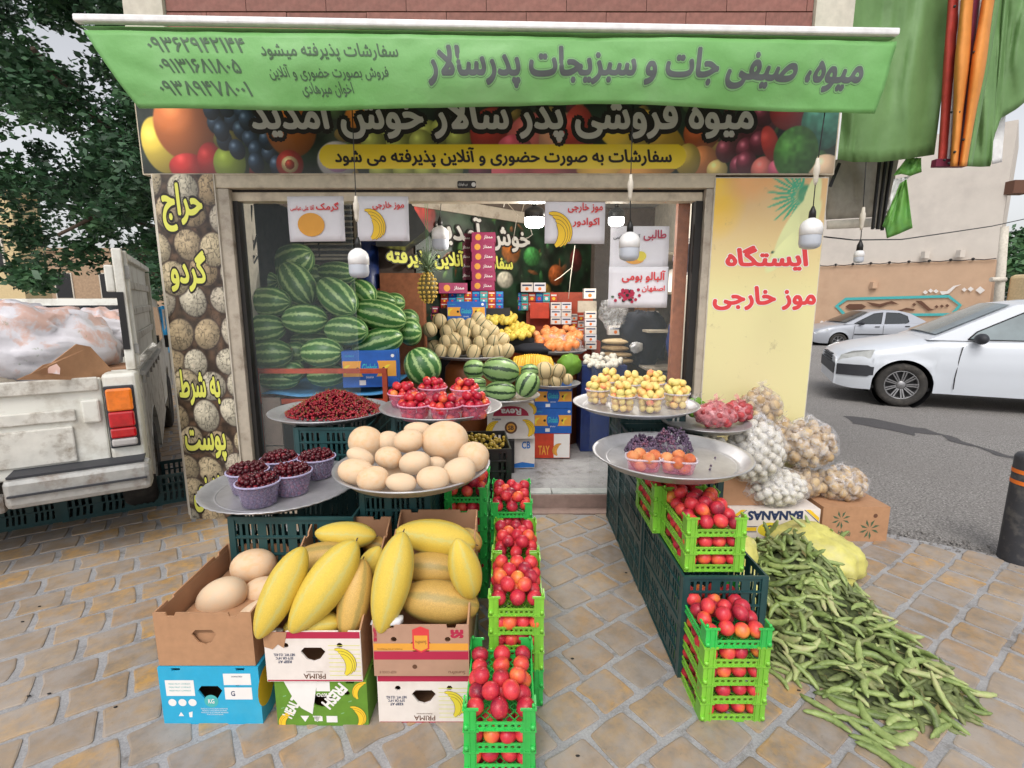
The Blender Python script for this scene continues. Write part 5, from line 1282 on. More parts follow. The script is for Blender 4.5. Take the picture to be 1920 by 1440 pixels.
# sour cherry heap
def cherry_heap():
    t = thing('sour_cherry_heap', 'heap of small sour cherries with green stalks on the metal tray', 'cherries', tA); rr = random.Random(8)
    c = on(628, 772, tA.z + .002); mb = MB(); st_ = MB()
    def hz(x, y): r2 = (x / .275) ** 2 + (y / .25) ** 2; return .125 * max(0, 1 - r2 ** .75) 
    for k in range(1500):
        a = rr.uniform(0, 2 * PI); q = math.sqrt(rr.random()); x, y = .29 * q * math.cos(a), .26 * q * math.sin(a)
        z = hz(x, y) * rr.uniform(.93, 1.05) + .009
        P = Vector((c.x + x, c.y + y, c.z + z)); mb.sphere(P, rr.uniform(.0062, .0085), 6, 5)
        if k % 3 == 0:
            e = P + Vector((rr.uniform(-1, 1), rr.uniform(-1, 1), rr.uniform(.3, 1))).normalized() * rr.uniform(.015, .03); st_.bar(P, e, .0014)
    mb.build('cherries', TX['sour_cherry'], t, kind='stuff'); st_.build('stalks', simple('cherry_stalk', S(130, 120, 60), .7), t, kind='stuff')
    grid_mb(lambda u, v: (c.x + .25 * v * math.cos(u * 2 * PI), c.y + .22 * v * math.sin(u * 2 * PI), c.z + hz(.25 * v * math.cos(u * 2 * PI), .22 * v * math.sin(u * 2 * PI)) * .93), 24, 8).build('heap_core', TX['cherry'], t, kind='stuff')
cherry_heap()

# ================================================================ MELONS
def melon_mesh(name, mat, taper=.0, ribs=0, ra=.02, pinch=0, n=28, bend=0.):
    b = MB(); V = []; F = []; nv = 18
    for j in range(nv + 1):
        th = PI * j / nv; x = -math.cos(th)
        for i in range(n):
            a = 2 * PI * i / n; r = math.sin(th) ** (.9 if not pinch else .85 + pinch * .4) * (1 + taper * x)
            r *= 1 + ra * (abs(math.cos(a * ribs / 2)) - .6 if ribs else 0)
            V.append((x * (1 + pinch * .05 * abs(x) ** 8), r * math.cos(a), r * math.sin(a) + bend * (x * x - .3)))
    for j in range(nv):
        for i in range(n): F.append((j * n + i, j * n + (i + 1) % n, (j + 1) * n + (i + 1) % n, (j + 1) * n + i))
    return b.add(V, F, 0, True).mesh(name, TX[mat])
WM = melon_mesh('watermelon', 'watermelon', .06); WP = melon_mesh('watermelon', 'watermelon_pale', .03); CT = melon_mesh('cantaloupe', 'cantaloupe', 0, 10, .06)
PMn = [melon_mesh('beige_melon', 'persian_melon', .03 * k, 0) for k in (0, 1, 2)]
CY = [melon_mesh('yellow_melon', 'canary', .1, 10, .025, .6, bend=.05), melon_mesh('yellow_melon', 'canary2', .05, 12, .03, .4)]
def ell(me, name, px, py, ax, by, ang, Y=None, Z=None, tilt=0., depth_ratio=1., roll=None, **kw):
    """ellipsoid with half axes ax, by photo pixels; ang = long axis angle in the picture (degrees, up positive); tilt = long axis leaning away"""
    p = atY(px, py, Y) if Y is not None else atZ(px, py, Z)
    k = m_per_px(p); rt = Vector((1, 0, 0)); up_ = Vector((0, sT, cT)); fw = Vector((0, cT, -sT))
    a = math.radians(ang); lx = (rt * math.cos(a) + up_ * math.sin(a)) * math.cos(tilt) + fw * math.sin(tilt); lx.normalize()
    ly = fw.cross(lx); ly = ly.normalized() if ly.length > .01 else up_; lz = lx.cross(ly)
    M3 = Matrix((lx, ly, lz)).transposed() @ Matrix.Rotation(R.uniform(0, 6.28) if roll is None else roll, 3, 'X')
    o = place(me, name, p, M3.to_euler(), (ax * k / max(math.cos(tilt), .5), by * k, by * k * depth_ratio), **kw); return o
WL = [(542, 496, 47, 31, 25, 4.3, 'topmost, nearest the cooler grille'), (558, 533, 43, 29, -55, 3.98, 'leaning on end at the top left of the pile'), (497, 531, 26, 20, 5, 4.1, 'small one with a yellow patch at the left'), (504, 566, 41, 26, -3, 3.87, 'long one at the left, second row'),
      (632, 512, 38, 20, -5, 4.45, 'dark one at the back of the pile'), (632, 557, 43, 29, -42, 3.92, 'tilted one below the hanging bulb'), (680, 550, 25, 23, -45, 4.2, 'right of the tilted melon below the bulb'), (712, 562, 30, 16, -10, 4.5, 'back row under the orange frame'),
      (738, 568, 20, 18, 0, 4.6, 'farthest back right'), (712, 591, 47, 27, -14, 4.0, 'large bright one past the glass edge'), (572, 599, 39, 27, 0, 3.84, 'pale bellied one in the centre'), (649, 620, 39, 26, -4, 3.82, 'right of centre behind the glass'),
      (494, 617, 37, 26, 8, 3.82, 'left with a yellow end'), (765, 600, 19, 19, 0, 4.35, 'small right side one, upper'), (769, 623, 20, 24, 0, 4.15, 'right side one, lower'), (707, 643, 46, 25, 18, 3.94, 'resting on the blue banana carton'),
      (507, 664, 37, 26, 3, 3.78, 'bottom left row'), (604, 661, 38, 26, 0, 3.78, 'bottom middle row'), (556, 662, 22, 22, 0, 3.98, 'between the two bottom ones'), (590, 637, 40, 18, 0, 4.05, 'mostly hidden in the middle'),
      (545, 696, 24, 20, 0, 3.86, 'seen through the orange rack, middle'), (612, 702, 33, 22, 5, 3.86, 'end on above the blue liner'), (520, 712, 38, 18, 0, 3.84, 'lowest left on the blue liner'), (460, 588, 15, 28, 0, 4.15, 'dark one at the left wall'),
      (600, 566, 34, 24, 0, 4.3, 'dark gap filler behind the centre'), (540, 576, 30, 24, 10, 4.25, 'shaded one behind the left row'), (660, 590, 36, 24, 0, 4.3, 'shaded one behind the right row'), (580, 520, 34, 24, 0, 4.5, 'shaded one behind the top'), (480, 640, 30, 22, 0, 4.1, 'shaded one behind the lower left'), (655, 660, 26, 22, 0, 4.1, 'shaded one left of the carton'),
      (792, 686, 33, 32, -60, 3.72, 'standing alone beside the blue carton')]
for (px, py, a, b, an, Y, w) in WL:
    ell(WM, 'watermelon', px, py, a * 1.06, b * 1.07, an, Y=Y, tilt=R.uniform(-.25, .25), label=f'striped dark green watermelon, {w}', cat='watermelon', group='watermelons piled in the window' if 'alone' not in w else None)
for (px, py, a, b, an, Y, w) in [(939, 695, 35, 25, -8, 3.95, 'largest on top'), (889, 692, 20, 19, 0, 4.1, 'small one at the left'), (939, 733, 29, 19, -3, 3.88, 'long one in front'), (989, 721, 25, 23, 60, 3.86, 'round one at the front right'), (993, 697, 17, 15, 0, 4.1, 'small one at the back right'), (890, 718, 22, 12, 0, 4.05, 'low one behind the plums'), (905, 735, 20, 12, 0, 4.0, 'hidden low one at the left')]:
    ell(WP, 'watermelon', px, py, a, b, an, Y=Y, label=f'pale green watermelon with thin dark stripes, {w}', cat='watermelon', group='pale watermelons on the inner tray')
for (px, py, r_, w) in [(1021, 695, 17, 'upper left'), (1047, 696, 14, 'upper right'), (1021, 716, 11, 'lower left'), (1042, 714, 12.5, 'lower middle'), (1064, 711, 10.5, 'lower right'), (1034, 704, 12, 'back')]:
    ell(CT, 'cantaloupe', px, py, r_, r_, 90 + R.uniform(-20, 20), Y=4.32 if w != 'back' else 4.45, label=f'ribbed cantaloupe on the tray over the blue cartons, {w} one', cat='cantaloupe', group='cantaloupes on the small inner tray')
cc = [(155, 1025), (245, 1025), (370, 1028), (470, 1028), (530, 1026), (585, 1020), (195, 965), (310, 975), (412, 970), (500, 965), (555, 950), (250, 950), (200, 900), (310, 905), (395, 897), (490, 900), (440, 920), (240, 860), (350, 858), (425, 858), (280, 858), (150, 830), (400, 818), (90, 885), (455, 870), (350, 940), (120, 1000), (300, 1000), (430, 1000)]
for k, (x, y) in enumerate(cc):
    px, py = 780 + x / 3.4286, 360 + y / 3.4286; row = (1030 - y) / 65
    ell(CT, 'cantaloupe', px, py, 14.2, 13.6, 90 + R.uniform(-40, 40), Y=4.42 + .05 * row + (.15 if k > 24 else 0), label='grey green ribbed cantaloupe in the big heap inside the doorway', cat='cantaloupe', group='cantaloupes heaped inside the doorway')
tray('serving_tray', 'dark rimmed tray under the cantaloupe heap', atY(887, 668, 4.62), .37); p = atY(887, 668, 4.62)
mb = MB(); mb.lathe([(0, -.03), (.2, -.03), (.26, -.1), (.27, -.3), (.24, -.6), (.2, p.z * -1 + FZ + .005), (0, p.z * -1 + FZ + .005)], 30, p); mb.build('tray_barrel', TX['barrel'], label='brown barrel carrying the cantaloupe tray', cat='barrel')
tray('serving_tray', 'metal tray under the pale green watermelons', atY(940, 745, 3.98), .31)
tray('serving_tray', 'small metal tray of cantaloupes on blue cartons', atY(1040, 722, 4.45), .23)
# beige melons on tray F
ML = [((686), 829, 32, 30, -15, .30, 0), (728, 828, 22, 20, 0, .36, 1), (783, 806, 26, 15, 0, .42, 2), (766, 827, 28, 22, 8, .25, 3), (834, 826, 44, 37, 0, .24, 4), (728, 858, 25, 21, -10, .16, 5), (778, 868, 30, 22, 8, .14, 6),
      (888, 856, 29, 28, -20, .14, 7), (861, 883, 31, 25, 12, .06, 8), (812, 897, 31, 23, 0, .02, 9), (752, 905, 29, 18, -5, .0, 10), (699, 898, 30, 24, 5, .02, 11), (668, 884, 34, 24, -8, .08, 12), (676, 857, 27, 16, -25, .2, 13), (816, 870, 20, 14, 0, .2, 14), (741, 883, 24, 16, 0, .2, 15), (846, 856, 20, 15, 0, .3, 16)]
wh = ['big netted one at the upper left', 'small one behind the upper left', 'low one peeking at the very back', 'oval one at the top centre', 'largest pale one at the top right', 'round one in the left middle', 'oval one in the centre', 'large one at the right rim', 'front right one', 'front one right of centre', 'front centre one', 'front left yellowish one', 'leftmost long one', 'shaded one behind the leftmost', 'shaded centre one', 'shaded left centre one', 'shaded right one']
for (px, py, a, b, an, dy, k) in ML:
    ell(PMn[k % 3], 'beige_melon', px, py, a, b, an, Y=tF.y - .28 + dy * 1.2 + (.06 if b > 26 else 0), depth_ratio=1., label=f'smooth beige melon on the front tray, {wh[k]}', cat='melon', group='beige melons heaped on the front tray')

# ================================================================ CARTONS
def carton(name, label, cat, fx0, fx1, fy, z0, zf, D, mat, inm='kraft_in', zb=None, hand=True, holes=True, grp='banana cartons at the front of the stall', rz=0, th=.006, notch=True, closed=False, side_mat=None):
    """open-topped box: front face from fx0 to fx1 at y = fy, height zf at the front and zb at the back"""
    zb = zb if zb is not None else zf; W = fx1 - fx0; h = zf - z0; hb = zb - z0; c = (fx0, fy, z0)
    t = thing(name, label, cat, c, grp); mats = [TX[mat], TX[inm]]
    def prof(w, hl, hr, n=True):
        P = [(0, 0), (w, 0), (w, hr)]
        if n and notch:
            for q in (.82, .18):
                hh = hl + (hr - hl) * q; P += [(w * q + .018, hh), (w * q + .014, hh - .014), (w * q - .014, hh - .014), (w * q - .018, hh)]
        P.append((0, hl)); return P
    hh = [(W / 2 - .045, h * .60), (W / 2 - .022, h * .44), (W / 2, h * .40), (W / 2 + .022, h * .44), (W / 2 + .045, h * .60), (W / 2 + .03, h * .68), (W / 2 - .03, h * .68)]
    hl = ([hh] if hand else []) + ([circ(W * .22, h * .72, .011), circ(W * .78, h * .72, .011)] if holes else [])
    def two(b):          # outer print, inner kraft
        return b
    MB().plate(prof(W, h, h), hl, (fx0, fy, z0), X_, Z_, th).build('front_panel', mats[0], t)
    hh2 = [(x, y * hb / h) for x, y in hh]
    MB().plate(prof(W, hb, hb), [hh2] if hand else [], (fx1, fy + D, z0), (-1, 0, 0), Z_, th).build('back_panel', mats[1] if zb > zf + .02 else mats[0], t)
    MB().plate(prof(D - 2 * th - .002, h, hb), [], (fx1, fy + th + .001, z0), (0, 1, 0), Z_, th).build('side_panel', TX[side_mat or mat], t)
    MB().plate(prof(D - 2 * th - .002, hb, h), [], (fx0, fy + D - th - .001, z0), (0, -1, 0), Z_, th).build('side_panel', TX[side_mat or mat], t)
    mb = MB(); mb.box(fx0 + th + .001, fx1 - th - .001, fy + th + .001, fy + D - th - .001, z0 + .004, z0 + .01); mb.build('bottom_panel', mats[1], t)
    mb = MB(); e = th + .001   # thin inner liner faces
    mb.box(fx0 + e, fx1 - e, fy + e, fy + e + .002, z0 + .011, z0 + h - .02 if not hand else z0 + h * .38)
    mb.box(fx0 + e, fx0 + e + .0015, fy + e + .003, fy + D - e - .003, z0 + .011, z0 + min(h, hb) - .004); mb.box(fx1 - e - .0015, fx1 - e, fy + e + .003, fy + D - e - .003, z0 + .011, z0 + min(h, hb) - .004)
    mb.build('liner', mats[1], t)
    if closed: MB().box(fx0 + .001, fx1 - .001, fy + .001, fy + D / 2 - .002, zf - .003, zf + .002).box(fx0 + .001, fx1 - .001, fy + D / 2 + .002, fy + D - .001, zf - .003, zf + .003).build('lid_flap', mats[0], t)
    t.rotation_euler = (0, 0, rz)
    return t
def ftext(t, s, cx, cz, w, h, y, mat, bold=.02, flip=False, rot=0, shear=0):
    m_ = MB(); a = math.radians(rot + (180 if flip else 0)); text(m_, s, (cx, y, cz), (math.cos(a), 0, math.sin(a)), (-math.sin(a), 0, math.cos(a)), w, h, 0, bold, shear); m_.build('print_text', TX[mat], t)
def label_(t, x0, x1, z0, z1, y, mat='ink_white'): flat(t, 'paper_label', mat, [(x0, z0), (x1, z0), (x1, z1), (x0, z1)], y)

# left pair: cyan carton below, plain brown open box with beige melons above
bx = carton('banana_carton', 'cyan printed carton on the ground under the plain brown box', 'carton', -1.292, -.925, 1.617, 0, .236, .49, 'card_cyan', closed=True)
y = 1.6165
label_(bx, -1.270, -1.165, .12, .185, y); label_(bx, -1.055, -.955, .165, .212, y); label_(bx, -1.055, -.955, .105, .155, y)
for k in range(3): MB().disc((-1.252 + k * .037, y, .092), .015, 16, axis='y').build('print_badge', TX['ink_white'], bx)
ftext(bx, 'G', -1.025, .13, .014, .02, y - .0005, 'ink_navy'); MB().disc((-1.108, y, .098), .026, 20, axis='y').build('print_badge', TX['ink_teal'], bx); ftext(bx, 'KG', -1.108, .098, .022, .018, y - .0005, 'ink_white')
for k, w_ in enumerate((.1, .09, .1, .06)): ftext(bx, 'PRODUCT OF ECUADOR BANANAS', -1.1, .066 - k * .008, w_, .005, y, 'ink_white', 0)
for k in range(3): ftext(bx, 'FRESH FRUIT COMPANY', -1.217, .17 - k * .014, .08, .006, y - .0005, 'ink_teal', 0)
ftext(bx, 'BANANAS FRESH', -1.005, .2, .04, .006, y - .0005, 'ink_navy', 0)
flat(bx, 'print_triangle', 'ink_white', [(-1.235, .035), (-1.215, .035), (-1.225, .052)], y); flat(bx, 'print_triangle', 'ink_white', [(-1.195, .03), (-1.185, .03), (-1.182, .055), (-1.196, .05)], y)
flat(bx, 'side_banana', 'ink_gold', [], y) if False else None
mb = MB(); mb.add([(-.9245, 1.66 + .06 * math.cos(a / 20 * 2 * PI), .13 + .075 * math.sin(a / 20 * 2 * PI)) for a in range(20)], [tuple(range(20))]); mb.build('print_banana', TX['ink_yellow'], bx)
b1 = carton('brown_box', 'plain brown open box of three beige melons on the cyan carton', 'box', -1.287, -.935, 1.622, .2405, .452, .48, 'kraft', holes=False, zb=.47)
for (px, py, a, b, an, Y, w, k) in ((475, 1061, 41, 31, 8, 2.0, 'at the back of the brown box', 0), (416, 1119, 46, 34, 22, 1.83, 'at the left of the brown box', 1), (494, 1110, 36, 28, 0, 1.9, 'half hidden by the yellow melons', 2), (484, 1152, 48, 25, 30, 1.74, 'at the front edge of the brown box', 0)):
    ell(PMn[k], 'beige_melon', px, py, a, b, an, Y=Y, label=f'pale beige melon {w}', cat='melon', group='melons in the plain brown box')
MB().box(-1.27, -.95, 1.64, 2.08, .255, .36).build('packing', TX['kraft'], label='brown packing at the bottom of the plain brown box', cat='packing')
# middle pair
gb = carton('banana_carton', 'crushed olive green banana carton at the bottom of the middle stack', 'carton', -.868, -.53, 1.612, 0, .19, .47, 'card_green', closed=True, rz=-.01)
y = 1.6115
ftext(gb, 'HEALTHY', -.80, .095, .13, .035, y, 'ink_white', .05, rot=62); ftext(gb, 'FRESH', -.65, .125, .11, .04, y, 'ink_white', .05, rot=-130, shear=.1)
label_(gb, -.715, -.665, .145, .185, y, 'ink_white'); ftext(gb, 'TI07O', -.69, .13, .05, .014, y, 'ink_white', .03, flip=True)
flat(gb, 'torn_paper', 'ink_white', [(-.832, .186), (-.71, .187), (-.735, .05), (-.775, .075), (-.80, .11)], y - .001)
bananas(gb, -.575, .045, .05, y, 'ink_yellow', -1); bananas(gb, -.83, .02, .045, y, 'ink_yellow', 1, 3); bananas(gb, -.55, .15, .045, y, 'ink_yellow', 1, 2)
for (a, b) in ((-.765, .03), (-.72, .03)): flat(gb, 'print_symbol', 'ink_white', [(a - .016, b + .012), (a + .016, b + .012), (a, b - .014)], y)
label_(gb, -.685, -.645, .015, .042, y); label_(gb, -.73, -.7, .02, .04, y, 'ink_white')
for (a, b) in ((-.84, .12), (-.63, .05), (-.6, .1), (-.85, .07)): flat(gb, 'print_dash', 'ink_palegreen', [(a, b), (a + .012, b + .004), (a + .012, b + .008), (a, b + .004)], y)
pb_ = carton('banana_carton', 'white and crimson banana carton overflowing with yellow melons, torn at one corner', 'carton', -.885, -.54, 1.60, .194, .395, .5, 'card_white', zb=.6, side_mat='kraft', rz=0)
y = 1.5995
def prima(t, x0, x1, z0, z1, y, band_top=True, flip=True):
    w, h = x1 - x0, z1 - z0
    label_(t, x0 + .002, x1 - .002, z1 - h * .14, z1 - .002, y, 'ink_crimson') if band_top else None
    label_(t, x0 + .002, x1 - .002, z0 + .002, z0 + h * .035, y, 'ink_crimson')
    for k in range(8):
        z = z0 + h * (.12 + k * .085); label_(t, x0 + w * .66, x1 - .004, z, z + .0022, y, 'ink_lime')
    ftext(t, 'PRIMA', x0 + w * .5, z0 + h * .11, w * .23, h * .1, y - .0004, 'ink_brown', .01, flip=True)
    ftext(t, 'PREMIUM BANANAS', x0 + w * .5, z0 + h * .2, w * .17, h * .025, y - .0004, 'ink_brown', 0, flip=True)
    ftext(t, 'KEEP AT', x0 + w * .2, z0 + h * .40, w * .14, h * .05, y - .0004, 'ink_navy', .03, flip=True)
    ftext(t, '55°F OR 14°C', x0 + w * .2, z0 + h * .47, w * .18, h * .05, y - .0004, 'ink_navy', .03, flip=True)
    ftext(t, 'NET WT. 13.5 KG.', x0 + w * .2, z0 + h * .54, w * .22, h * .05, y - .0004, 'ink_navy', .03, flip=True)
    bananas(t, x0 + w * .8, z0 + h * .42, w * .19, y - .0008, 'ink_banana', -1)
prima(pb_, -.885, -.54, .194, .395, y)
flat(pb_, 'torn_card', 'kraft', [(-.886, .393), (-.8, .393), (-.815, .33), (-.835, .345), (-.855, .325), (-.885, .335)], y - .0015)
# right stack of the three
p1 = carton('banana_carton', 'white and crimson banana carton on the ground at the bottom of the right stack', 'carton', -.495, -.155, 1.622, 0, .204, .47, 'card_white', closed=True)
prima(p1, -.495, -.155, 0, .204, 1.6215)
p2 = carton('banana_carton', 'tan banana carton with orange and crimson bands holding five long yellow melons', 'carton', -.500, -.155, 1.61, .208, .412, .51, 'card_brown', zb=.625, side_mat='kraft')
y = 1.6095
label_(p2, -.498, -.157, .312, .34, y, 'ink_gold'); label_(p2, -.498, -.157, .275, .308, y, 'ink_crimson')
flat(p2, 'print_shield', 'ink_red', [(-.357, .318), (-.327, .303), (-.297, .318), (-.297, .395), (-.327, .408), (-.357, .395)], y - .0005); flat(p2, 'print_shield', 'ink_gold', [(-.351, .322), (-.327, .310), (-.303, .322), (-.303, .372), (-.351, .372)], y - .001)
ftext(p2, 'Sumifru', -.327, .345, .04, .014, y - .0015, 'ink_brown', 0, flip=True); ftext(p2, 'Sumifru', -.2, .222, .06, .014, y, 'ink_brown', 0, flip=True); ftext(p2, 'Product of the Philippines', -.44, .318, .09, .008, y - .0005, 'ink_brown', 0, flip=True)
ftext(p2, 'SE', -.197, .378, .03, .04, y, 'ink_crimson', .06, rot=90); ftext(p2, '285', -.49, .375, .012, .05, y, 'ink_crimson', .05)
MB().disc((-.352, y, .246), .009, 14, axis='y').build('print_badge', TX['ink_brown'], p2); ftext(p2, 'KEEP COOL 8', -.45, .224, .06, .01, y, 'ink_brown', 0, flip=True)
STK = MB().tube([(.96, 0, .02), (1.03, .01, .0), (1.08, .05, .03)], [.06, .035, .03], 7).mesh('melon_stalk', TX['bark'])
def ymelon(px, py, a, b, an, Y, k, lab, tilt=0, roll=None):
    o = ell(CY[k], 'yellow_melon', px, py, a, b, an, Y=Y, tilt=tilt, roll=roll, label=lab, cat='melon', group='long yellow melons in the open cartons')
    place(STK, 'melon_stalk', (0, 0, 0), parent=None).parent = o
ymelon(648, 1003, 56, 25, -3, 1.98, 0, 'bright yellow melon lying across the back of the middle carton')
ymelon(527, 1109, 78, 33, 68, 1.66, 0, 'yellow and orange striped melon leaning at the front left of the middle carton', .35)
ymelon(609, 1098, 88, 40, 56, 1.68, 0, 'largest pale yellow melon leaning across the middle carton', .3)
ymelon(600, 1050, 60, 32, 10, 1.88, 1, 'ochre melon behind the largest one in the middle carton')
ymelon(665, 1122, 66, 30, 82, 1.70, 1, 'plain ochre melon standing at the right of the middle carton', .3)
ymelon(690, 1066, 42, 22, 62, 1.86, 0, 'small melon squeezed at the right wall of the middle carton', .2)
ymelon(585, 1172, 52, 27, 5, 1.66, 0, 'pale melon low behind the torn front panel')
ymelon(620, 1130, 46, 30, 20, 1.78, 1, 'shaded ochre melon between the leaning ones')
ymelon(702, 1020, 26, 16, -20, 2.02, 1, 'small melon end behind the bright back melon')
ymelon(735, 1090, 84, 36, 80, 1.69, 0, 'long yellow melon standing at the left of the tan carton', .3)
ymelon(817, 1008, 74, 33, -10, 1.93, 0, 'long yellow melon across the back of the tan carton')
ymelon(810, 1066, 56, 31, -5, 1.85, 1, 'ochre melon in the middle of the tan carton')
ymelon(822, 1128, 76, 39, -8, 1.74, 1, 'fat ochre ribbed melon at the front of the tan carton')
ymelon(871, 1066, 60, 30, -78, 1.72, 0, 'pale yellow melon leaning on the right wall of the tan carton', .25)
ymelon(880, 1012, 26, 20, -40, 2.0, 1, 'small melon at the back right corner of the tan carton')
TX['tissue'] = simple('tissue_paper', S(210, 210, 212), .8, var=.1)
for (px, py, Y, lab) in ((715, 1165, 1.64, 'crumpled white tissue between the two melon cartons'), (514, 1190, 1.63, 'crumpled grey plastic at the torn carton corner'), (705, 1034, 2.0, 'crumpled clear film at the back of the middle carton'), (740, 1163, 1.635, 'white wrapping under the leaning yellow melon')):
    p = atY(px, py, Y); MB().sphere(p, .026, 14, 9, fn=lambda d, s=px: 1 + .5 * nz(d.x * 2.2 + s, d.y * 2.2, d.z * 2.2), sc=(1.3, 1, .7)).build('crumpled_paper', TX['tissue'], label=lab, cat='wrapping')

# inner banana cartons
def bluebox(name, lab, x0, x1, y0, z0, z1, D, rz=0, grp='blue and yellow banana cartons'):
    t = carton(name, lab, 'carton', x0, x1, y0, z0, z1, D, 'card_blue', closed=True, grp=grp, hand=False, holes=False, rz=rz, notch=False)
    y = y0 - .0006; w, h = x1 - x0, z1 - z0
    label_(t, x0 + w * .01, x1 - w * .01, z0 + h * .3, z0 + h * .74, y, 'ink_gold')
    MB().disc((x0 + w * .5, y - .0004, z0 + h * .55), w * .17, 20, axis='y', ry=h * .36).build('print_badge', TX['card_blue'], t)
    ftext(t, 'Globals', x0 + w * .5, z0 + h * .55, w * .27, h * .22, y - .0009, 'ink_cyan', .02, shear=.2); ftext(t, 'BANANA', x0 + w * .5, z0 + h * .28, w * .14, h * .06, y - .0009, 'ink_white', 0)
    for sx in (.28, .76): MB().disc((x0 + w * sx, y - .0006, z0 + h * .52), .012, 12, axis='y').build('vent_hole', TX['black'], t)
    bananas(t, x0 + w * .1, z0 + h * .5, w * .12, y - .0004, 'ink_banana', 1, 2, False); bananas(t, x0 + w * .84, z0 + h * .5, w * .12, y - .0004, 'ink_banana', 1, 2, False)
    label_(t, x0 + w * .3, x0 + w * .42, z0 + h * .06, z0 + h * .2, y, 'ink_white'); ftext(t, 'GLOBALS', x0 + w * .14, z0 + h * .88, w * .16, h * .05, y, 'ink_cyan', 0); MB().disc((x0 + w * .93, y, z0 + h * .88), .013, 12, axis='y').build('print_badge', TX['ink_white'], t)
    return t
a, b = atY(1001, 860, 4.38), atY(1070, 860, 4.38)
rb = carton('banana_carton', 'red and white banana carton at the bottom of the blue stack', 'carton', a.x, b.x - .01, 4.38, FZ + .006, .355, .38, 'card_red', closed=True, hand=False, holes=False, notch=False)
label_(rb, a.x + .18, b.x - .012, FZ + .01, .352, 4.3793, 'ink_white'); bananas(rb, a.x + .22, .21, .07, 4.3785, 'ink_gold', 1); ftext(rb, 'TAY', a.x + .09, .2, .1, .08, 4.3793, 'ink_gold', .03)
bluebox('banana_carton', 'blue and yellow banana carton, lower of the pair beside the white carton', a.x, b.x, 4.375, .36, .588, .4); bluebox('banana_carton', 'blue and yellow banana carton, upper one under the small cantaloupe tray', a.x, b.x, 4.37, .592, .80, .4)
a, b = atY(944, 870, 4.10), atY(1003, 870, 4.10)
cb = carton('banana_carton', 'white carton with blue waves and a small banana under the white and crimson carton', 'carton', a.x - .04, b.x, 4.08, FZ + .006, .40, .4, 'card_white', closed=True, hand=False, holes=False, rz=.12, notch=False)
ftext(cb, 'CB', b.x - .075, .33, .07, .06, 4.079, 'ink_blue', .03); bananas(cb, a.x + .02, .28, .07, 4.079, 'ink_yellow', 1, 2)
x_ = a.x - .038; flat(cb, 'print_wave', 'ink_blue', [(x_, FZ + .01), (b.x - .002, FZ + .01), (b.x - .002, .16), (x_ + .2, .18), (x_ + .12, .165), (x_ + .06, .19), (x_, .17)], 4.079)
a, b = atY(905, 830, 4.02), atY(1002, 830, 4.02)
rv = carton('banana_carton', 'white carton with upside down crimson arch lettering below the pale watermelons', 'carton', a.x + .04, b.x, 4.03, .404, .71, .4, 'card_white', closed=True, hand=False, holes=False, rz=.05, notch=False)
y = 4.029; w = b.x - a.x - .04; x0 = a.x + .04
flat(rv, 'print_arch', 'ink_crimson', [(x0 + .05, .60)] + [(x0 + w * .5 - (w * .38) * math.cos(q * PI / 12), .60 + .085 * math.sin(q * PI / 12)) for q in range(13)], y)
ftext(rv, 'Reva', x0 + w * .5, .635, w * .42, .05, y - .0005, 'ink_white', .04, flip=True); MB().disc((x0 + w * .5, y - .0005, .50), .052, 24, axis='y').build('print_badge', TX['ink_brown'], rv); MB().disc((x0 + w * .5, y - .001, .50), .036, 24, axis='y').build('print_badge', TX['ink_gold'], rv)
ftext(rv, 'SB', x0 + w * .5, .5, .045, .035, y - .0016, 'ink_brown', .04); ftext(rv, 'Premium', x0 + w * .2, .575, .07, .018, y, 'ink_navy', .02); ftext(rv, 'BANANA', x0 + w * .5, .565, .08, .014, y - .0016, 'ink_white', .03)
bananas(rv, x0 + w * .14, .49, .09, y, 'ink_yellow', 1); bananas(rv, x0 + w * .84, .5, .09, y, 'ink_yellow', -1); bananas(rv, x0 + w * .08, .66, .06, y, 'ink_yellow', 1, 2); bananas(rv, x0 + w * .93, .66, .06, y, 'ink_yellow', -1, 2)
# support for the inner tray of pale melons
MB().box(-.32, .02, 4.0, 4.3, FZ, .40).build('inner_block', TX['black'], label='dark box carrying cartons beside the plum crate', cat='box')
# ================================================================ BEAN SIDE: cartons, bags, pods
a, b = atY(1366, 1010, 2.98), atY(1533, 1010, 2.98)
nb = carton('banana_carton', 'white carton with upside down navy lettering and yellow corner stripes behind the fava beans', 'carton', a.x, b.x, 2.98, 0, .245, .4, 'card_white', closed=True, hand=False, holes=False, notch=False, grp='cartons carrying bags by the road')
y = 2.979; w = b.x - a.x
label_(nb, a.x + .002, b.x - .002, .10, .125, y, 'ink_yellow'); label_(nb, a.x + .002, b.x - .002, .127, .132, y, 'ink_navy'); label_(nb, a.x + .002, b.x - .002, .092, .097, y, 'ink_navy')
for (s, x0) in ((1, a.x), (-1, b.x)):
    flat(nb, 'print_stripe', 'ink_yellow', [(x0 + s * .005, .165), (x0 + s * .095, .243), (x0 + s * .065, .243), (x0 + s * .005, .19)][::s], y - .0004); flat(nb, 'print_stripe', 'ink_navy', [(x0 + s * .005, .155), (x0 + s * .105, .243), (x0 + s * .1, .243), (x0 + s * .005, .161)][::s], y - .0004)
ftext(nb, 'BANANAS', a.x + w * .5, .205, w * .60, .056, y - .0008, 'ink_navy', .05, flip=True)
MB().disc((a.x + w * .45, y - .0006, .11), .085, 26, axis='y', ry=.055).build('print_badge', TX['card_white'], nb); MB().disc((a.x + w * .45, y - .001, .11), .078, 26, axis='y', ry=.048).build('print_badge', TX['ink_banana'], nb); ftext(nb, 'SOL', a.x + w * .45, .12, .09, .035, y - .0016, 'ink_navy', .05, flip=True)
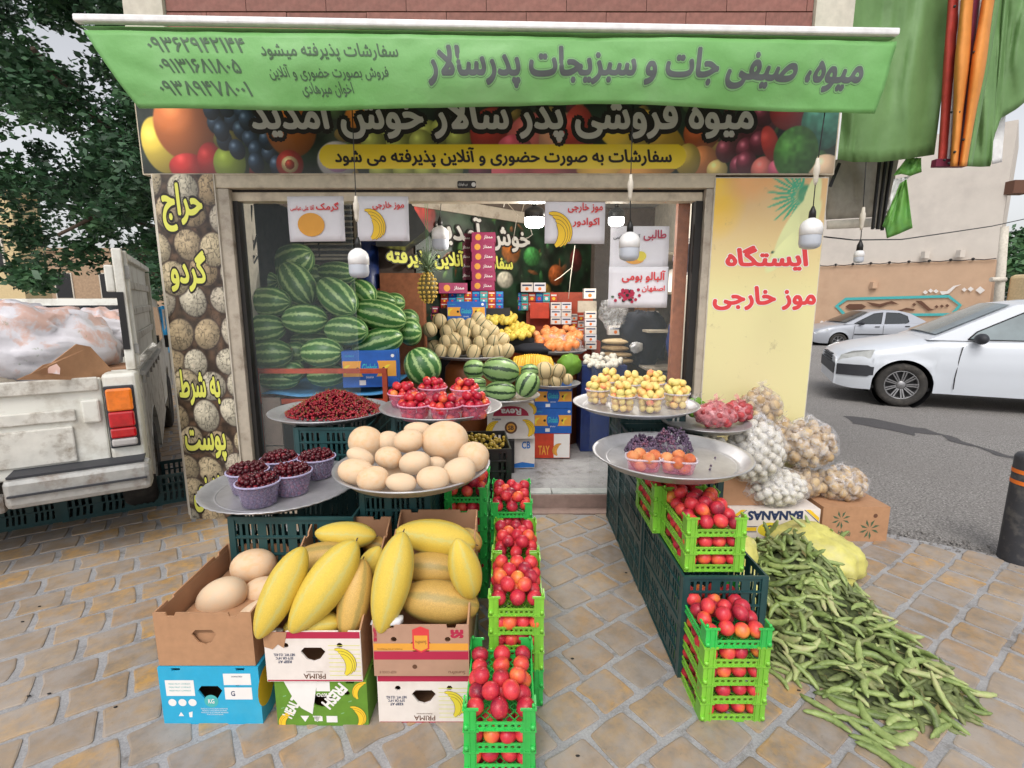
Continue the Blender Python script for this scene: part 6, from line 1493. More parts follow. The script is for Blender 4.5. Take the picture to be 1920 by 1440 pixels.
a, b = atY(1538, 1010, 3.03), atY(1662, 1010, 3.03)
kb = carton('brown_box', 'tan cardboard box with green palm prints at the edge of the road', 'box', a.x, b.x, 3.03, 0, .238, .42, 'kraft', closed=True, hand=False, holes=False, notch=False, grp='cartons carrying bags by the road')
y = 3.029
for (cx, cz, s) in ((a.x + .12, .155, .062), (a.x + .31, .09, .068)):
    for k in range(8):
        an = math.radians(k * 45 + 20 if k != 6 else 275); L = s * (1 if k != 6 else 1.1); x1, z1 = cx + L * math.cos(an), cz + L * math.sin(an); nx, nz_ = -math.sin(an) * s * .17, math.cos(an) * s * .17
        flat(kb, 'print_palm', 'ink_green', [(cx + .2 * (x1 - cx), cz + .2 * (z1 - cz)), (cx + .65 * (x1 - cx) + nx, cz + .65 * (z1 - cz) + nz_), (x1, z1), (cx + .6 * (x1 - cx) - nx * .3, cz + .6 * (z1 - cz) - nz_ * .3)], y)
ftext(kb, 'ISLAM', a.x + .15, .06, .08, .025, y, 'ink_green', .02, flip=True, rot=-12); MB().disc((a.x + .34, y, .18), .014, 16, axis='y').build('vent_hole', TX['ink_brown'], kb)
# low cardboard behind the crates where the bags begin
MB().hexa([(1.0, 2.6, .0), (1.3, 2.6, 0), (1.3, 3.35, 0), (1.0, 3.35, 0), (1.0, 2.6, .36), (1.27, 2.62, .33), (1.27, 3.33, .33), (1.0, 3.33, .37)]).build('brown_box', TX['kraft'], label='flattened brown cardboard beside the dark crates under the garlic bag', cat='box')
MB().box(1.28, 1.62, 3.385 - .35, 3.36, .25, .56).build('brown_box', TX['kraft_in'], label='brown box hidden behind the garlic bags against the yellow panel', cat='box')

GA = [MB().sphere((0, 0, 0), .025, 12, 8, fn=lambda d: 1 + .25 * max(0, d.z - .8) * 4 - .04 * (abs(d.z) > .9), sc=(1, 1, .86)).mesh('onion', TX['garlic'])]
PO = [MB().sphere((0, 0, 0), .028, 11, 8, fn=lambda d, k=k: 1 + .18 * nz(d.x * 1.3 + k, d.y * 1.3, d.z * 1.3), sc=(1.15, .92, .9)).mesh('potato', TX['potato']) for k in range(3)]
def bag(name, label, c, rx, ry, rz_, meshes, fr, n, fname, flab, fcat, grp, film='bag', tilt=0, seed=0, knot=True, objs=True, wr=.10):
    """film bag lying round its bulbs; c = centre of the base"""
    rr = random.Random(seed); t = thing(name, label, 'bag', c, grp)
    C0 = Vector(c) + Vector((0, 0, rz_ * .92)); rot = Matrix.Rotation(tilt, 3, 'Y')
    pts = []; tries = 0
    gx = int(rx / fr) + 1
    lay = 0; z = -rz_ + fr
    P = []
    # close packing on a shell so the outside shows bulbs
    N = n; ga = PI * (3 - math.sqrt(5))
    for k in range(N):
        zz = 1 - 2 * (k + .5) / N; rad = math.sqrt(1 - zz * zz); an = k * ga
        p = Vector((rx * .86 * rad * math.cos(an), ry * .86 * rad * math.sin(an), rz_ * .86 * zz))
        e = 1 + .10 * nz(p.x * 12 + seed, p.y * 12, p.z * 12)
        P.append(p * e)
    for p in P:
        if p.y > ry * .45: continue
        q = C0 + rot @ p; s = rr.uniform(.85, 1.3)
        if q.z - c[2] < fr * .8: q.z = c[2] + fr * .8
        if objs: place(meshes[rr.randrange(len(meshes))], fname, q, (rr.uniform(-2, 2), rr.uniform(-2, 2), rr.uniform(0, 6)), s, label=flab, cat=fcat, group=flab[:60])
    if not objs:
        mb = MB()
        for p in P: mb.sphere(C0 + rot @ p, fr * rr.uniform(.8, 1.2), 8, 6)
        mb.build('contents', meshes, t, kind='stuff')
    # inner filler so nothing shows through
    MB().sphere((0, 0, 0), 1, 16, 10).add([], []).build('x', TX['dark']) if False else None
    fb = MB(); fb.sphere(C0, .74, 18, 12, sc=(rx, ry, rz_)); fb.build('inner_contents', meshes[0].materials[0] if objs else meshes, t, kind='stuff')
    V = []; F = []; nu, nv = 56, 34
    for j in range(nv + 1):
        th = PI * j / nv
        for i in range(nu):
            a = 2 * PI * i / nu; d = Vector((math.sin(th) * math.cos(a), math.sin(th) * math.sin(a), math.cos(th)))
            pin = math.exp(-((th) / .55) ** 2)
            e = 1.06 + wr * nz(d.x * 3 + seed, d.y * 3, d.z * 3) + wr * .5 * abs(nz(d.x * 9 + seed, d.y * 9, d.z * 9)) + pin * (.05 * math.sin(a * 9) + .03 * math.sin(a * 17))
            p = Vector((d.x * rx, d.y * ry, d.z * rz_)) * e
            if knot: p.z += rz_ * .14 * math.exp(-(th / .22) ** 2); p.x *= 1 - .5 * math.exp(-(th / .3) ** 2) * (th > .02)
            q = C0 + rot @ p
            if q.z < c[2] + .001: q.z = c[2] + .001
            V.append(q)
    for j in range(nv):
        for i in range(nu): F.append((j * nu + i, (j + 1) * nu + i, (j + 1) * nu + (i + 1) % nu, j * nu + (i + 1) % nu))
    MB().add(V, F, 0, True).build('bag_film', TX[film], t)
    if knot:
        kp = C0 + rot @ Vector((0, 0, rz_ * 1.16)); mb = MB()
        for k in range(5):
            a = k * 1.3 + seed; q = kp + Vector((math.cos(a) * rr.uniform(.02, .05), math.sin(a) * .02 - .01, rr.uniform(.0, .05)))
            m1 = (kp + q) / 2; o_ = Vector((.009 + .006 * math.sin(k), 0, .006)); mb.add([kp - o_ * .3, m1 - o_ * 1.3, q - o_ * 1.1, q + o_ * .9, m1 + o_ * 1.2, kp + o_ * .3], [(0, 1, 4, 5), (1, 2, 3, 4)])
        mb.build('bag_knot', TX[film], t)
    return t
z1 = .248
def bagat(px, py, Y, z, wpx, hpx, *a, dr=.8, **k):
    """px, py centre pixel of the bag at depth Y"""
    p = atY(px, py, Y); m_ = m_per_px(p); rx, rz_ = wpx / 2 * m_, hpx / 2 * m_
    lab = k.pop('label'); base = p.z - rz_ * .92 if z is None else z
    return bag('produce_bag', lab, (p.x, Y, base), rx, rx * dr, rz_ if z is None else max(.05, (p.z - z) / .92 if p.z > z else .08), *a, **k)
bagat(1448, 911, 2.98 + .12, .248, 122, 88, GA, .0205, 86, 'onion', 'small white onion in the lower bag on the white carton', 'onion', 'bags of small white onions', label='clear bag of small white onions lying on the white carton', seed=1)
bagat(1414, 846, 3.02, None, 108, 118, GA, .0205, 96, 'onion', 'small white onion in the upper bag against the yellow panel', 'onion', 'bags of small white onions', label='larger clear bag of small white onions stacked above the other one', seed=2, tilt=.12)
bagat(1502, 905, 3.22, .24, 72, 92, PO, .024, 32, 'potato', 'small potato in the middle bag between onions and road', 'potato', 'bags of small potatoes', label='narrow dull bag of small potatoes between the onions and the roadside bag', seed=3, film='bag_net')
bagat(1576, 905, 3.2, .24, 92, 86, PO, .024, 42, 'potato', 'small potato in the roadside bag on the tan box', 'potato', 'bags of small potatoes', label='clear bag of small potatoes sitting on the tan palm print box', seed=4)
bagat(1513, 832, 3.24, None, 104, 88, PO, .024, 46, 'potato', 'small potato in the upper bag against the yellow panel edge', 'potato', 'bags of small potatoes', label='wide clear bag of small potatoes resting on two other bags', seed=5)
bagat(1428, 762, 3.2, None, 70, 64, PO, .024, 30, 'potato', 'brown root in the knotted bag high against the yellow panel', 'potato', 'bags of small potatoes', label='knotted bag of brown roots highest against the yellow panel', seed=6, film='bag_net')
bagat(1465, 815, 3.3, None, 44, 60, PO, .024, 24, 'potato', 'brown root in the squeezed bag behind the onions', 'potato', 'bags of small potatoes', label='squeezed bag of brown roots between the onion bag and potato bag', seed=7, film='bag_net')
TX['shallot'] = simple('shallot_skin', S(168, 62, 66), .5, var=.3, rnd=.2)
SHA = [MB().sphere((0, 0, 0), .021, 10, 7, sc=(1, 1, 1.2)).mesh('shallot', TX['shallot'])]
bagat(1342, 778, 2.92, None, 74, 44, SHA, .021, 40, 'shallot', 'red shallot in the larger pink bag', 'shallot', 'pink bags of shallots', label='larger pink film bag of red shallots on the rear tray', seed=8, film='bag_pink')
bagat(1384, 771, 3.0, None, 48, 36, SHA, .021, 26, 'shallot', 'red shallot in the smaller pink bag', 'shallot', 'pink bags of shallots', label='smaller pink film bag of red shallots with a tied knot', seed=9, film='bag_pink')
bagat(1304, 765, 3.05, None, 34, 34, TX['card_green'], .02, 24, 'x', 'x', 'x', 'x', label='small clear bag of green herbs at the apricot tray edge', seed=10, objs=False)
bagat(1330, 836, 2.95, None, 60, 34, GA, .0205, 36, 'onion', 'white onion in the bag under the shallot tray', 'onion', 'bags of small white onions', label='flat bag of white onions tucked under the shallot tray', seed=11)
MB().box(1.04, 1.5, 2.8, 3.3, .0, atY(1362, 795, 3.0).z - .008).build('tray_stand', TX['crate_dark'], label='dark crate block standing under the shallot tray', cat='crate') if False else None
dup(PC, (1.12, 3.06, .55), 0, (.5, .9, .66), 'short dark green crate standing under the shallot tray'); 

# yellow sacks
TX['sack'] = simple('yellow_sack', S(208, 202, 112), .45, var=.14, bump=.8, bscale=30, dirt=S(204, 198, 150), dirt_amt=.8, dscale=6)
def sack(label, pts, Yb, Yf, zb):
    t = thing('yellow_sack', label, 'sack', (pts[0][0], pts[0][1], 0), 'yellow sacks under the fava beans')
    return t
def blobsack(label, c, r3, seed):
    MB().sphere(c, 1, 40, 26, sc=r3, fn=lambda d: 1 + .16 * nz(d.x * 2 + seed, d.y * 2, d.z * 2) + .09 * abs(nz(d.x * 6 + seed, d.y * 7, d.z * 7)) + .02 * nz(d.x * 18, d.y * 18, d.z * 18)).build('yellow_sack', TX['sack'], label=label, cat='sack', group='yellow sacks under the fava beans')
blobsack('yellow woven sack bulging out of the bean heap on the road side', (1.76, 2.70, .10), (.23, .27, .145), 1)
blobsack('crumpled yellow sack mouth between the nectarine crates and the beans', (1.15, 2.36, .30), (.085, .1, .09), 4)
blobsack('yellow sack body drooping beside the front dark crate', (1.13, 2.27, .13), (.09, .17, .15), 9)

# fava bean heap
HP = [(1.10, 1.95), (1.06, 2.5), (1.35, 2.85), (1.75, 2.8), (1.86, 2.5), (1.80, 2.05), (1.80, 1.72), (1.55, 1.57), (1.28, 1.72)]
def inside(x, y):
    c = False; n = len(HP)
    for i in range(n):
        (xa, ya), (xb, yb) = HP[i], HP[(i + 1) % n]
        if (ya > y) != (yb > y) and x < (xb - xa) * (y - ya) / (yb - ya) + xa: c = not c
    return c
def hh_(x, y):
    d = 9
    for i in range(len(HP)):
        a_, b_2 = Vector(HP[i]), Vector(HP[(i + 1) % len(HP)]); p = Vector((x, y)); t = max(0, min(1, (p - a_).dot(b_2 - a_) / (b_2 - a_).length_squared)); d = min(d, (p - (a_ + (b_2 - a_) * t)).length)
    if not inside(x, y): return -d * .2
    peak = .32 * math.exp(-(((x - 1.5) / .45) ** 2 + ((y - 2.62) / .5) ** 2)); return min(peak + .045, d * .9) + .02 * nz(x * 5, y * 5)
heap = thing('fava_heap', 'sprawling heap of green fava bean pods spilling over the pavement', 'beans', (1.5, 2.2, 0))
def pod(kind):
    rr = random.Random(kind); L = rr.uniform(.10, .155); n = 13; P = []; rad = []; bend = rr.choice([-1, 1]) * rr.uniform(.2, 1.7); b2 = rr.uniform(-.3, .3)
    for i in range(n):
        u = i / (n - 1); a = bend * (u - .5) ; P.append((L * (u - .5), L * bend * .5 * (u - .5) ** 2 * 1.6, L * b2 * (u - .5) ** 2))
        e = math.sin(PI * min(1, max(0, u * .96 + .02))) ** .42; rad.append((.0122 * e * (1 + .12 * math.sin(u * 4.5 * 2 * PI)) if 0 < i < n - 1 else .0018))
    return MB().tube(P, rad, 8, flat=.72).mesh('fava_pod', TX['pod'])
PODS = [pod(k) for k in range(14)]
V = []; gx_, gy_ = 44, 44
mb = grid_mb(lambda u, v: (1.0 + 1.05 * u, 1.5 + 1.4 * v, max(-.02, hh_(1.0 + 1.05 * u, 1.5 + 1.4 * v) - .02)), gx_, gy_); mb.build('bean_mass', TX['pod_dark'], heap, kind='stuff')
ZN = ('high on the heap below the lettered carton', 'halfway down the heap', "at the heap's foot"); ZX = ('beside the nectarine crates', 'along its middle', 'on the roadside flank')
def put_pod(x, y, z, mb=None, k=None, ang=None, big=1.):
    e = .03; gx__ = (hh_(x + e, y) - hh_(x - e, y)) / (2 * e); gy__ = (hh_(x, y + e) - hh_(x, y - e)) / (2 * e)
    n = Vector((-gx__ + R.gauss(0, .4), -gy__ + R.gauss(0, .4), 1)).normalized() if z > .02 else Vector((0, 0, 1))
    an = ang if ang is not None else (math.atan2(-.8, .45) + R.gauss(0, .75) if R.random() < .65 else R.uniform(0, 6.28))
    d = Vector((math.cos(an), math.sin(an), 0)); d = (d - n * d.dot(n)).normalized(); s = n.cross(d)
    M3 = Matrix((d, s, n)).transposed() @ Matrix.Rotation(R.choice([0, PI]) + R.gauss(0, .3), 3, 'X')
    me = PODS[R.randrange(len(PODS))] if k is None else PODS[k]; sc_ = R.uniform(.85, 1.4) * big
    if mb is not None: mb.add([M3 @ (v.co * sc_) + Vector((x, y, z)) for v in me.vertices], [tuple(p.vertices) for p in me.polygons], 0, True)
    else: place(me, 'fava_pod', (x, y, z), M3.to_euler(), sc_, label=f"green fava bean pod {ZN[min(2, int((2.9 - y) / .48))]}, {ZX[min(2, int((x - 1.) / .3))]}", cat='bean pod', group=f"fava pods {ZN[min(2, int((2.9 - y) / .48))]}, {ZX[min(2, int((x - 1.) / .3))]}")
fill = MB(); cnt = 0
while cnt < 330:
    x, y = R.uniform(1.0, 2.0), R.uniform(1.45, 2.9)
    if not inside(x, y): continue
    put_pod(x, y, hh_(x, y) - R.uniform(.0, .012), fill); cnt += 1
fill.build('buried_pods', TX['pod_shaded'], heap, kind='stuff')
cnt = 0
while cnt < 262:
    x, y = R.uniform(1.0, 2.0), R.uniform(1.45, 2.9)
    if not inside(x, y): continue
    put_pod(x, y, hh_(x, y) + R.uniform(.002, .034)); cnt += 1
for (px, py, an) in ((1530, 1320, -50), (1552, 1345, -40), (1645, 1400, -60), (1660, 1418, -62), (1675, 1425, -55), (1600, 1330, -30), (1690, 1385, 15), (1480, 1265, -60), (1470, 1250, -50), (1460, 1268, -70), (1790, 1325, -60), (1810, 1312, -40), (1832, 1300, -20), (1770, 1345, -65), (1740, 1350, 0), (1700, 1360, 10), (1755, 1290, 80), (1720, 1340, 60), (1640, 1365, -80), (1500, 1240, 30), (1455, 1225, -60), (1820, 1330, -45), (1560, 1300, 10), (1600, 1350, -20), (1580, 1310, -30), (1625, 1375, -60), (1660, 1370, -10), (1710, 1320, -40), (1680, 1345, 20), (1640, 1340, -20)):
    p = atZ(px, py, .013); put_pod(p.x, p.y, .013, ang=math.radians(an), big=1.1)
for (px, py) in ((1440, 1000), (1450, 990), (1495, 1000), (1505, 985), (1520, 990), (1555, 1000), (1575, 1010)):
    p = atY(px, py, 2.75); place(PODS[R.randrange(14)], 'fava_pod', p, (R.gauss(0, .4), R.uniform(-1.5, -.4), R.uniform(0, 6)), 1.1, label='green fava bean pod poking up at the top of the heap against the white carton', cat='bean pod', group='fava pods at the top of the heap')
mb = MB()      # dry stalks and leaves mixed in
for _ in range(150):
    x, y = R.uniform(1.02, 1.98), R.uniform(1.5, 2.85)
    if not inside(x, y): continue
    z = hh_(x, y) + .018; a = R.uniform(0, 6.28); L = R.uniform(.03, .1); mb.tube([(x, y, z), (x + L * .5 * math.cos(a), y + L * .5 * math.sin(a), z + .012), (x + L * math.cos(a + .3), y + L * math.sin(a + .3), z - .004)], [.0018, .0015, .0008], 4)
    if R.random() < .4: c = Vector((x, y, z + .006)); u = Vector((math.cos(a), math.sin(a), .3)) * .025; w_ = Vector((-math.sin(a), math.cos(a), .2)) * .011; mb.add([c - u, c - w_, c + u, c + w_], [(0, 1, 2, 3)])
for k in range(70):
    x = 1.08 + R.uniform(-.03, .05); y = R.uniform(1.95, 2.4); mb.tube([(x, y, R.uniform(.1, .25)), (x - .02, y - .02, R.uniform(.03, .1)), (x + R.uniform(-.03, .03), y - .05, .004)], .0016, 4)
mb.build('dry_stalks', simple('dry_stalk', S(112, 104, 62), .8, var=.3), heap, kind='stuff')

# ================================================================ INTERIOR GOODS
# orange rack and liner
rk = thing('orange_rack', 'orange painted steel rack holding the watermelons behind the window', 'rack', atY(600, 860, 3.68))
mb = MB(); q0, q1 = atY(473, 695, 3.66), atY(725, 695, 3.66); zA = q0.z; zB = atY(600, 752, 3.66).z
for z in (zA, zB): mb.box(q0.x, q1.x, 3.65, 3.68, z - .02, z + .014)
mb.build('front_rail', TX['orange_frame'], rk)
for x in (q0.x, q1.x - .035):
    for yy in (3.655, 4.75): MB().box(x, x + .035, yy, yy + .03, 0, zA + (.016 if yy < 4 else .62)).build('rack_post', TX['orange_frame'], rk)
for x in (q0.x + .002, q1.x - .033): MB().box(x, x + .03, 3.69, 4.75, zB - .02, zB + .012).build('side_rail', TX['orange_frame'], rk)
a = atY(700, 545, 4.75); b = atY(775, 545, 4.75); MB().box(a.x, b.x, 4.76, 4.79, a.z - .02, a.z + .02).box(b.x - .035, b.x, 4.76, 4.79, .2, a.z - .021).build('rear_frame', TX['orange_frame'], rk)
grid_mb(lambda u, v: (q0.x + .04 + (q1.x - q0.x - .08) * u, 3.69 + 1.0 * v, zB + .055 + .012 * nz(u * 5, v * 4) - .02 * math.sin(u * PI)), 20, 8).build('blue_liner', TX['blue_sheet'], rk, solid=.008)
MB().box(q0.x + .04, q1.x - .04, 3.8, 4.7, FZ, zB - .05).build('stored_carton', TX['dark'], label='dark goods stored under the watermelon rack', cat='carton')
p = atY(697, 700, 3.8)
b_ = bluebox('banana_carton', 'blue and yellow banana carton on the rack in front of the watermelons', atY(642, 700, 3.72).x, atY(742, 700, 3.72).x, 3.72, atY(690, 727, 3.72).z, atY(690, 660, 3.72).z, .3, rz=.14)
# cooler on the back wall, blue drum, hood, cables
co = thing('air_cooler', 'beige louvred evaporative cooler on the wall above the watermelons', 'cooler', atY(620, 430, 4.82))
a, b = atY(520, 370, 4.8), atY(672, 487, 4.8); MB().box(a.x, b.x, 4.8, 4.89, b.z, a.z + .3).build('cooler_body', TX['post_metal'], co)
n = 15
for k in range(n):
    z = b.z + .04 + k * (a.z + .2 - b.z) / n
    for (x0, x1) in ((a.x + .03, (a.x + b.x) / 2 - .01), ((a.x + b.x) / 2 + .01, b.x - .03)): mb = MB(); mb.obox(((x0 + x1) / 2, 4.785, z), ((x1 - x0) / 2, .012, .004), Matrix.Rotation(.6, 3, 'X')); mb.build('louvre', TX['post_metal'], co)
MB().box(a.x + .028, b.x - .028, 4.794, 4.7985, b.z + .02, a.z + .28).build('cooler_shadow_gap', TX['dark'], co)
cab = thing('wall_cables', 'tangle of black cables and a white switch box on the inner wall', 'cables', atY(445, 430, 3.9)); mb = MB()
for k in range(7):
    x = 430 + k * 7; mb.tube([atY(x, 385, 3.86), atY(x + 14 * math.sin(k), 430 + 8 * k, 3.84), atY(x + 12, 480, 3.83), atY(x - 6 + 8 * math.sin(k * 2), 520, 3.84), atY(x + 10, 500 - 10 * k, 3.85)], .007, 6)
mb.build('cable_loop', TX['cable'], cab); a = atY(424, 412, 3.8); mb = MB(); mb.obox(a + Vector((.07, 0, 0)), (.07, .02, .018), Matrix.Rotation(-.1, 3, 'Y')); mb.build('switch_box', TX['stone'], cab); a = atY(436, 480, 3.82); MB().box(a.x - .02, a.x + .02, 3.8, 3.84, a.z - .15, a.z + .15).build('conduit', TX['stone'], cab)
pl_ = thing('wooden_pole', 'brown wooden broom pole leaning behind the window by the walnut board', 'pole', atY(487, 858, 3.56)); MB().tube([atY(434, 538, 3.6), atY(462, 700, 3.57), atY(488, 858, 3.54)], .012, 8).build('handle', TX['wood'], pl_)
TX['hood'] = simple('dark_metal_hood', S(72, 74, 76), .35, metal=.4)
hd = thing('scale_hood', 'dark metal hood or scoop hanging behind the banana paper', 'hood', atY(740, 440, 4.5))
MB().add([atY(*q) for q in ((705, 462, 4.5), (760, 462, 4.5), (800, 430, 4.6), (770, 380, 4.7), (700, 400, 4.6), (690, 455, 4.9), (760, 475, 4.9), (808, 440, 4.9))], [(0, 1, 2, 3, 4), (0, 5, 6, 1), (1, 6, 7, 2)]).build('hood_sheet', TX['hood'], hd)
p = atY(690, 500, 4.8); MB().lathe([(0, -.3), (.09, -.3), (.1, -.2), (.1, .25), (0, .25)], 20, p).build('blue_drum', TX['crate_blue'], label='dark blue drum standing behind the watermelon pile', cat='drum')
MB().box(atY(712, 520, 4.72).x, atY(792, 520, 4.72).x, 4.72, 4.88, .3, atY(712, 512, 4.72).z).build('chipboard_panel', TX['wood'], label='brown chipboard panel behind the pineapple', cat='board')

# greeting banner on the slanting inner wall
gb_ = thing('greeting_banner', 'dark leafy banner with large silver lettering on the inner wall', 'banner', (0, 5.9, 2))
wa, wb_ = Vector((-.93, 4.90, 0)), Vector((1.05, 6.93, 0)); wd = (wb_ - wa).normalized(); wnm = Vector((wd.y, -wd.x, 0)) 
WLn = (wb_ - wa).length
def onwall(px, py, off=.03):
    r = ray(px, py); A_ = wa + wnm * off; t = (A_.x * wnm.x + A_.y * wnm.y) / (r[0] * wnm.x + r[1] * wnm.y); return Vector((r[0] * t, r[1] * t, CAM_H + r[2] * t))
def wl(p): return (p - wa).dot(wd)
def paint_leaf(U, V):
    C = np.zeros(U.shape + (3,)) + cv(24, 44, 30); C *= (.5 + 1.1 * hashn(U, V, 11)[..., None]); rr = random.Random(12)
    for _ in range(90): C = blob(C, U, V, rr.uniform(0, WLn), rr.uniform(0, 1.5), rr.uniform(.03, .11), rr.uniform(.01, .04), rr.uniform(0, 180), rr.choice([(46, 90, 50), (60, 110, 66), (36, 66, 40), (110, 70, 40), (84, 120, 60)]), .3, .5, .2)
    for (x, y, a_, b_2, c) in ((.1, 1.2, .16, .2, (180, 60, 50)), (.7, .9, .2, .16, (96, 140, 80)), (1.3, .95, .16, .16, (206, 120, 50)), (1.2, .62, .14, .1, (214, 210, 190)), (1.65, .9, .16, .12, (70, 150, 76)), (2.1, .7, .16, .14, (190, 100, 50)), (2.5, .9, .14, .16, (120, 50, 50)), (1.9, .5, .12, .1, (190, 150, 70)), (2.3, .4, .16, .1, (140, 90, 60))): C = blob(C, U, V, x, y, a_, b_2, 0, c, .3, .5, .15, tex=.3)
    return C
painted('leaf_sheet', tuple(wa + wnm * .02 + Vector((0, 0, 1.15))), tuple(wd), Z_, WLn, 1.3, .012, paint_leaf, gb_)
def wtext(s, p0, p1, h, mat, bold, off, ol=None, pc_=None):
    a, b = onwall(*p0), onwall(*p1); c = (a + b) / 2; w = (b - a).length
    if ol: m_ = MB(); text(m_, s, c, wd, Z_, w, h, off, bold + .06, -.1, ref=bold); m_.build('lettering_outline', TX[ol], gb_)
    m_ = MB(); text(m_, s, c, wd, Z_, w, h, off + .003, bold, -.1); m_.build('lettering', TX[mat], gb_)
wtext('خوش آمدید', (812, 432), (992, 446), .30, 'ink_silver', .03, .006, 'ink_black')
wtext('سفارشات آنلاین پذیرفته', (725, 486), (960, 492), .20, 'ink_lime', .04, .006, 'ink_black')
a = wa + Vector((-.02, -.04, 2.47)); b = wb_ + Vector((0, -.05, 2.47)); MB().bar(a, b, .05, .12).build('wall_trim', TX['post_metal'], shop)

# crimson date boxes
def small_box(name, label, c, w, d, h, mat, rz=0, grp=None, face=None):
    t = thing(name, label, 'carton', c, grp); x, y_, z = c; MB().box(x - w / 2, x + w / 2, y_, y_ + d, z, z + h).build('box_body', TX[mat], t, bevel=.002)
    if face: face(t, x, y_ - .001, z, w, h)
    t.rotation_euler = (0, 0, rz); return t
def crim(t, x, y_, z, w, h):
    MB().disc((x - w * .22, y_, z + h * .5), h * .32, 14, axis='y').build('print_date', TX['ink_gold'], t); m_ = MB(); text(m_, 'ممتاز', (x + w * .2, y_ - .0005, z + h * .5), X_, Z_, w * .36, h * .4, 0, .02); m_.build('print_text', TX['ink_white'], t)
Yc = 5.15
for k in range(6):
    py = 545 - k * 18.2; p = atY(905 + (k % 2) * 1.5, py, Yc); small_box('date_carton', f"crimson date carton in the tall inner stack, {('bottom', 'second', 'third', 'fourth', 'fifth', 'top')[k]} one", (p.x, Yc, p.z), .235, .25, .096, 'card_crimson', grp='crimson date cartons', face=crim)
for k in range(5):
    p = atY(867, 525 - k * 17.5, Yc + .15); small_box('date_carton', f"dark maroon date carton in the shaded stack, {('bottom', 'second', 'third', 'fourth', 'top')[k]} one", (p.x, Yc + .15, p.z), .2, .25, .092, 'card_darkred', grp='shaded date cartons', face=crim)
p = atY(850, 550, 4.95); small_box('date_carton', 'open crimson date carton lying at a slant by the pineapple', (p.x, 4.95, p.z), .28, .2, .1, 'card_crimson', .25, face=crim)
p = atY(870, 600, 4.9); MB().box(p.x - .25, p.x + .45, 5.0, 5.4, FZ, atY(870, 578, 5.0).z).build('goods_counter', TX['black'], label='dark goods counter carrying the crimson date cartons', cat='counter')
# packets of tea and snacks in rows
def packets(x0, x1, y0, y1, nx, ny, Y, cols, nm, lab, grp):
    k = 0
    for j in range(ny):
        for i in range(nx):
            px = x0 + (x1 - x0) * (i + .5) / nx; py = y0 + (y1 - y0) * (j + 1) / ny; p = atY(px, py, Y); s = m_per_px(p); w = (x1 - x0) / nx * s * .94; h = (y1 - y0) / ny * s * .93
            def fc(t, x, y_, z, w, h, c=cols[(i * 7 + j * 3) % len(cols)]):
                label_(t, x - w * .4, x + w * .4, z + h * .62, z + h * .8, y_, c[1]); MB().disc((x, y_, z + h * .32), h * .2, 8, axis='y').build('print_spot', TX[c[2]], t)
            c = cols[(i * 7 + j * 3) % len(cols)]
            small_box(nm, lab.format(n=('first', 'second', 'third', 'fourth', 'fifth', 'sixth', 'seventh', 'eighth')[i], r=('top', 'second', 'third', 'fourth', 'fifth', 'sixth', 'seventh', 'eighth')[j]), (p.x, Y, p.z), w, .1, h, c[0], grp=grp, face=fc); k += 1
packets(826, 944, 546, 578, 8, 3, 5.06, [('card_red', 'ink_white', 'ink_yellow'), ('card_blue', 'ink_cyan', 'ink_red'), ('ink_teal', 'ink_red', 'ink_white')], 'snack_box', 'small red or blue snack box, {n} in the {r} row under the date cartons', 'snack boxes under the date cartons')
packets(950, 1045, 548, 582, 7, 2, 5.9, [('card_red', 'ink_white', 'ink_yellow'), ('card_blue', 'ink_cyan', 'ink_red'), ('ink_teal', 'ink_red', 'ink_white')], 'snack_box', 'small red or blue snack box, {n} in the {r} row right of the banana carton', 'snack boxes on the inner shelf')
W3 = [('card_white', 'ink_navy', 'ink_orange'), ('paper', 'ink_navy', 'ink_orange')]
packets(1070, 1096, 588, 640, 2, 4, 5.75, [('card_white', 'ink_navy', 'ink_orange'), ('card_red', 'ink_white', 'ink_yellow')], 'tea_box', 'small red or white tea box, {n} in the {r} row left of the packet column', 'tea boxes on the inner shelf')
packets(786, 822, 574, 600, 3, 2, 5.0, [('card_crimson', 'ink_white', 'ink_gold'), ('black', 'ink_gold', 'ink_white')], 'date_box', 'small date box, {n} in the {r} row below the pineapple', 'small date boxes below the pineapple')
packets(976, 1024, 529, 547, 2, 1, 5.8, W3, 'nut_packet', 'white nut packet, {n} of the pair on top of the red shelf', 'white nut packets')
packets(1032, 1072, 566, 608, 2, 3, 5.7, W3, 'nut_packet', 'white nut packet, {n} in the {r} row of the middle stack', 'white nut packets')
packets(1094, 1118, 540, 560, 1, 1, 5.4, W3, 'nut_packet', 'white nut packet alone above the framed picture', 'white nut packets')
packets(1096, 1119, 583, 655, 1, 5, 5.3, W3, 'nut_packet', 'white nut packet in the column by the glass edge, {r} from the top', 'white nut packets')
packets(1140, 1168, 610, 628, 1, 1, 5.2, W3, 'nut_packet', 'white nut packet behind the right glass', 'white nut packets')
p = atY(1101, 575, 5.35); MB().box(p.x - .1, p.x + .1, 5.35, 5.37, p.z - .06, p.z + .06).build('card_reader', TX['post_metal'], label='small grey framed device beside the nut packets', cat='device')
p = atY(1012, 582, 5.75); MB().box(p.x - .11, p.x + .11, 5.74, 5.8, p.z - .09, p.z + .09).build('red_pouch', TX['card_red'], label='orange red pouch on the shelf left of the white packets', cat='pouch')
a = atY(945, 640, 5.6); b = atY(1120, 640, 5.6); sh = thing('red_shelf', 'red painted shelf unit with sloping fruit displays', 'shelf', (a.x, 5.6, 0)); MB().box(a.x, b.x, 6.0, 6.05, FZ, atY(1000, 548, 6).z).build('shelf_back', TX['orange_frame'], sh); MB().box(a.x, b.x, 5.4, 5.99, FZ, atY(1000, 640, 5.4).z).build('shelf_base', TX['orange_frame'], sh)
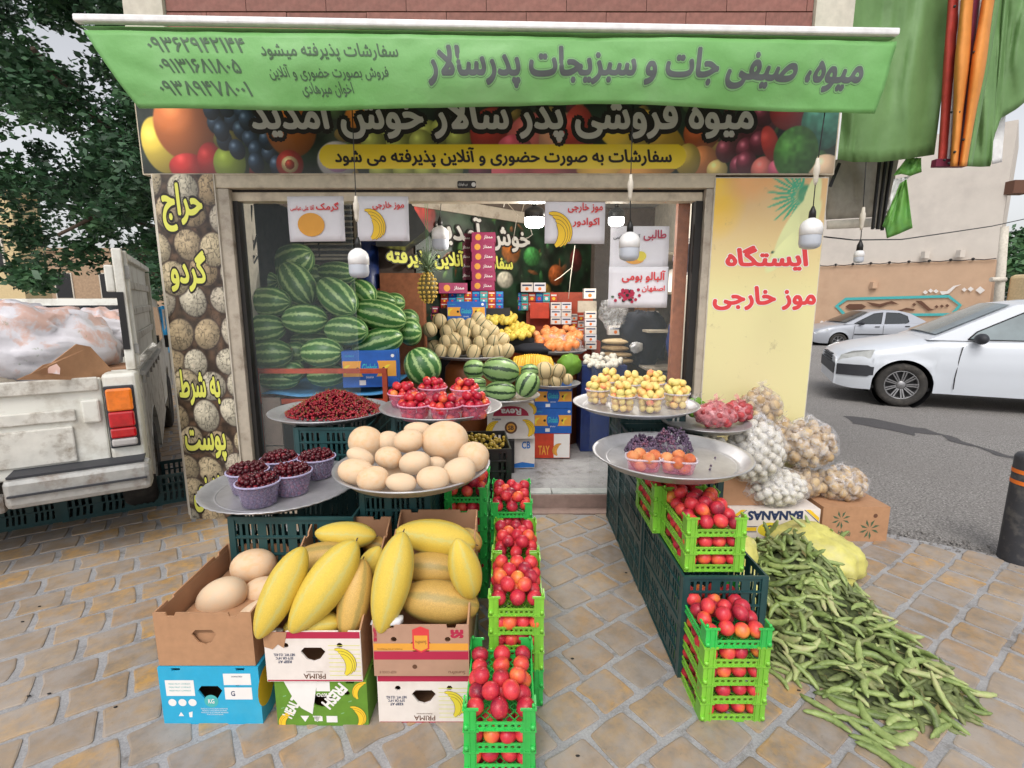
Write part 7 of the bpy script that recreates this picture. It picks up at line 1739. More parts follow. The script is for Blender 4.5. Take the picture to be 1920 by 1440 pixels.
bluebox('banana_carton', 'blue and yellow banana carton standing behind the cantaloupe heap', atY(839, 600, 4.85).x, atY(910, 600, 4.85).x, 4.85, atY(870, 604, 4.85).z, atY(870, 566, 4.85).z, .3)
# sloping displays: quinces, bagged oranges, bananas, net garlic
def heap_of(meshes, name, lab, cat, grp, cx, cy, rx, ry, Y, n, slope, r_, seed):
    rr = random.Random(seed)
    for k in range(n):
        a = rr.uniform(0, 2 * PI); q = math.sqrt(rr.random()); px, py = cx + rx * q * math.cos(a), cy + ry * q * math.sin(a)
        p = atY(px, py, Y + (cy - py) * slope + rr.uniform(-.02, .02)); place(meshes[rr.randrange(len(meshes))], name, p, (rr.uniform(-1, 1), rr.uniform(-1, 1), rr.uniform(0, 6)), r_ * rr.uniform(.85, 1.1), label=lab, cat=cat, group=grp)
QU = [MB().sphere((0, 0, 0), 1, 10, 7, sc=(1, .9, 1.15)).mesh('quince', TX['mango'])]; OR = [MB().sphere((0, 0, 0), 1, 12, 8).mesh('orange', TX['orange_fruit'])]
heap_of(QU, 'quince', 'yellow quince in the upper display box behind the cantaloupes', 'quince', 'quinces in the upper box', 938, 596, 28, 11, 5.0, 44, .012, .032, 1)
heap_of(QU, 'quince', 'yellow quince in the lower display box behind the bananas', 'quince', 'quinces in the lower box', 969, 621, 31, 13, 4.9, 56, .012, .032, 2)
heap_of(OR, 'orange', 'orange wrapped in thin film on the inner tray', 'orange', 'film wrapped oranges', 1045, 634, 44, 20, 5.0, 60, .014, .045, 3)
for (cx, cy, w_, Y) in ((938, 606, 30, 5.05), (969, 634, 33, 4.95)): p = atY(cx, cy, Y); s = m_per_px(p); mb = MB(); mb.box(p.x - w_ * s, p.x + w_ * s, Y, Y + .3, p.z - .1, p.z + .0); mb.build('display_box', TX['black'], label='black display box of quinces ' + ('above the lower one' if cy < 620 else 'beside the bagged oranges'), cat='box')
p = atY(1045, 645, 5.0); MB().sphere(p + Vector((0, .0, -.02)), 1, 36, 20, sc=(.26, .12, .12), fn=lambda d: 1 + .12 * nz(d.x * 4, d.y * 4, d.z * 4)).build('orange_film', TX['bag'], label='thin film covering the oranges on the inner tray', cat='bag')
tray('serving_tray', 'tray under the film wrapped oranges inside', atY(1050, 660, 4.95), .26); tray('serving_tray', 'tray of bananas inside the doorway', atY(994, 686, 4.75), .24)
p = atY(1050, 662, 5.0); MB().lathe([(0, -.03), (.18, -.03), (.2, -p.z + FZ), (0, -p.z + FZ)], 20, p).build('tray_barrel', TX['barrel'], label='brown barrel under the orange tray', cat='barrel')
p = atY(994, 690, 4.8); MB().lathe([(0, -.03), (.18, -.03), (.2, -p.z + FZ), (0, -p.z + FZ)], 20, p).build('tray_barrel', TX['barrel'], label='brown barrel under the banana tray', cat='barrel')
bm = []
for k in range(3):
    P = []; rad = []
    for i in range(9): u = i / 8; a = -.2 + 1.5 * u; P.append((.13 * math.sin(a), 0, .13 * math.cos(a) - .13)); rad.append(.004 if i in (0, 8) else .008 if i == 7 else .0165)
    bm.append(MB().tube(P, rad, 8).mesh('banana', TX['banana']))
for k in range(16):
    px = 966 + k * 4.3; p = atY(px, 672 - 5 * math.sin(k / 15 * PI), 4.62); place(bm[k % 3], 'banana', p, (R.uniform(-.2, .2), .55 + R.uniform(-.15, .15), -1.9 + k * .05), 1.15, label='ripe yellow banana in the row on the inner tray', cat='banana', group='bananas on the inner tray')
p = atY(1000, 655, 4.8); MB().sphere(p, 1, 20, 12, sc=(.2, .12, .06), fn=lambda d: 1 + .2 * nz(d.x * 3, d.y * 3, d.z * 3)).build('dark_net', TX['black_cloth'], label='dark net bag above the bananas', cat='net')
heap_of(GA, 'garlic', 'small pale garlic in the nets inside behind the glass', 'garlic', 'garlic heaped inside', 1128, 676, 40, 12, 4.7, 70, .012, 1.1, 5)
p = atY(1128, 700, 4.8); MB().box(p.x - .22, p.x + .2, 4.6, 5.0, FZ, p.z + .1).build('blue_crate', TX['crate_blue'], label='dark blue crate carrying garlic nets inside', cat='crate')
p = atY(1068, 684, 4.6); MB().sphere(p, 1, 30, 18, sc=(.11, .1, .1), fn=lambda d: 1 + .15 * nz(d.x * 3, d.y * 3, d.z * 3)).build('herb_bag', TX['card_green'], label='dark green plastic bundle beside the cantaloupe tray', cat='bag'); 
# right side of the interior
def hung(name, label, cat, px, py, Y, sx, sz, mat, seed, sy=.5, film=None):
    p = atY(px, py, Y); s = m_per_px(p); MB().sphere(p, 1, 36, 24, sc=(sx * s, sx * s * sy, sz * s), fn=lambda d: (1 + .22 * nz(d.x * 2 + seed, d.y * 2, d.z * 2) + .1 * nz(d.x * 6 + seed, d.y * 6, d.z * 6)) * (1 - .55 * max(0, d.z - .5))).build(name, TX[mat], label=label, cat=cat)
hung('plastic_bag', 'crumpled dark plastic bag hanging by the right door frame', 'bag', 1287, 478, 3.72, 24, 38, 'cup', 3); hung('bag_contents', 'dark bundle inside the plastic bag by the right door frame', 'bag', 1287, 480, 3.74, 17, 28, 'black_cloth', 5)
hung('dark_jacket', 'dark navy jacket hanging deep inside behind the right glass', 'jacket', 1205, 628, 4.9, 40, 60, 'black_cloth', 7); hung('blue_apron', 'blue apron hanging by the right door frame inside', 'apron', 1266, 635, 4.2, 15, 42, 'crate_blue', 9); hung('white_bag', 'small white carrier bag hanging by the right door frame', 'bag', 1287, 595, 3.9, 8, 22, 'tissue', 11)
hung('film_bundle', 'pale clear film bundle behind the right glass', 'bag', 1150, 585, 4.9, 26, 32, 'bag', 13); hung('scale_bowl', 'shiny steel bowl with yellow contents inside', 'bowl', 1193, 650, 4.6, 12, 12, 'aluminium', 15)
hung('green_leaves', 'bundle of green leaves hanging near the blue apron', 'herbs', 1270, 590, 4.25, 10, 16, 'card_green', 17); hung('dark_sack', 'dark sack on the floor inside behind the right glass', 'sack', 1235, 715, 4.4, 30, 24, 'black_cloth', 19)
for k in range(4): p = atY(1158, 640 + k * 12, 4.9); MB().sphere(p, 1, 16, 8, sc=(.16, .1, .03), fn=lambda d, k=k: 1 + .1 * nz(d.x * 3 + k, d.y, d.z)).build('nut_tray', TX['potato'], label=f"flat packet of nuts in the small pile behind the glass, {('top', 'second', 'third', 'lowest')[k]} one", cat='packet', group='flat nut packets')
sh2 = thing('dark_shelf', 'dark shelf with pale boxes along the right inner wall', 'shelf', (1.3, 5.2, 0))
for z in (.9, 1.25, 1.6, 1.95): MB().box(1.25, 1.88, 4.6, 6.2, z, z + .02).build('shelf_board', TX['post_metal'], sh2)
for k in range(14): x = 1.3 + R.random() * .3; yy = 4.62 + R.random() * 1.2; z = R.choice([.92, 1.27, 1.62]); h = R.uniform(.1, .24); small_box('goods_box', f"small {('pale', 'brown', 'dark')[k % 3]} goods box on the shelf by the right inner wall", (x, yy, z + .001), .1, .1, h, ('card_white', 'kraft', 'black')[k % 3], grp=f"{('pale', 'brown', 'dark')[k % 3]} goods boxes on the inner shelf")

# pineapple hanging on string
pn = thing('pineapple', 'pineapple with grey green crown hanging by a string in the doorway', 'pineapple', atY(803, 565, 3.75), )
b0 = atY(802, 540, 3.75); s = m_per_px(b0); rx, rz_ = 17.5 * s, 29 * s
MB().sphere(b0, 1, 30, 22, sc=(rx * .96, rx * .96, rz_ * .97)).build('pineapple_body', simple('pineapple_skin', S(96, 84, 40), .7, var=.3), pn)
TX['eye'] = simple('pineapple_eye', S(206, 170, 72), .6, var=.2, scale=60)
for j in range(9):
    th = PI * (.12 + .76 * j / 8); n = max(5, int(13 * math.sin(th)))
    for i in range(n):
        a = 2 * PI * (i + .5 * (j % 2)) / n
        if math.sin(a) > .35: continue
        d = Vector((math.sin(th) * math.cos(a), math.sin(th) * math.sin(a), math.cos(th))); c = b0 + Vector((d.x * rx, d.y * rx, d.z * rz_)) * .97
        MB().sphere(c, .0115, 6, 4, sc=(1, .7, .95)).build('pineapple_eye', TX['eye'], pn)
for k in range(46):
    a = k * 2.4; e = .25 + 1.15 * (k / 46); L = .11 + .05 * (1 - k / 46); base = b0 + Vector((0, 0, rz_ * .93 + .05 * (1 - k / 46))); d = Vector((math.cos(a) * math.sin(e), math.sin(a) * math.sin(e), math.cos(e))); s_ = Vector((-math.sin(a), math.cos(a), 0)) * .011; up2 = Vector((0, 0, 1))
    tip = base + d * L + Vector((0, 0, -.02 * e)); mid = base + d * L * .5 + up2 * .008
    MB().add([base - s_, base + s_, mid + s_ * .9, tip, mid - s_ * .9, mid + up2 * .004], [(0, 1, 2, 5), (0, 5, 4), (5, 2, 3), (4, 5, 3)], 0, True).build('crown_leaf', TX['hay'], pn, solid=.0012)
MB().tube([atY(801, 382, 3.72), atY(803, 480, 3.74), b0 + Vector((0, 0, rz_))], .002, 5).tube([atY(797, 382, 3.72), atY(800, 480, 3.74)], .002, 5).build('string', TX['ink_palegreen'], pn)
stg = thing('hanging_string', 'knotted yellowish string dangling in the doorway above the date cartons', 'string', atY(975, 400, 3.6)); mb = MB()
for L in ([(944, 388), (948, 372), (942, 366)], [(944, 372), (975, 408), (985, 375)], [(970, 402), (962, 452), (990, 446), (998, 440), (992, 420)], [(1078, 460), (1070, 520), (1066, 560)], [(1074, 500), (1050, 520), (1040, 526)]): mb.tube([atY(x, y_, 3.62 if x < 1000 else 4.4) for x, y_ in L], .003, 5)
mb.build('string_loop', TX['stone'], stg)
# ================================================================ VEHICLES
m = NT('white_car_paint'); TX['car_white'] = m.set(m.mix(m.ramp(m.noise(3, 5), [(.5, 0), (.8, .12)]), S(206, 212, 220), S(182, 182, 178)), .35, 0, Coat_Weight=.4)
m = NT('silver_car_paint'); TX['car_silver'] = m.set(S(172, 176, 184), .35, .35, Coat_Weight=.5)
TX['car_glass'] = simple('dark_car_glass', S(36, 42, 46), .06, Specular_IOR_Level=.8); TX['car_glass_light'] = simple('car_glass', S(112, 126, 130), .08, var=.3, scale=2, Specular_IOR_Level=.8)
TX['alloy'] = simple('alloy_rim', S(150, 150, 152), .35, metal=.7); TX['alloy_dark'] = simple('alloy_recess', S(40, 40, 42), .6)
TX['lens'] = simple('headlight_lens', S(196, 200, 200), .12, Coat_Weight=.6); TX['plastic_dark'] = simple('grey_bumper_plastic', S(48, 50, 56), .6)
def interp(P, x):
    if x <= P[0][0]: return P[0][1]
    for a, b in zip(P, P[1:]):
        if x <= b[0]: t = (x - a[0]) / (b[0] - a[0]); t = t * t * (3 - 2 * t) if False else t; return a[1] + (b[1] - a[1]) * t
    return P[-1][1]
def wheel(root, c, r, w, side, spokes=10, rim='alloy'):
    t = MB(); y0 = c[1]; s = side
    prof = [(r * .66, y0 + s * .012), (r * .70, y0 - s * .006), (r * .86, y0 - s * .012), (r * .96, y0 - s * .002), (r, y0 + s * .03), (r, y0 + s * (w - .03)), (r * .96, y0 + s * w), (r * .6, y0 + s * w)]
    t.lathe(prof, 48, (c[0], 0, c[2]), axis='y'); o = t.build('tyre', TX['rubber'], root)
    MB().lathe([(r * .67, y0 + s * .01), (r * .645, y0 + s * .004), (r * .62, y0 + s * .012), (r * .6, y0 + s * .05), (r * .58, y0 + s * .09)], 40, (c[0], 0, c[2]), axis='y').build('rim', TX[rim], root)
    MB().lathe([(0, y0 + s * .085), (r * .62, y0 + s * .085)], 30, (c[0], 0, c[2]), axis='y').build('brake_shield', TX['alloy_dark'], root)
    m_ = MB()
    for k in range(spokes):
        a = 2 * PI * k / spokes
        for e in (-.09, .09):
            d = Vector((math.cos(a + e), 0, math.sin(a + e))); d0 = Vector((math.cos(a + e * 1.8), 0, math.sin(a + e * 1.8)))
            A_ = Vector((c[0], y0 + s * .03, c[2])) + d0 * r * .2; B_ = Vector((c[0], y0 + s * .014, c[2])) + d * r * .63; m_.bar(A_, B_, r * .05, .02, up=(0, 1, 0))
    m_.lathe([(0, y0 + s * .012), (r * .14, y0 + s * .014), (r * .2, y0 + s * .026), (r * .2, y0 + s * .05)], 24, (c[0], 0, c[2]), axis='y')
    m_.build('spokes', TX[rim], root)
def car(name, label, cat, P):
    t = thing(name, label, cat); L, W = P['L'], P['W'] / 2; R_ = P['r'] + .055; wx = P['wx']; clear_ = P['clear']
    def zb(x):
        z = clear_ + .05 * max(0, 1 - x / .3) ** 2 + .06 * max(0, (x - L + .3) / .3)
        for q in wx:
            d = abs(x - q)
            if d < R_: z = max(z, P['r'] + math.sqrt(R_ * R_ - d * d))
        return z
    def wid(x): a = min(x, L - x); return W * (1 - .16 * max(0, 1 - a / .55) ** 2.4)
    belt = P['belt']; hood = P['hood']
    xs = sorted(set([round(L * i / 110, 4) for i in range(111)] + [q + s * R_ * math.sin(k / 7 * PI / 2) for q in wx for s in (-1, 1) for k in range(8)]))
    rows = 9; V = []; F = []; mi = []; ring = (rows + 1) * 2 + 7
    for x in xs:
        b = zb(x); sh = interp(belt, x); top = interp(hood, x); w = wid(x); sec = []
        for k in range(rows + 1):
            v = k / rows; z = b + (sh - b) * v; hgt = (z - .3) / (sh - .3)
            y = w * (1 - .05 * (hgt - .55) ** 2 * 2 - .05 * max(0, hgt - .85) / .15 * .6)
            for q in wx:
                d = math.hypot(x - q, z - P['r'])
                if d < R_ + .09: y += .014 * (1 - (d - R_) / .09)
            if P.get('crease') and abs(z - P['crease']) < .04: y += .008
            sec.append((y, z))
        left = [(x, -y, z) for y, z in sec]; yt = sec[-1][0]
        mid = [(x, -yt * .93, sh + (top - sh) * .55), (x, -yt * .75, sh + (top - sh) * .86), (x, -yt * .4, top), (x, 0, top + .012), (x, yt * .4, top), (x, yt * .75, sh + (top - sh) * .86), (x, yt * .93, sh + (top - sh) * .55)]
        V += left + mid + [(x, y, z) for y, z in reversed(sec)]
    N = len(xs)
    mb = MB(); faces = []
    for i in range(N - 1):
        for k in range(ring - 1): faces.append((i * ring + k, i * ring + k + 1, (i + 1) * ring + k + 1, (i + 1) * ring + k))
    mb.add(V, faces, 0, True)
    mb.s = [True] * len(mb.f)
    mb.f += [tuple(range(ring)), tuple(range((N - 1) * ring, N * ring))[::-1]]; mb.m += [0, 0]; mb.s += [False, False]
    body = mb.build('car_body', [TX[P['paint']]], t)
    m_ = MB()      # dark wheel housings and underside
    for q in wx:
        for s in (-1, 1): m_.lathe([(R_ - .002, s * (W - .02)), (R_ - .002, s * (W - .3)), (0, s * (W - .3))], 30, (q, 0, P['r']), axis='y')
    m_.box(.2, L - .2, -W + .12, W - .12, clear_ + .01, clear_ + .06); m_.build('wheel_housing', TX['black'], t)
    # greenhouse
    G = P['green']; ztop = max(g[1] for g in G); zbelt = min(g[1] for g in G); yb, yt = W * .93, W * P.get('tumble', .72)
    def gy(z): return yb + (yt - yb) * (z - zbelt) / (ztop - zbelt)
    Gp = G; m_ = MB(); n = len(Gp)
    cols = 8; VV = []
    for (x, z) in Gp:
        for c in range(cols + 1):
            u = -1 + 2 * c / cols; VV.append((x + .05 * (1 - u * u) * (-1 if x < (Gp[0][0] + Gp[-1][0]) / 2 else 1) * (1 if z < ztop - .02 else .3), gy(z) * u, z + .03 * (1 - u * u) * (z > zbelt + .05)))
    m_.add(VV, [(i * (cols + 1) + c, i * (cols + 1) + c + 1, (i + 1) * (cols + 1) + c + 1, (i + 1) * (cols + 1) + c) for i in range(n - 1) for c in range(cols)], 0, True)
    for s in (-1, 1): m_.add([(x, s * gy(z), z) for x, z in Gp], [tuple(range(n))])
    m_.build('roof', TX[P['paint']], t, bevel=0)
    for k, win in enumerate(P['windows']):
        for s in (-1, 1):
            m_ = MB(); V2 = [(x, s * (gy(z) + .004), z) for x, z in win]; m_.add(V2, [tuple(range(len(win)))]); o = m_.build('side_window', TX[P['glass']], t)
            m_ = MB(); lp = [Vector((x, s * (gy(z) + .005), z)) for x, z in win]; 
            for a, b in zip(lp, lp[1:] + lp[:1]): m_.bar(a, b, .016, .012)
            m_.build('window_seal', TX['black'], o)
    (xa, za), (xb, zb_) = P['screen']; V2 = []
    for j in range(5):
        v = j / 4; x, z = xa + (xb - xa) * v, za + (zb_ - za) * v
        for c in range(9): u = (-1 + c / 4) * .9; V2.append((x - .05 * (1 - u * u) - .012, gy(z) * u, z + .03 * (1 - u * u) + .012))
    MB().add(V2, [(j * 9 + c, j * 9 + c + 1, (j + 1) * 9 + c + 1, (j + 1) * 9 + c) for j in range(4) for c in range(8)], 0, True).build('windscreen', TX[P['glass']], t)
    for q in wx:
        for s in (-1, 1): wheel(t, (q, s * (W - .012), P['r']), P['r'], .2, -s, P.get('spokes', 9), P.get('rim', 'alloy'))
    def sidey(x, z): return wid(x) * .995
    for s in (-1, 1):
        for x, zlo in P['doors']:
            m_ = MB(); pts = [(x + dx, s * (sidey(x, z) + .003), z) for z, dx in zlo]; m_.tube([(p[0], p[1] + s * .003, p[2]) for p in pts], .006, 4); m_.build('door_seam', TX['black'], t)
        for (x, z) in P['handles']: MB().obox((x, s * (W * .99 + .012), z), (.075, .014, .018)).build('door_handle', TX[P['handle_mat']], t, bevel=.006)
        x, z = P['mirror']; MB().sphere((x, s * (W + .07), z), 1, 18, 12, sc=(.075, .11, .075)).box(x + .01, x + .04, *sorted((s * (W - .06), s * (W + .02))), z - .04, z - .01).build('wing_mirror', TX['plastic_dark'], t)
        m_ = MB(); Lx = P['lamp']; Nn = 8; V2 = []
        for (x, z) in Lx: V2.append((x, s * (wid(x) * .992 + .004), z))
        V2b = [(max(.0, x * .35) - .012 + .02, s * (wid(x) * .70), z) for x, z in (Lx[0], Lx[-1])]
        m_.add(V2, [tuple(range(len(V2)))]); m_.add([V2[0], V2b[0], V2b[1], V2[-1]], [(0, 1, 2, 3)]); m_.build('headlight', TX['lens'], t)
    if P.get('trim'):
        z0, z1, x1 = P['trim']
        for s in (-1, 1):
            m_ = MB(); V2 = []
            for i in range(13): x = .02 + (x1 - .02) * i / 12; V2 += [(x, s * (wid(x) + .008), z0 + .02 * (i > 10)), (x, s * (wid(x) + .012), z1 - .02 * (i > 10))]
            m_.add(V2, [(2 * i, 2 * i + 1, 2 * i + 3, 2 * i + 2) for i in range(12)], 0, True); m_.build('bumper_strip', TX['plastic_dark'], t)
        MB().add([(-.012, y, z) for y in (-W * .85, W * .85) for z in (z0, z1)], [(0, 1, 3, 2)]).build('bumper_strip', TX['plastic_dark'], t)
    if P.get('sidestrip'):
        x0, x1, z = P['sidestrip']
        for s in (-1, 1): MB().box(x0, x1, *sorted((s * W * .985, s * (W + .012))), z - .025, z + .025).build('rubbing_strip', TX['plastic_dark'], t)
    for z in P.get('grille', ()): MB().box(-.02, .02, -W * .45, W * .45, z, z + .022).build('grille_bar', TX['plastic_dark'], t)
    return t
wc = car('white_car', 'white saloon car with grey bumper strip parked nose first on the road', 'car', dict(L=4.25, W=1.74, r=.315, wx=(.83, 3.46), clear=.22, paint='car_white', glass='car_glass_light',
    belt=[(0, .66), (.12, .72), (.5, .80), (1.2, .94), (2.2, .97), (3.6, 1.0), (4.15, .98), (4.25, .85)], hood=[(0, .68), (.1, .78), (.35, .87), (.8, .96), (1.25, 1.03), (3.5, 1.03), (3.7, 1.08), (4.15, 1.05), (4.25, .88)],
    green=[(1.08, .98), (1.3, 1.09), (2.02, 1.475), (2.35, 1.52), (2.9, 1.525), (3.1, 1.49), (3.65, 1.12), (3.8, .98)],
    windows=[[(1.52, 1.0), (1.62, 1.11), (2.16, 1.405), (2.42, 1.435), (2.42, 1.0)], [(2.5, 1.0), (2.5, 1.435), (2.9, 1.43), (3.15, 1.33), (3.3, 1.0)]], screen=((1.2, 1.04), (2.0, 1.46)),
    doors=[(1.42, [(.3, 0), (.45, 0), (.6, .01), (.75, .02), (.9, .04)]), (2.46, [(.3, 0), (.45, 0), (.6, 0), (.75, 0), (.9, 0)])], handles=[(2.3, .86), (3.3, .88)], handle_mat='car_white', mirror=(1.62, 1.02), lamp=[(.02, .60), (.06, .72), (.2, .79), (.46, .82), (.42, .68), (.34, .60)], trim=(.42, .585, .47), crease=.62, grille=(.6, .64, .68), spokes=9))
wc.location = (5.296, 8.309, 0); wc.rotation_euler = (0, 0, math.radians(-25))
mb = MB(); mb.lathe([(0, -.9), (.0, -.9)], 3, (0, 0, 0)) if False else None
sc2 = car('silver_car', 'silver saloon car parked along the orange mural wall', 'car', dict(L=4.15, W=1.66, r=.29, wx=(.8, 3.24), clear=.2, paint='car_silver', glass='car_glass',
    belt=[(0, .6), (.15, .7), (.6, .82), (1.2, .9), (3.4, .96), (4.0, .96), (4.15, .8)], hood=[(0, .62), (.12, .74), (.5, .88), (1.15, .98), (3.4, 1.0), (4.0, 1.02), (4.15, .85)],
    green=[(.95, .92), (1.2, 1.03), (1.9, 1.4), (2.3, 1.45), (2.8, 1.44), (3.2, 1.34), (3.65, 1.08), (3.8, .94)],
    windows=[[(1.3, .95), (1.5, 1.07), (2.0, 1.33), (2.3, 1.37), (2.2, .95)], [(2.32, .95), (2.42, 1.37), (2.85, 1.35), (3.1, 1.24), (3.14, 1.02), (3.0, .95)]], screen=((1.05, .98), (1.85, 1.37)),
    doors=[(1.25, [(.3, 0), (.9, .05)]), (2.26, [(.3, 0), (.9, 0)])], handles=[(2.05, .84), (3.05, .86)], handle_mat='black', mirror=(1.5, .98), lamp=[(.03, .55), (.1, .66), (.42, .76), (.4, .66), (.2, .58)], sidestrip=(1.3, 3.0, .55), spokes=7))
sc2.location = (10.3, 17.6, -.1); sc2.rotation_euler = (0, 0, -.1); sc2.scale = (.93, .93, .88)

# pickup truck on the left: local frame, rear right corner at the origin, forward = +y, left = -x
TX['truck'] = simple('old_white_paint', S(222, 222, 214), .45, var=.05, scale=3, dirt=S(150, 138, 118), dirt_amt=.65, dscale=5)
TX['truck_dirty'] = simple('rusty_white_paint', S(206, 204, 196), .6, var=.12, scale=12, dirt=S(120, 104, 84), dirt_amt=.9, dscale=9)
TX['steel'] = simple('scuffed_steel', S(168, 168, 165), .45, metal=.35, var=.15, dirt=S(110, 90, 72), dirt_amt=.9, dscale=7)
TX['tail_red'] = simple('tail_light_red', S(178, 20, 30), .15, var=.2, scale=30, Coat_Weight=.7); TX['tail_orange'] = simple('tail_light_orange', S(230, 120, 30), .15, var=.15, scale=30, Coat_Weight=.7); TX['tail_clear'] = simple('tail_light_clear', S(176, 172, 170), .2)
tk = thing('pickup_truck', 'old white pickup truck with raised side gate loaded with wrapped goods', 'truck')
TW = 1.66; BL = 2.15
MB().box(-TW + .17, -.17, -.03, .02, .55, 1.10).build('tailgate', TX['truck'], tk, bevel=.01)
MB().box(-TW + .18, -.18, -.055, -.031, 1.03, 1.11).box(-TW + .25, -.30, -.048, -.031, .86, .93).box(-TW + .25, -.32, -.046, -.031, .62, .83).build('tailgate_pressing', TX['truck_dirty'], tk, bevel=.012)
MB().box(-.27, -.185, -.062, -.031, .84, .98).build('gate_latch', TX['truck'], tk, bevel=.012)
tm = MB(); text(tm, '2.0-16', (-.34, -.047, .585), X_, Z_, .22, .045, .001, .02); tm.build('badge_lettering', TX['ink_grey'], tk)
for sx, x0 in ((1, 0), (-1, -TW)):
    MB().box(*sorted((x0, x0 - sx * .165)), -.04, .18, .52, 1.12).build('corner_pillar', TX['truck'], tk, bevel=.02)
    xs_ = sorted((x0 - sx * .025, x0 - sx * .15))
    hs_ = MB(); hs_.box(xs_[0] - .01, xs_[1] + .01, -.055, -.0405, .67, 1.05); o = hs_.build('tail_light', TX['plastic_dark'], tk, bevel=.008)
    for (z0, z1, mt_) in ((.90, 1.035, 'tail_orange'), (.80, .897, 'tail_red'), (.735, .797, 'tail_red'), (.685, .732, 'tail_clear')): MB().box(xs_[0], xs_[1], -.085, -.0555, z0, z1).build('lens', TX[mt_], o, bevel=.012)
# bed sides with wheel arch
def arch_panel(x, th, y0, y1, z0, z1, wy, wr):
    out = [(y0, z0)] + [(wy - wr * math.cos(k / 14 * PI), .33 + wr * math.sin(k / 14 * PI)) for k in range(15)] + [(y1, z0), (y1, z1), (y0, z1)]
    return MB().plate(out, [], (x, 0, 0), (0, 1, 0), Z_, th)
arch_panel(-.001, .05, .182, BL, .48, 1.12, .87, .42).build('bed_side', TX['truck_dirty'], tk, bevel=.006); arch_panel(-TW + .05, .05, .182, BL, .48, 1.12, .87, .42).build('bed_side', TX['truck'], tk)
MB().bar((.012, .25, 1.08), (.012, BL - .1, 1.08), .03, .03).build('side_rail', TX['steel'], tk)
for k in range(6): MB().box(.002, .016, .35 + k * .3, .37 + k * .3, 1.0, 1.07).build('rope_hook', TX['steel'], tk)
MB().box(-TW + .06, -.06, .03, BL, .62, .66).build('bed_floor', TX['truck_dirty'], tk); MB().box(-TW + .1, -.1, .2, 4.2, .38, .5).build('chassis', TX['black'], tk)
# bumper
MB().box(-.62, .03, -.20, -.06, .43, .60).build('bumper', TX['steel'], tk, bevel=.03); MB().box(-.60, .01, -.215, -.201, .505, .515).build('bumper_groove', TX['plastic_dark'], tk); MB().box(-TW, -.63, -.14, -.06, .40, .50).build('bumper', TX['steel'], tk, bevel=.02); MB().box(-.6, .0, -.18, -.0, .601, .612).build('step_pad', TX['plastic_dark'], tk)
pb2 = MB().box(-1.12, -.66, -.16, -.145, .48, .60).build('licence_plate', TX['ink_white'], tk); m_ = MB(); text(m_, '۱۳', (-.74, -.1605, .53), X_, Z_, .1, .065, .001, .04); text(m_, 'ایران', (-.74, -.1605, .585), X_, Z_, .1, .025, .001, .02); text(m_, '۴۵۷', (-.95, -.1605, .54), X_, Z_, .16, .07, .001, .04) if False else None; m_.build('plate_lettering', TX['ink_black'], tk)
# cab
cabp = [(2.2, .48), (4.3, .48), (4.35, .95), (3.75, 1.08), (3.3, 1.56), (2.5, 1.6), (2.2, 1.12)]
MB().plate([(2.2, .45), (3.12, .45)] + [(3.58 - .42 * math.cos(k / 12 * PI), .33 + .42 * math.sin(k / 12 * PI)) for k in range(13)] + [(4.35, .45), (4.4, .92), (3.7, 1.08), (3.2, 1.54), (2.4, 1.56), (2.2, 1.12)], [], (-.03, 0, 0), (0, 1, 0), Z_, TW - .06).build('cab', TX['truck'], tk, bevel=.03)
MB().plate([(2.5, 1.1), (3.5, 1.1), (3.15, 1.46), (2.5, 1.48)], [], (-.025, 0, 0), (0, 1, 0), Z_, .004).build('cab_window', TX['car_glass'], tk); MB().box(-TW + .2, -.2, 2.185, 2.197, 1.15, 1.5).build('rear_window', TX['car_glass'], tk)
MB().box(.0, .16, 3.3, 3.36, 1.0, 1.14).build('wing_mirror', TX['black'], tk)
for (yy) in (.87, 3.58):
    for (x, s) in ((-.02, -1), (-TW + .02, 1)):
        m_ = MB(); r_ = .33; m_.lathe([(r_ * .62, x + s * .01), (r_ * .85, x - s * .006), (r_ * .97, x + s * .01), (r_, x + s * .04), (r_, x + s * .17), (r_ * .95, x + s * .2), (0, x + s * .2)], 40, (0, yy, r_), axis='x', fr=lambda a, i: 1 + (.012 if (int(a * 16) % 2 and i in (3, 4)) else 0)); m_.build('tyre', TX['rubber'], tk)
        MB().lathe([(0, x + s * .05), (r_ * .3, x + s * .03), (r_ * .55, x + s * .05), (r_ * .63, x + s * .012)], 30, (0, yy, r_), axis='x').build('rim', TX['steel'], tk)
# raised side gate standing on the bed side
gt = MB(); gt.box(-.055, -.005, .10, .155, 1.122, 1.86).box(-.10, -.056, .10, .14, 1.6, 1.76); gt.build('gate_post', TX['truck'], tk, bevel=.008)
MB().box(-.05, -.02, .16, 1.95, 1.16, 1.82).build('gate_panel', TX['truck'], tk, bevel=.006)
for z in (1.28, 1.45, 1.62): MB().box(-.0195, -.004, .2, 1.93, z, z + .055).build('gate_pressing', TX['truck_dirty'], tk, bevel=.012)
MB().box(-.0195, .012, .157, .2, 1.14, 1.85).box(-.0195, .012, .2, 1.95, 1.80, 1.84).box(-.0195, .008, 1.91, 1.95, 1.15, 1.79).build('gate_frame', TX['truck'], tk, bevel=.004); MB().box(-.054, -.02, .093, .099, 1.25, 1.6).build('gate_slot', TX['black'], tk); MB().box(-.014, .018, .14, .156, 1.22, 1.28).box(-.014, .018, .14, .156, 1.68, 1.76).build('gate_hinge', TX['steel'], tk)
MB().box(-TW + .01, -TW + .05, .1, 1.95, 1.122, 1.5).build('gate_panel', TX['truck'], tk)
tk.location = (-2.30, 3.02, 0); tk.rotation_euler = (0, 0, math.radians(32))
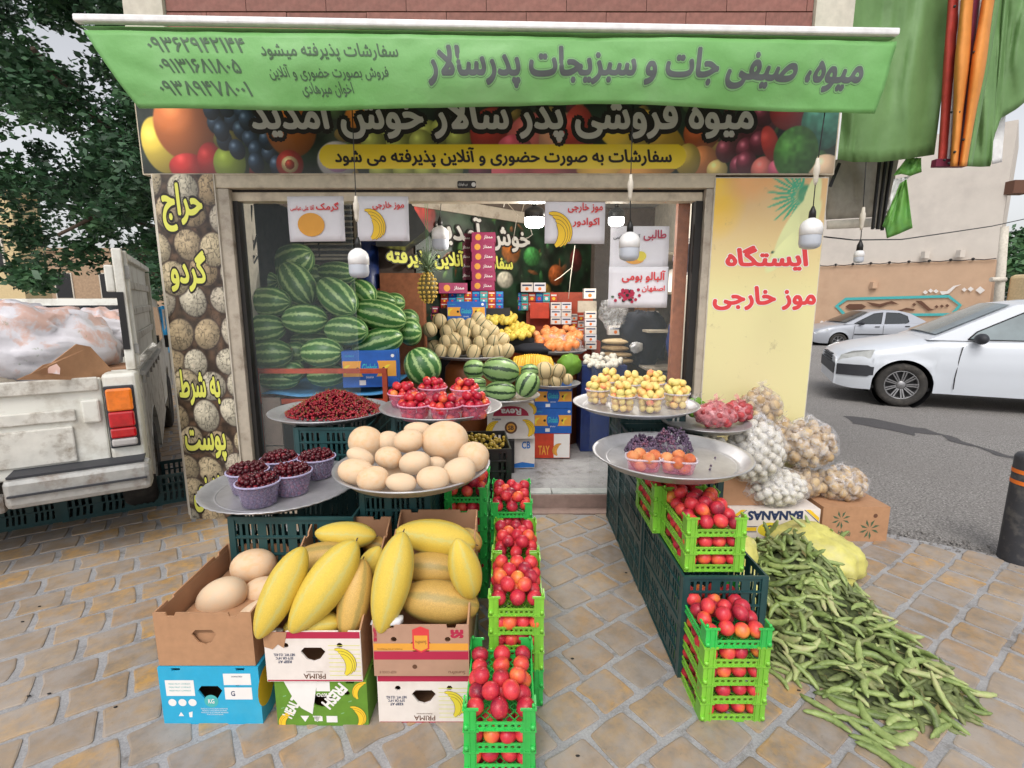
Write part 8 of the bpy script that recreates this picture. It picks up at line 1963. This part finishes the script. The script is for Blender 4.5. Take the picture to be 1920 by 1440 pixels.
Mt = Matrix.Translation((-2.30, 3.02, 0)) @ Matrix.Rotation(math.radians(32), 4, 'Z')
def tw(x, y, z): return Mt @ Vector((x, y, z))
# load
TX['wrap'] = None; m = NT('printed_sheet'); n1 = m.noise(3.6, 6, .65, dist=.4); n2 = m.noise(14, 4, .6)
c = m.mix(m.ramp(n1, [(.5, 0), (.58, .8)]), S(208, 206, 212), S(206, 164, 146)); c = m.mix(m.ramp(m.noise(9, 4, .6), [(.66, 0), (.7, .6)]), c, S(110, 130, 90)); m.bump(n2, .3, .02)
TX['wrap'] = m.set(c, .4, 0)
def lump(label, c, sc_, seed, name='wrapped_bundle', mat='wrap', cat='bundle', **k):
    MB().sphere(c, 1, 44, 28, sc=sc_, fn=lambda d: 1 + .2 * nz(d.x * 1.6 + seed, d.y * 1.6, d.z * 1.6) - .34 * abs(nz(d.x * 2.7 + seed, d.y * 2.7, d.z * 2.7)) - .16 * abs(nz(d.x * 7 + seed, d.y * 8, d.z * 8)) + .08).build(name, TX[mat], label=label, cat=cat, **k)
lump('large bundle in flower printed white film on the pickup bed', tw(-.62, .95, 1.2), (.45, .5, .36), 2); lump('second bundle in printed film at the far left of the pickup bed', tw(-1.15, .75, 1.15), (.42, .45, .38), 5); lump('upright bundle in printed film between the two larger ones', tw(-.85, 1.15, 1.32), (.3, .3, .24), 17); lump('small printed bundle end near the raised gate', tw(-.3, 1.35, 1.28), (.26, .3, .2), 8)
q = tw(-.26, .72, .66); t = thing('brown_box', 'brown carton with heart shaped hand hole on the pickup bed beside the gate', 'box', q); c_ = math.radians(32); MB().plate([(0, 0), (.4, 0), (.4, .42), (0, .42)], [[(.17, .2), (.2, .17), (.25, .22), (.22, .27), (.185, .265), (.16, .24)]], q + Vector((-.17, -.1, .0)), (math.cos(c_), math.sin(c_), 0), Z_, .008).build('front_panel', TX['kraft'], t); M3 = Matrix.Rotation(c_, 3, 'Z'); MB().obox(q + M3 @ Vector((.02, .1, .2)), (.19, .17, .19), M3).build('box_inside', TX['dark'], t); MB().obox(q + M3 @ Vector((.02, .1, .41)), (.2, .18, .01), M3).build('lid_flap', TX['kraft_in'], t)
t = thing('cardboard_sheet', 'torn flat brown cardboard sheet leaning over the tailgate', 'cardboard', tw(-.7, .2, 1.1))
V = [atY(x, y, 2.56 + (x - 30) / 175 * .48) for x, y in ((30, 712), (58, 700), (80, 684), (96, 680), (142, 645), (168, 650), (207, 692), (207, 712))]
MB().add(V, [tuple(range(8))]).build('sheet', TX['kraft'], t, solid=.006); MB().add([atY(x, y, 2.71) for x, y in ((86, 700), (92, 688), (106, 682), (113, 690), (112, 702), (98, 700))], [tuple(range(6))]).build('hand_hole', TX['wrap'], t)
o = dup(PC, tw(-1.35, .35, .98), None, (1, 1, 1), 'dark green crate tipped on the pickup bed at the photo edge', rot=(.25, .3, math.radians(32)))
lump('grey cloth padding under the bundles on the pickup bed', tw(-.95, .45, .95), (.4, .3, .22), 11, 'grey_cloth', 'post_metal', 'cloth')

# bollard
q = atZ(1900, 1050, 0); bo = thing('bollard', 'dark painted steel bollard with an orange band at the pavement edge', 'bollard', q + Vector((.03, 0, 0)))
TX['bollard'] = simple('bollard_paint', S(50, 52, 58), .55, var=.15, dirt=S(110, 108, 104), dirt_amt=.6, dscale=14)
c = q + Vector((.03, 0, 0)); hb = .66
MB().lathe([(.098, 0), (.095, hb - .02), (.085, hb), (0, hb + .004)], 36, c).build('bollard_shaft', TX['bollard'], bo); 
for q in (.10, .165): MB().lathe([(.0975, hb - q - .012), (.0975, hb - q + .012)], 36, c).build('reflective_band', TX['ink_orange'], bo)
# litter and pebbles
tr_ = random.Random(9)
for k in range(14):
    px, py = tr_.choice([(60, 1150), (200, 1330), (70, 1320), (1180, 1080), (1250, 1330), (1070, 1230), (1560, 700 + 80), (1600, 872), (1500, 1290), (1780, 1130), (1150, 1190), (1060, 1400), (120, 1060), (1750, 1260)]); px += tr_.uniform(-30, 30); py += tr_.uniform(-20, 20)
    p = atZ(px, py, .007); MB().sphere(p, .006, 6, 4, sc=(1.4, .8, .4), fn=lambda d: 1 + .4 * nz(d.x * 2 + k, d.y, d.z)).build('litter_crumb', TX['dark'], label='tiny dark crumb of litter lying on the pavers', cat='litter', group='litter crumbs on the pavers')
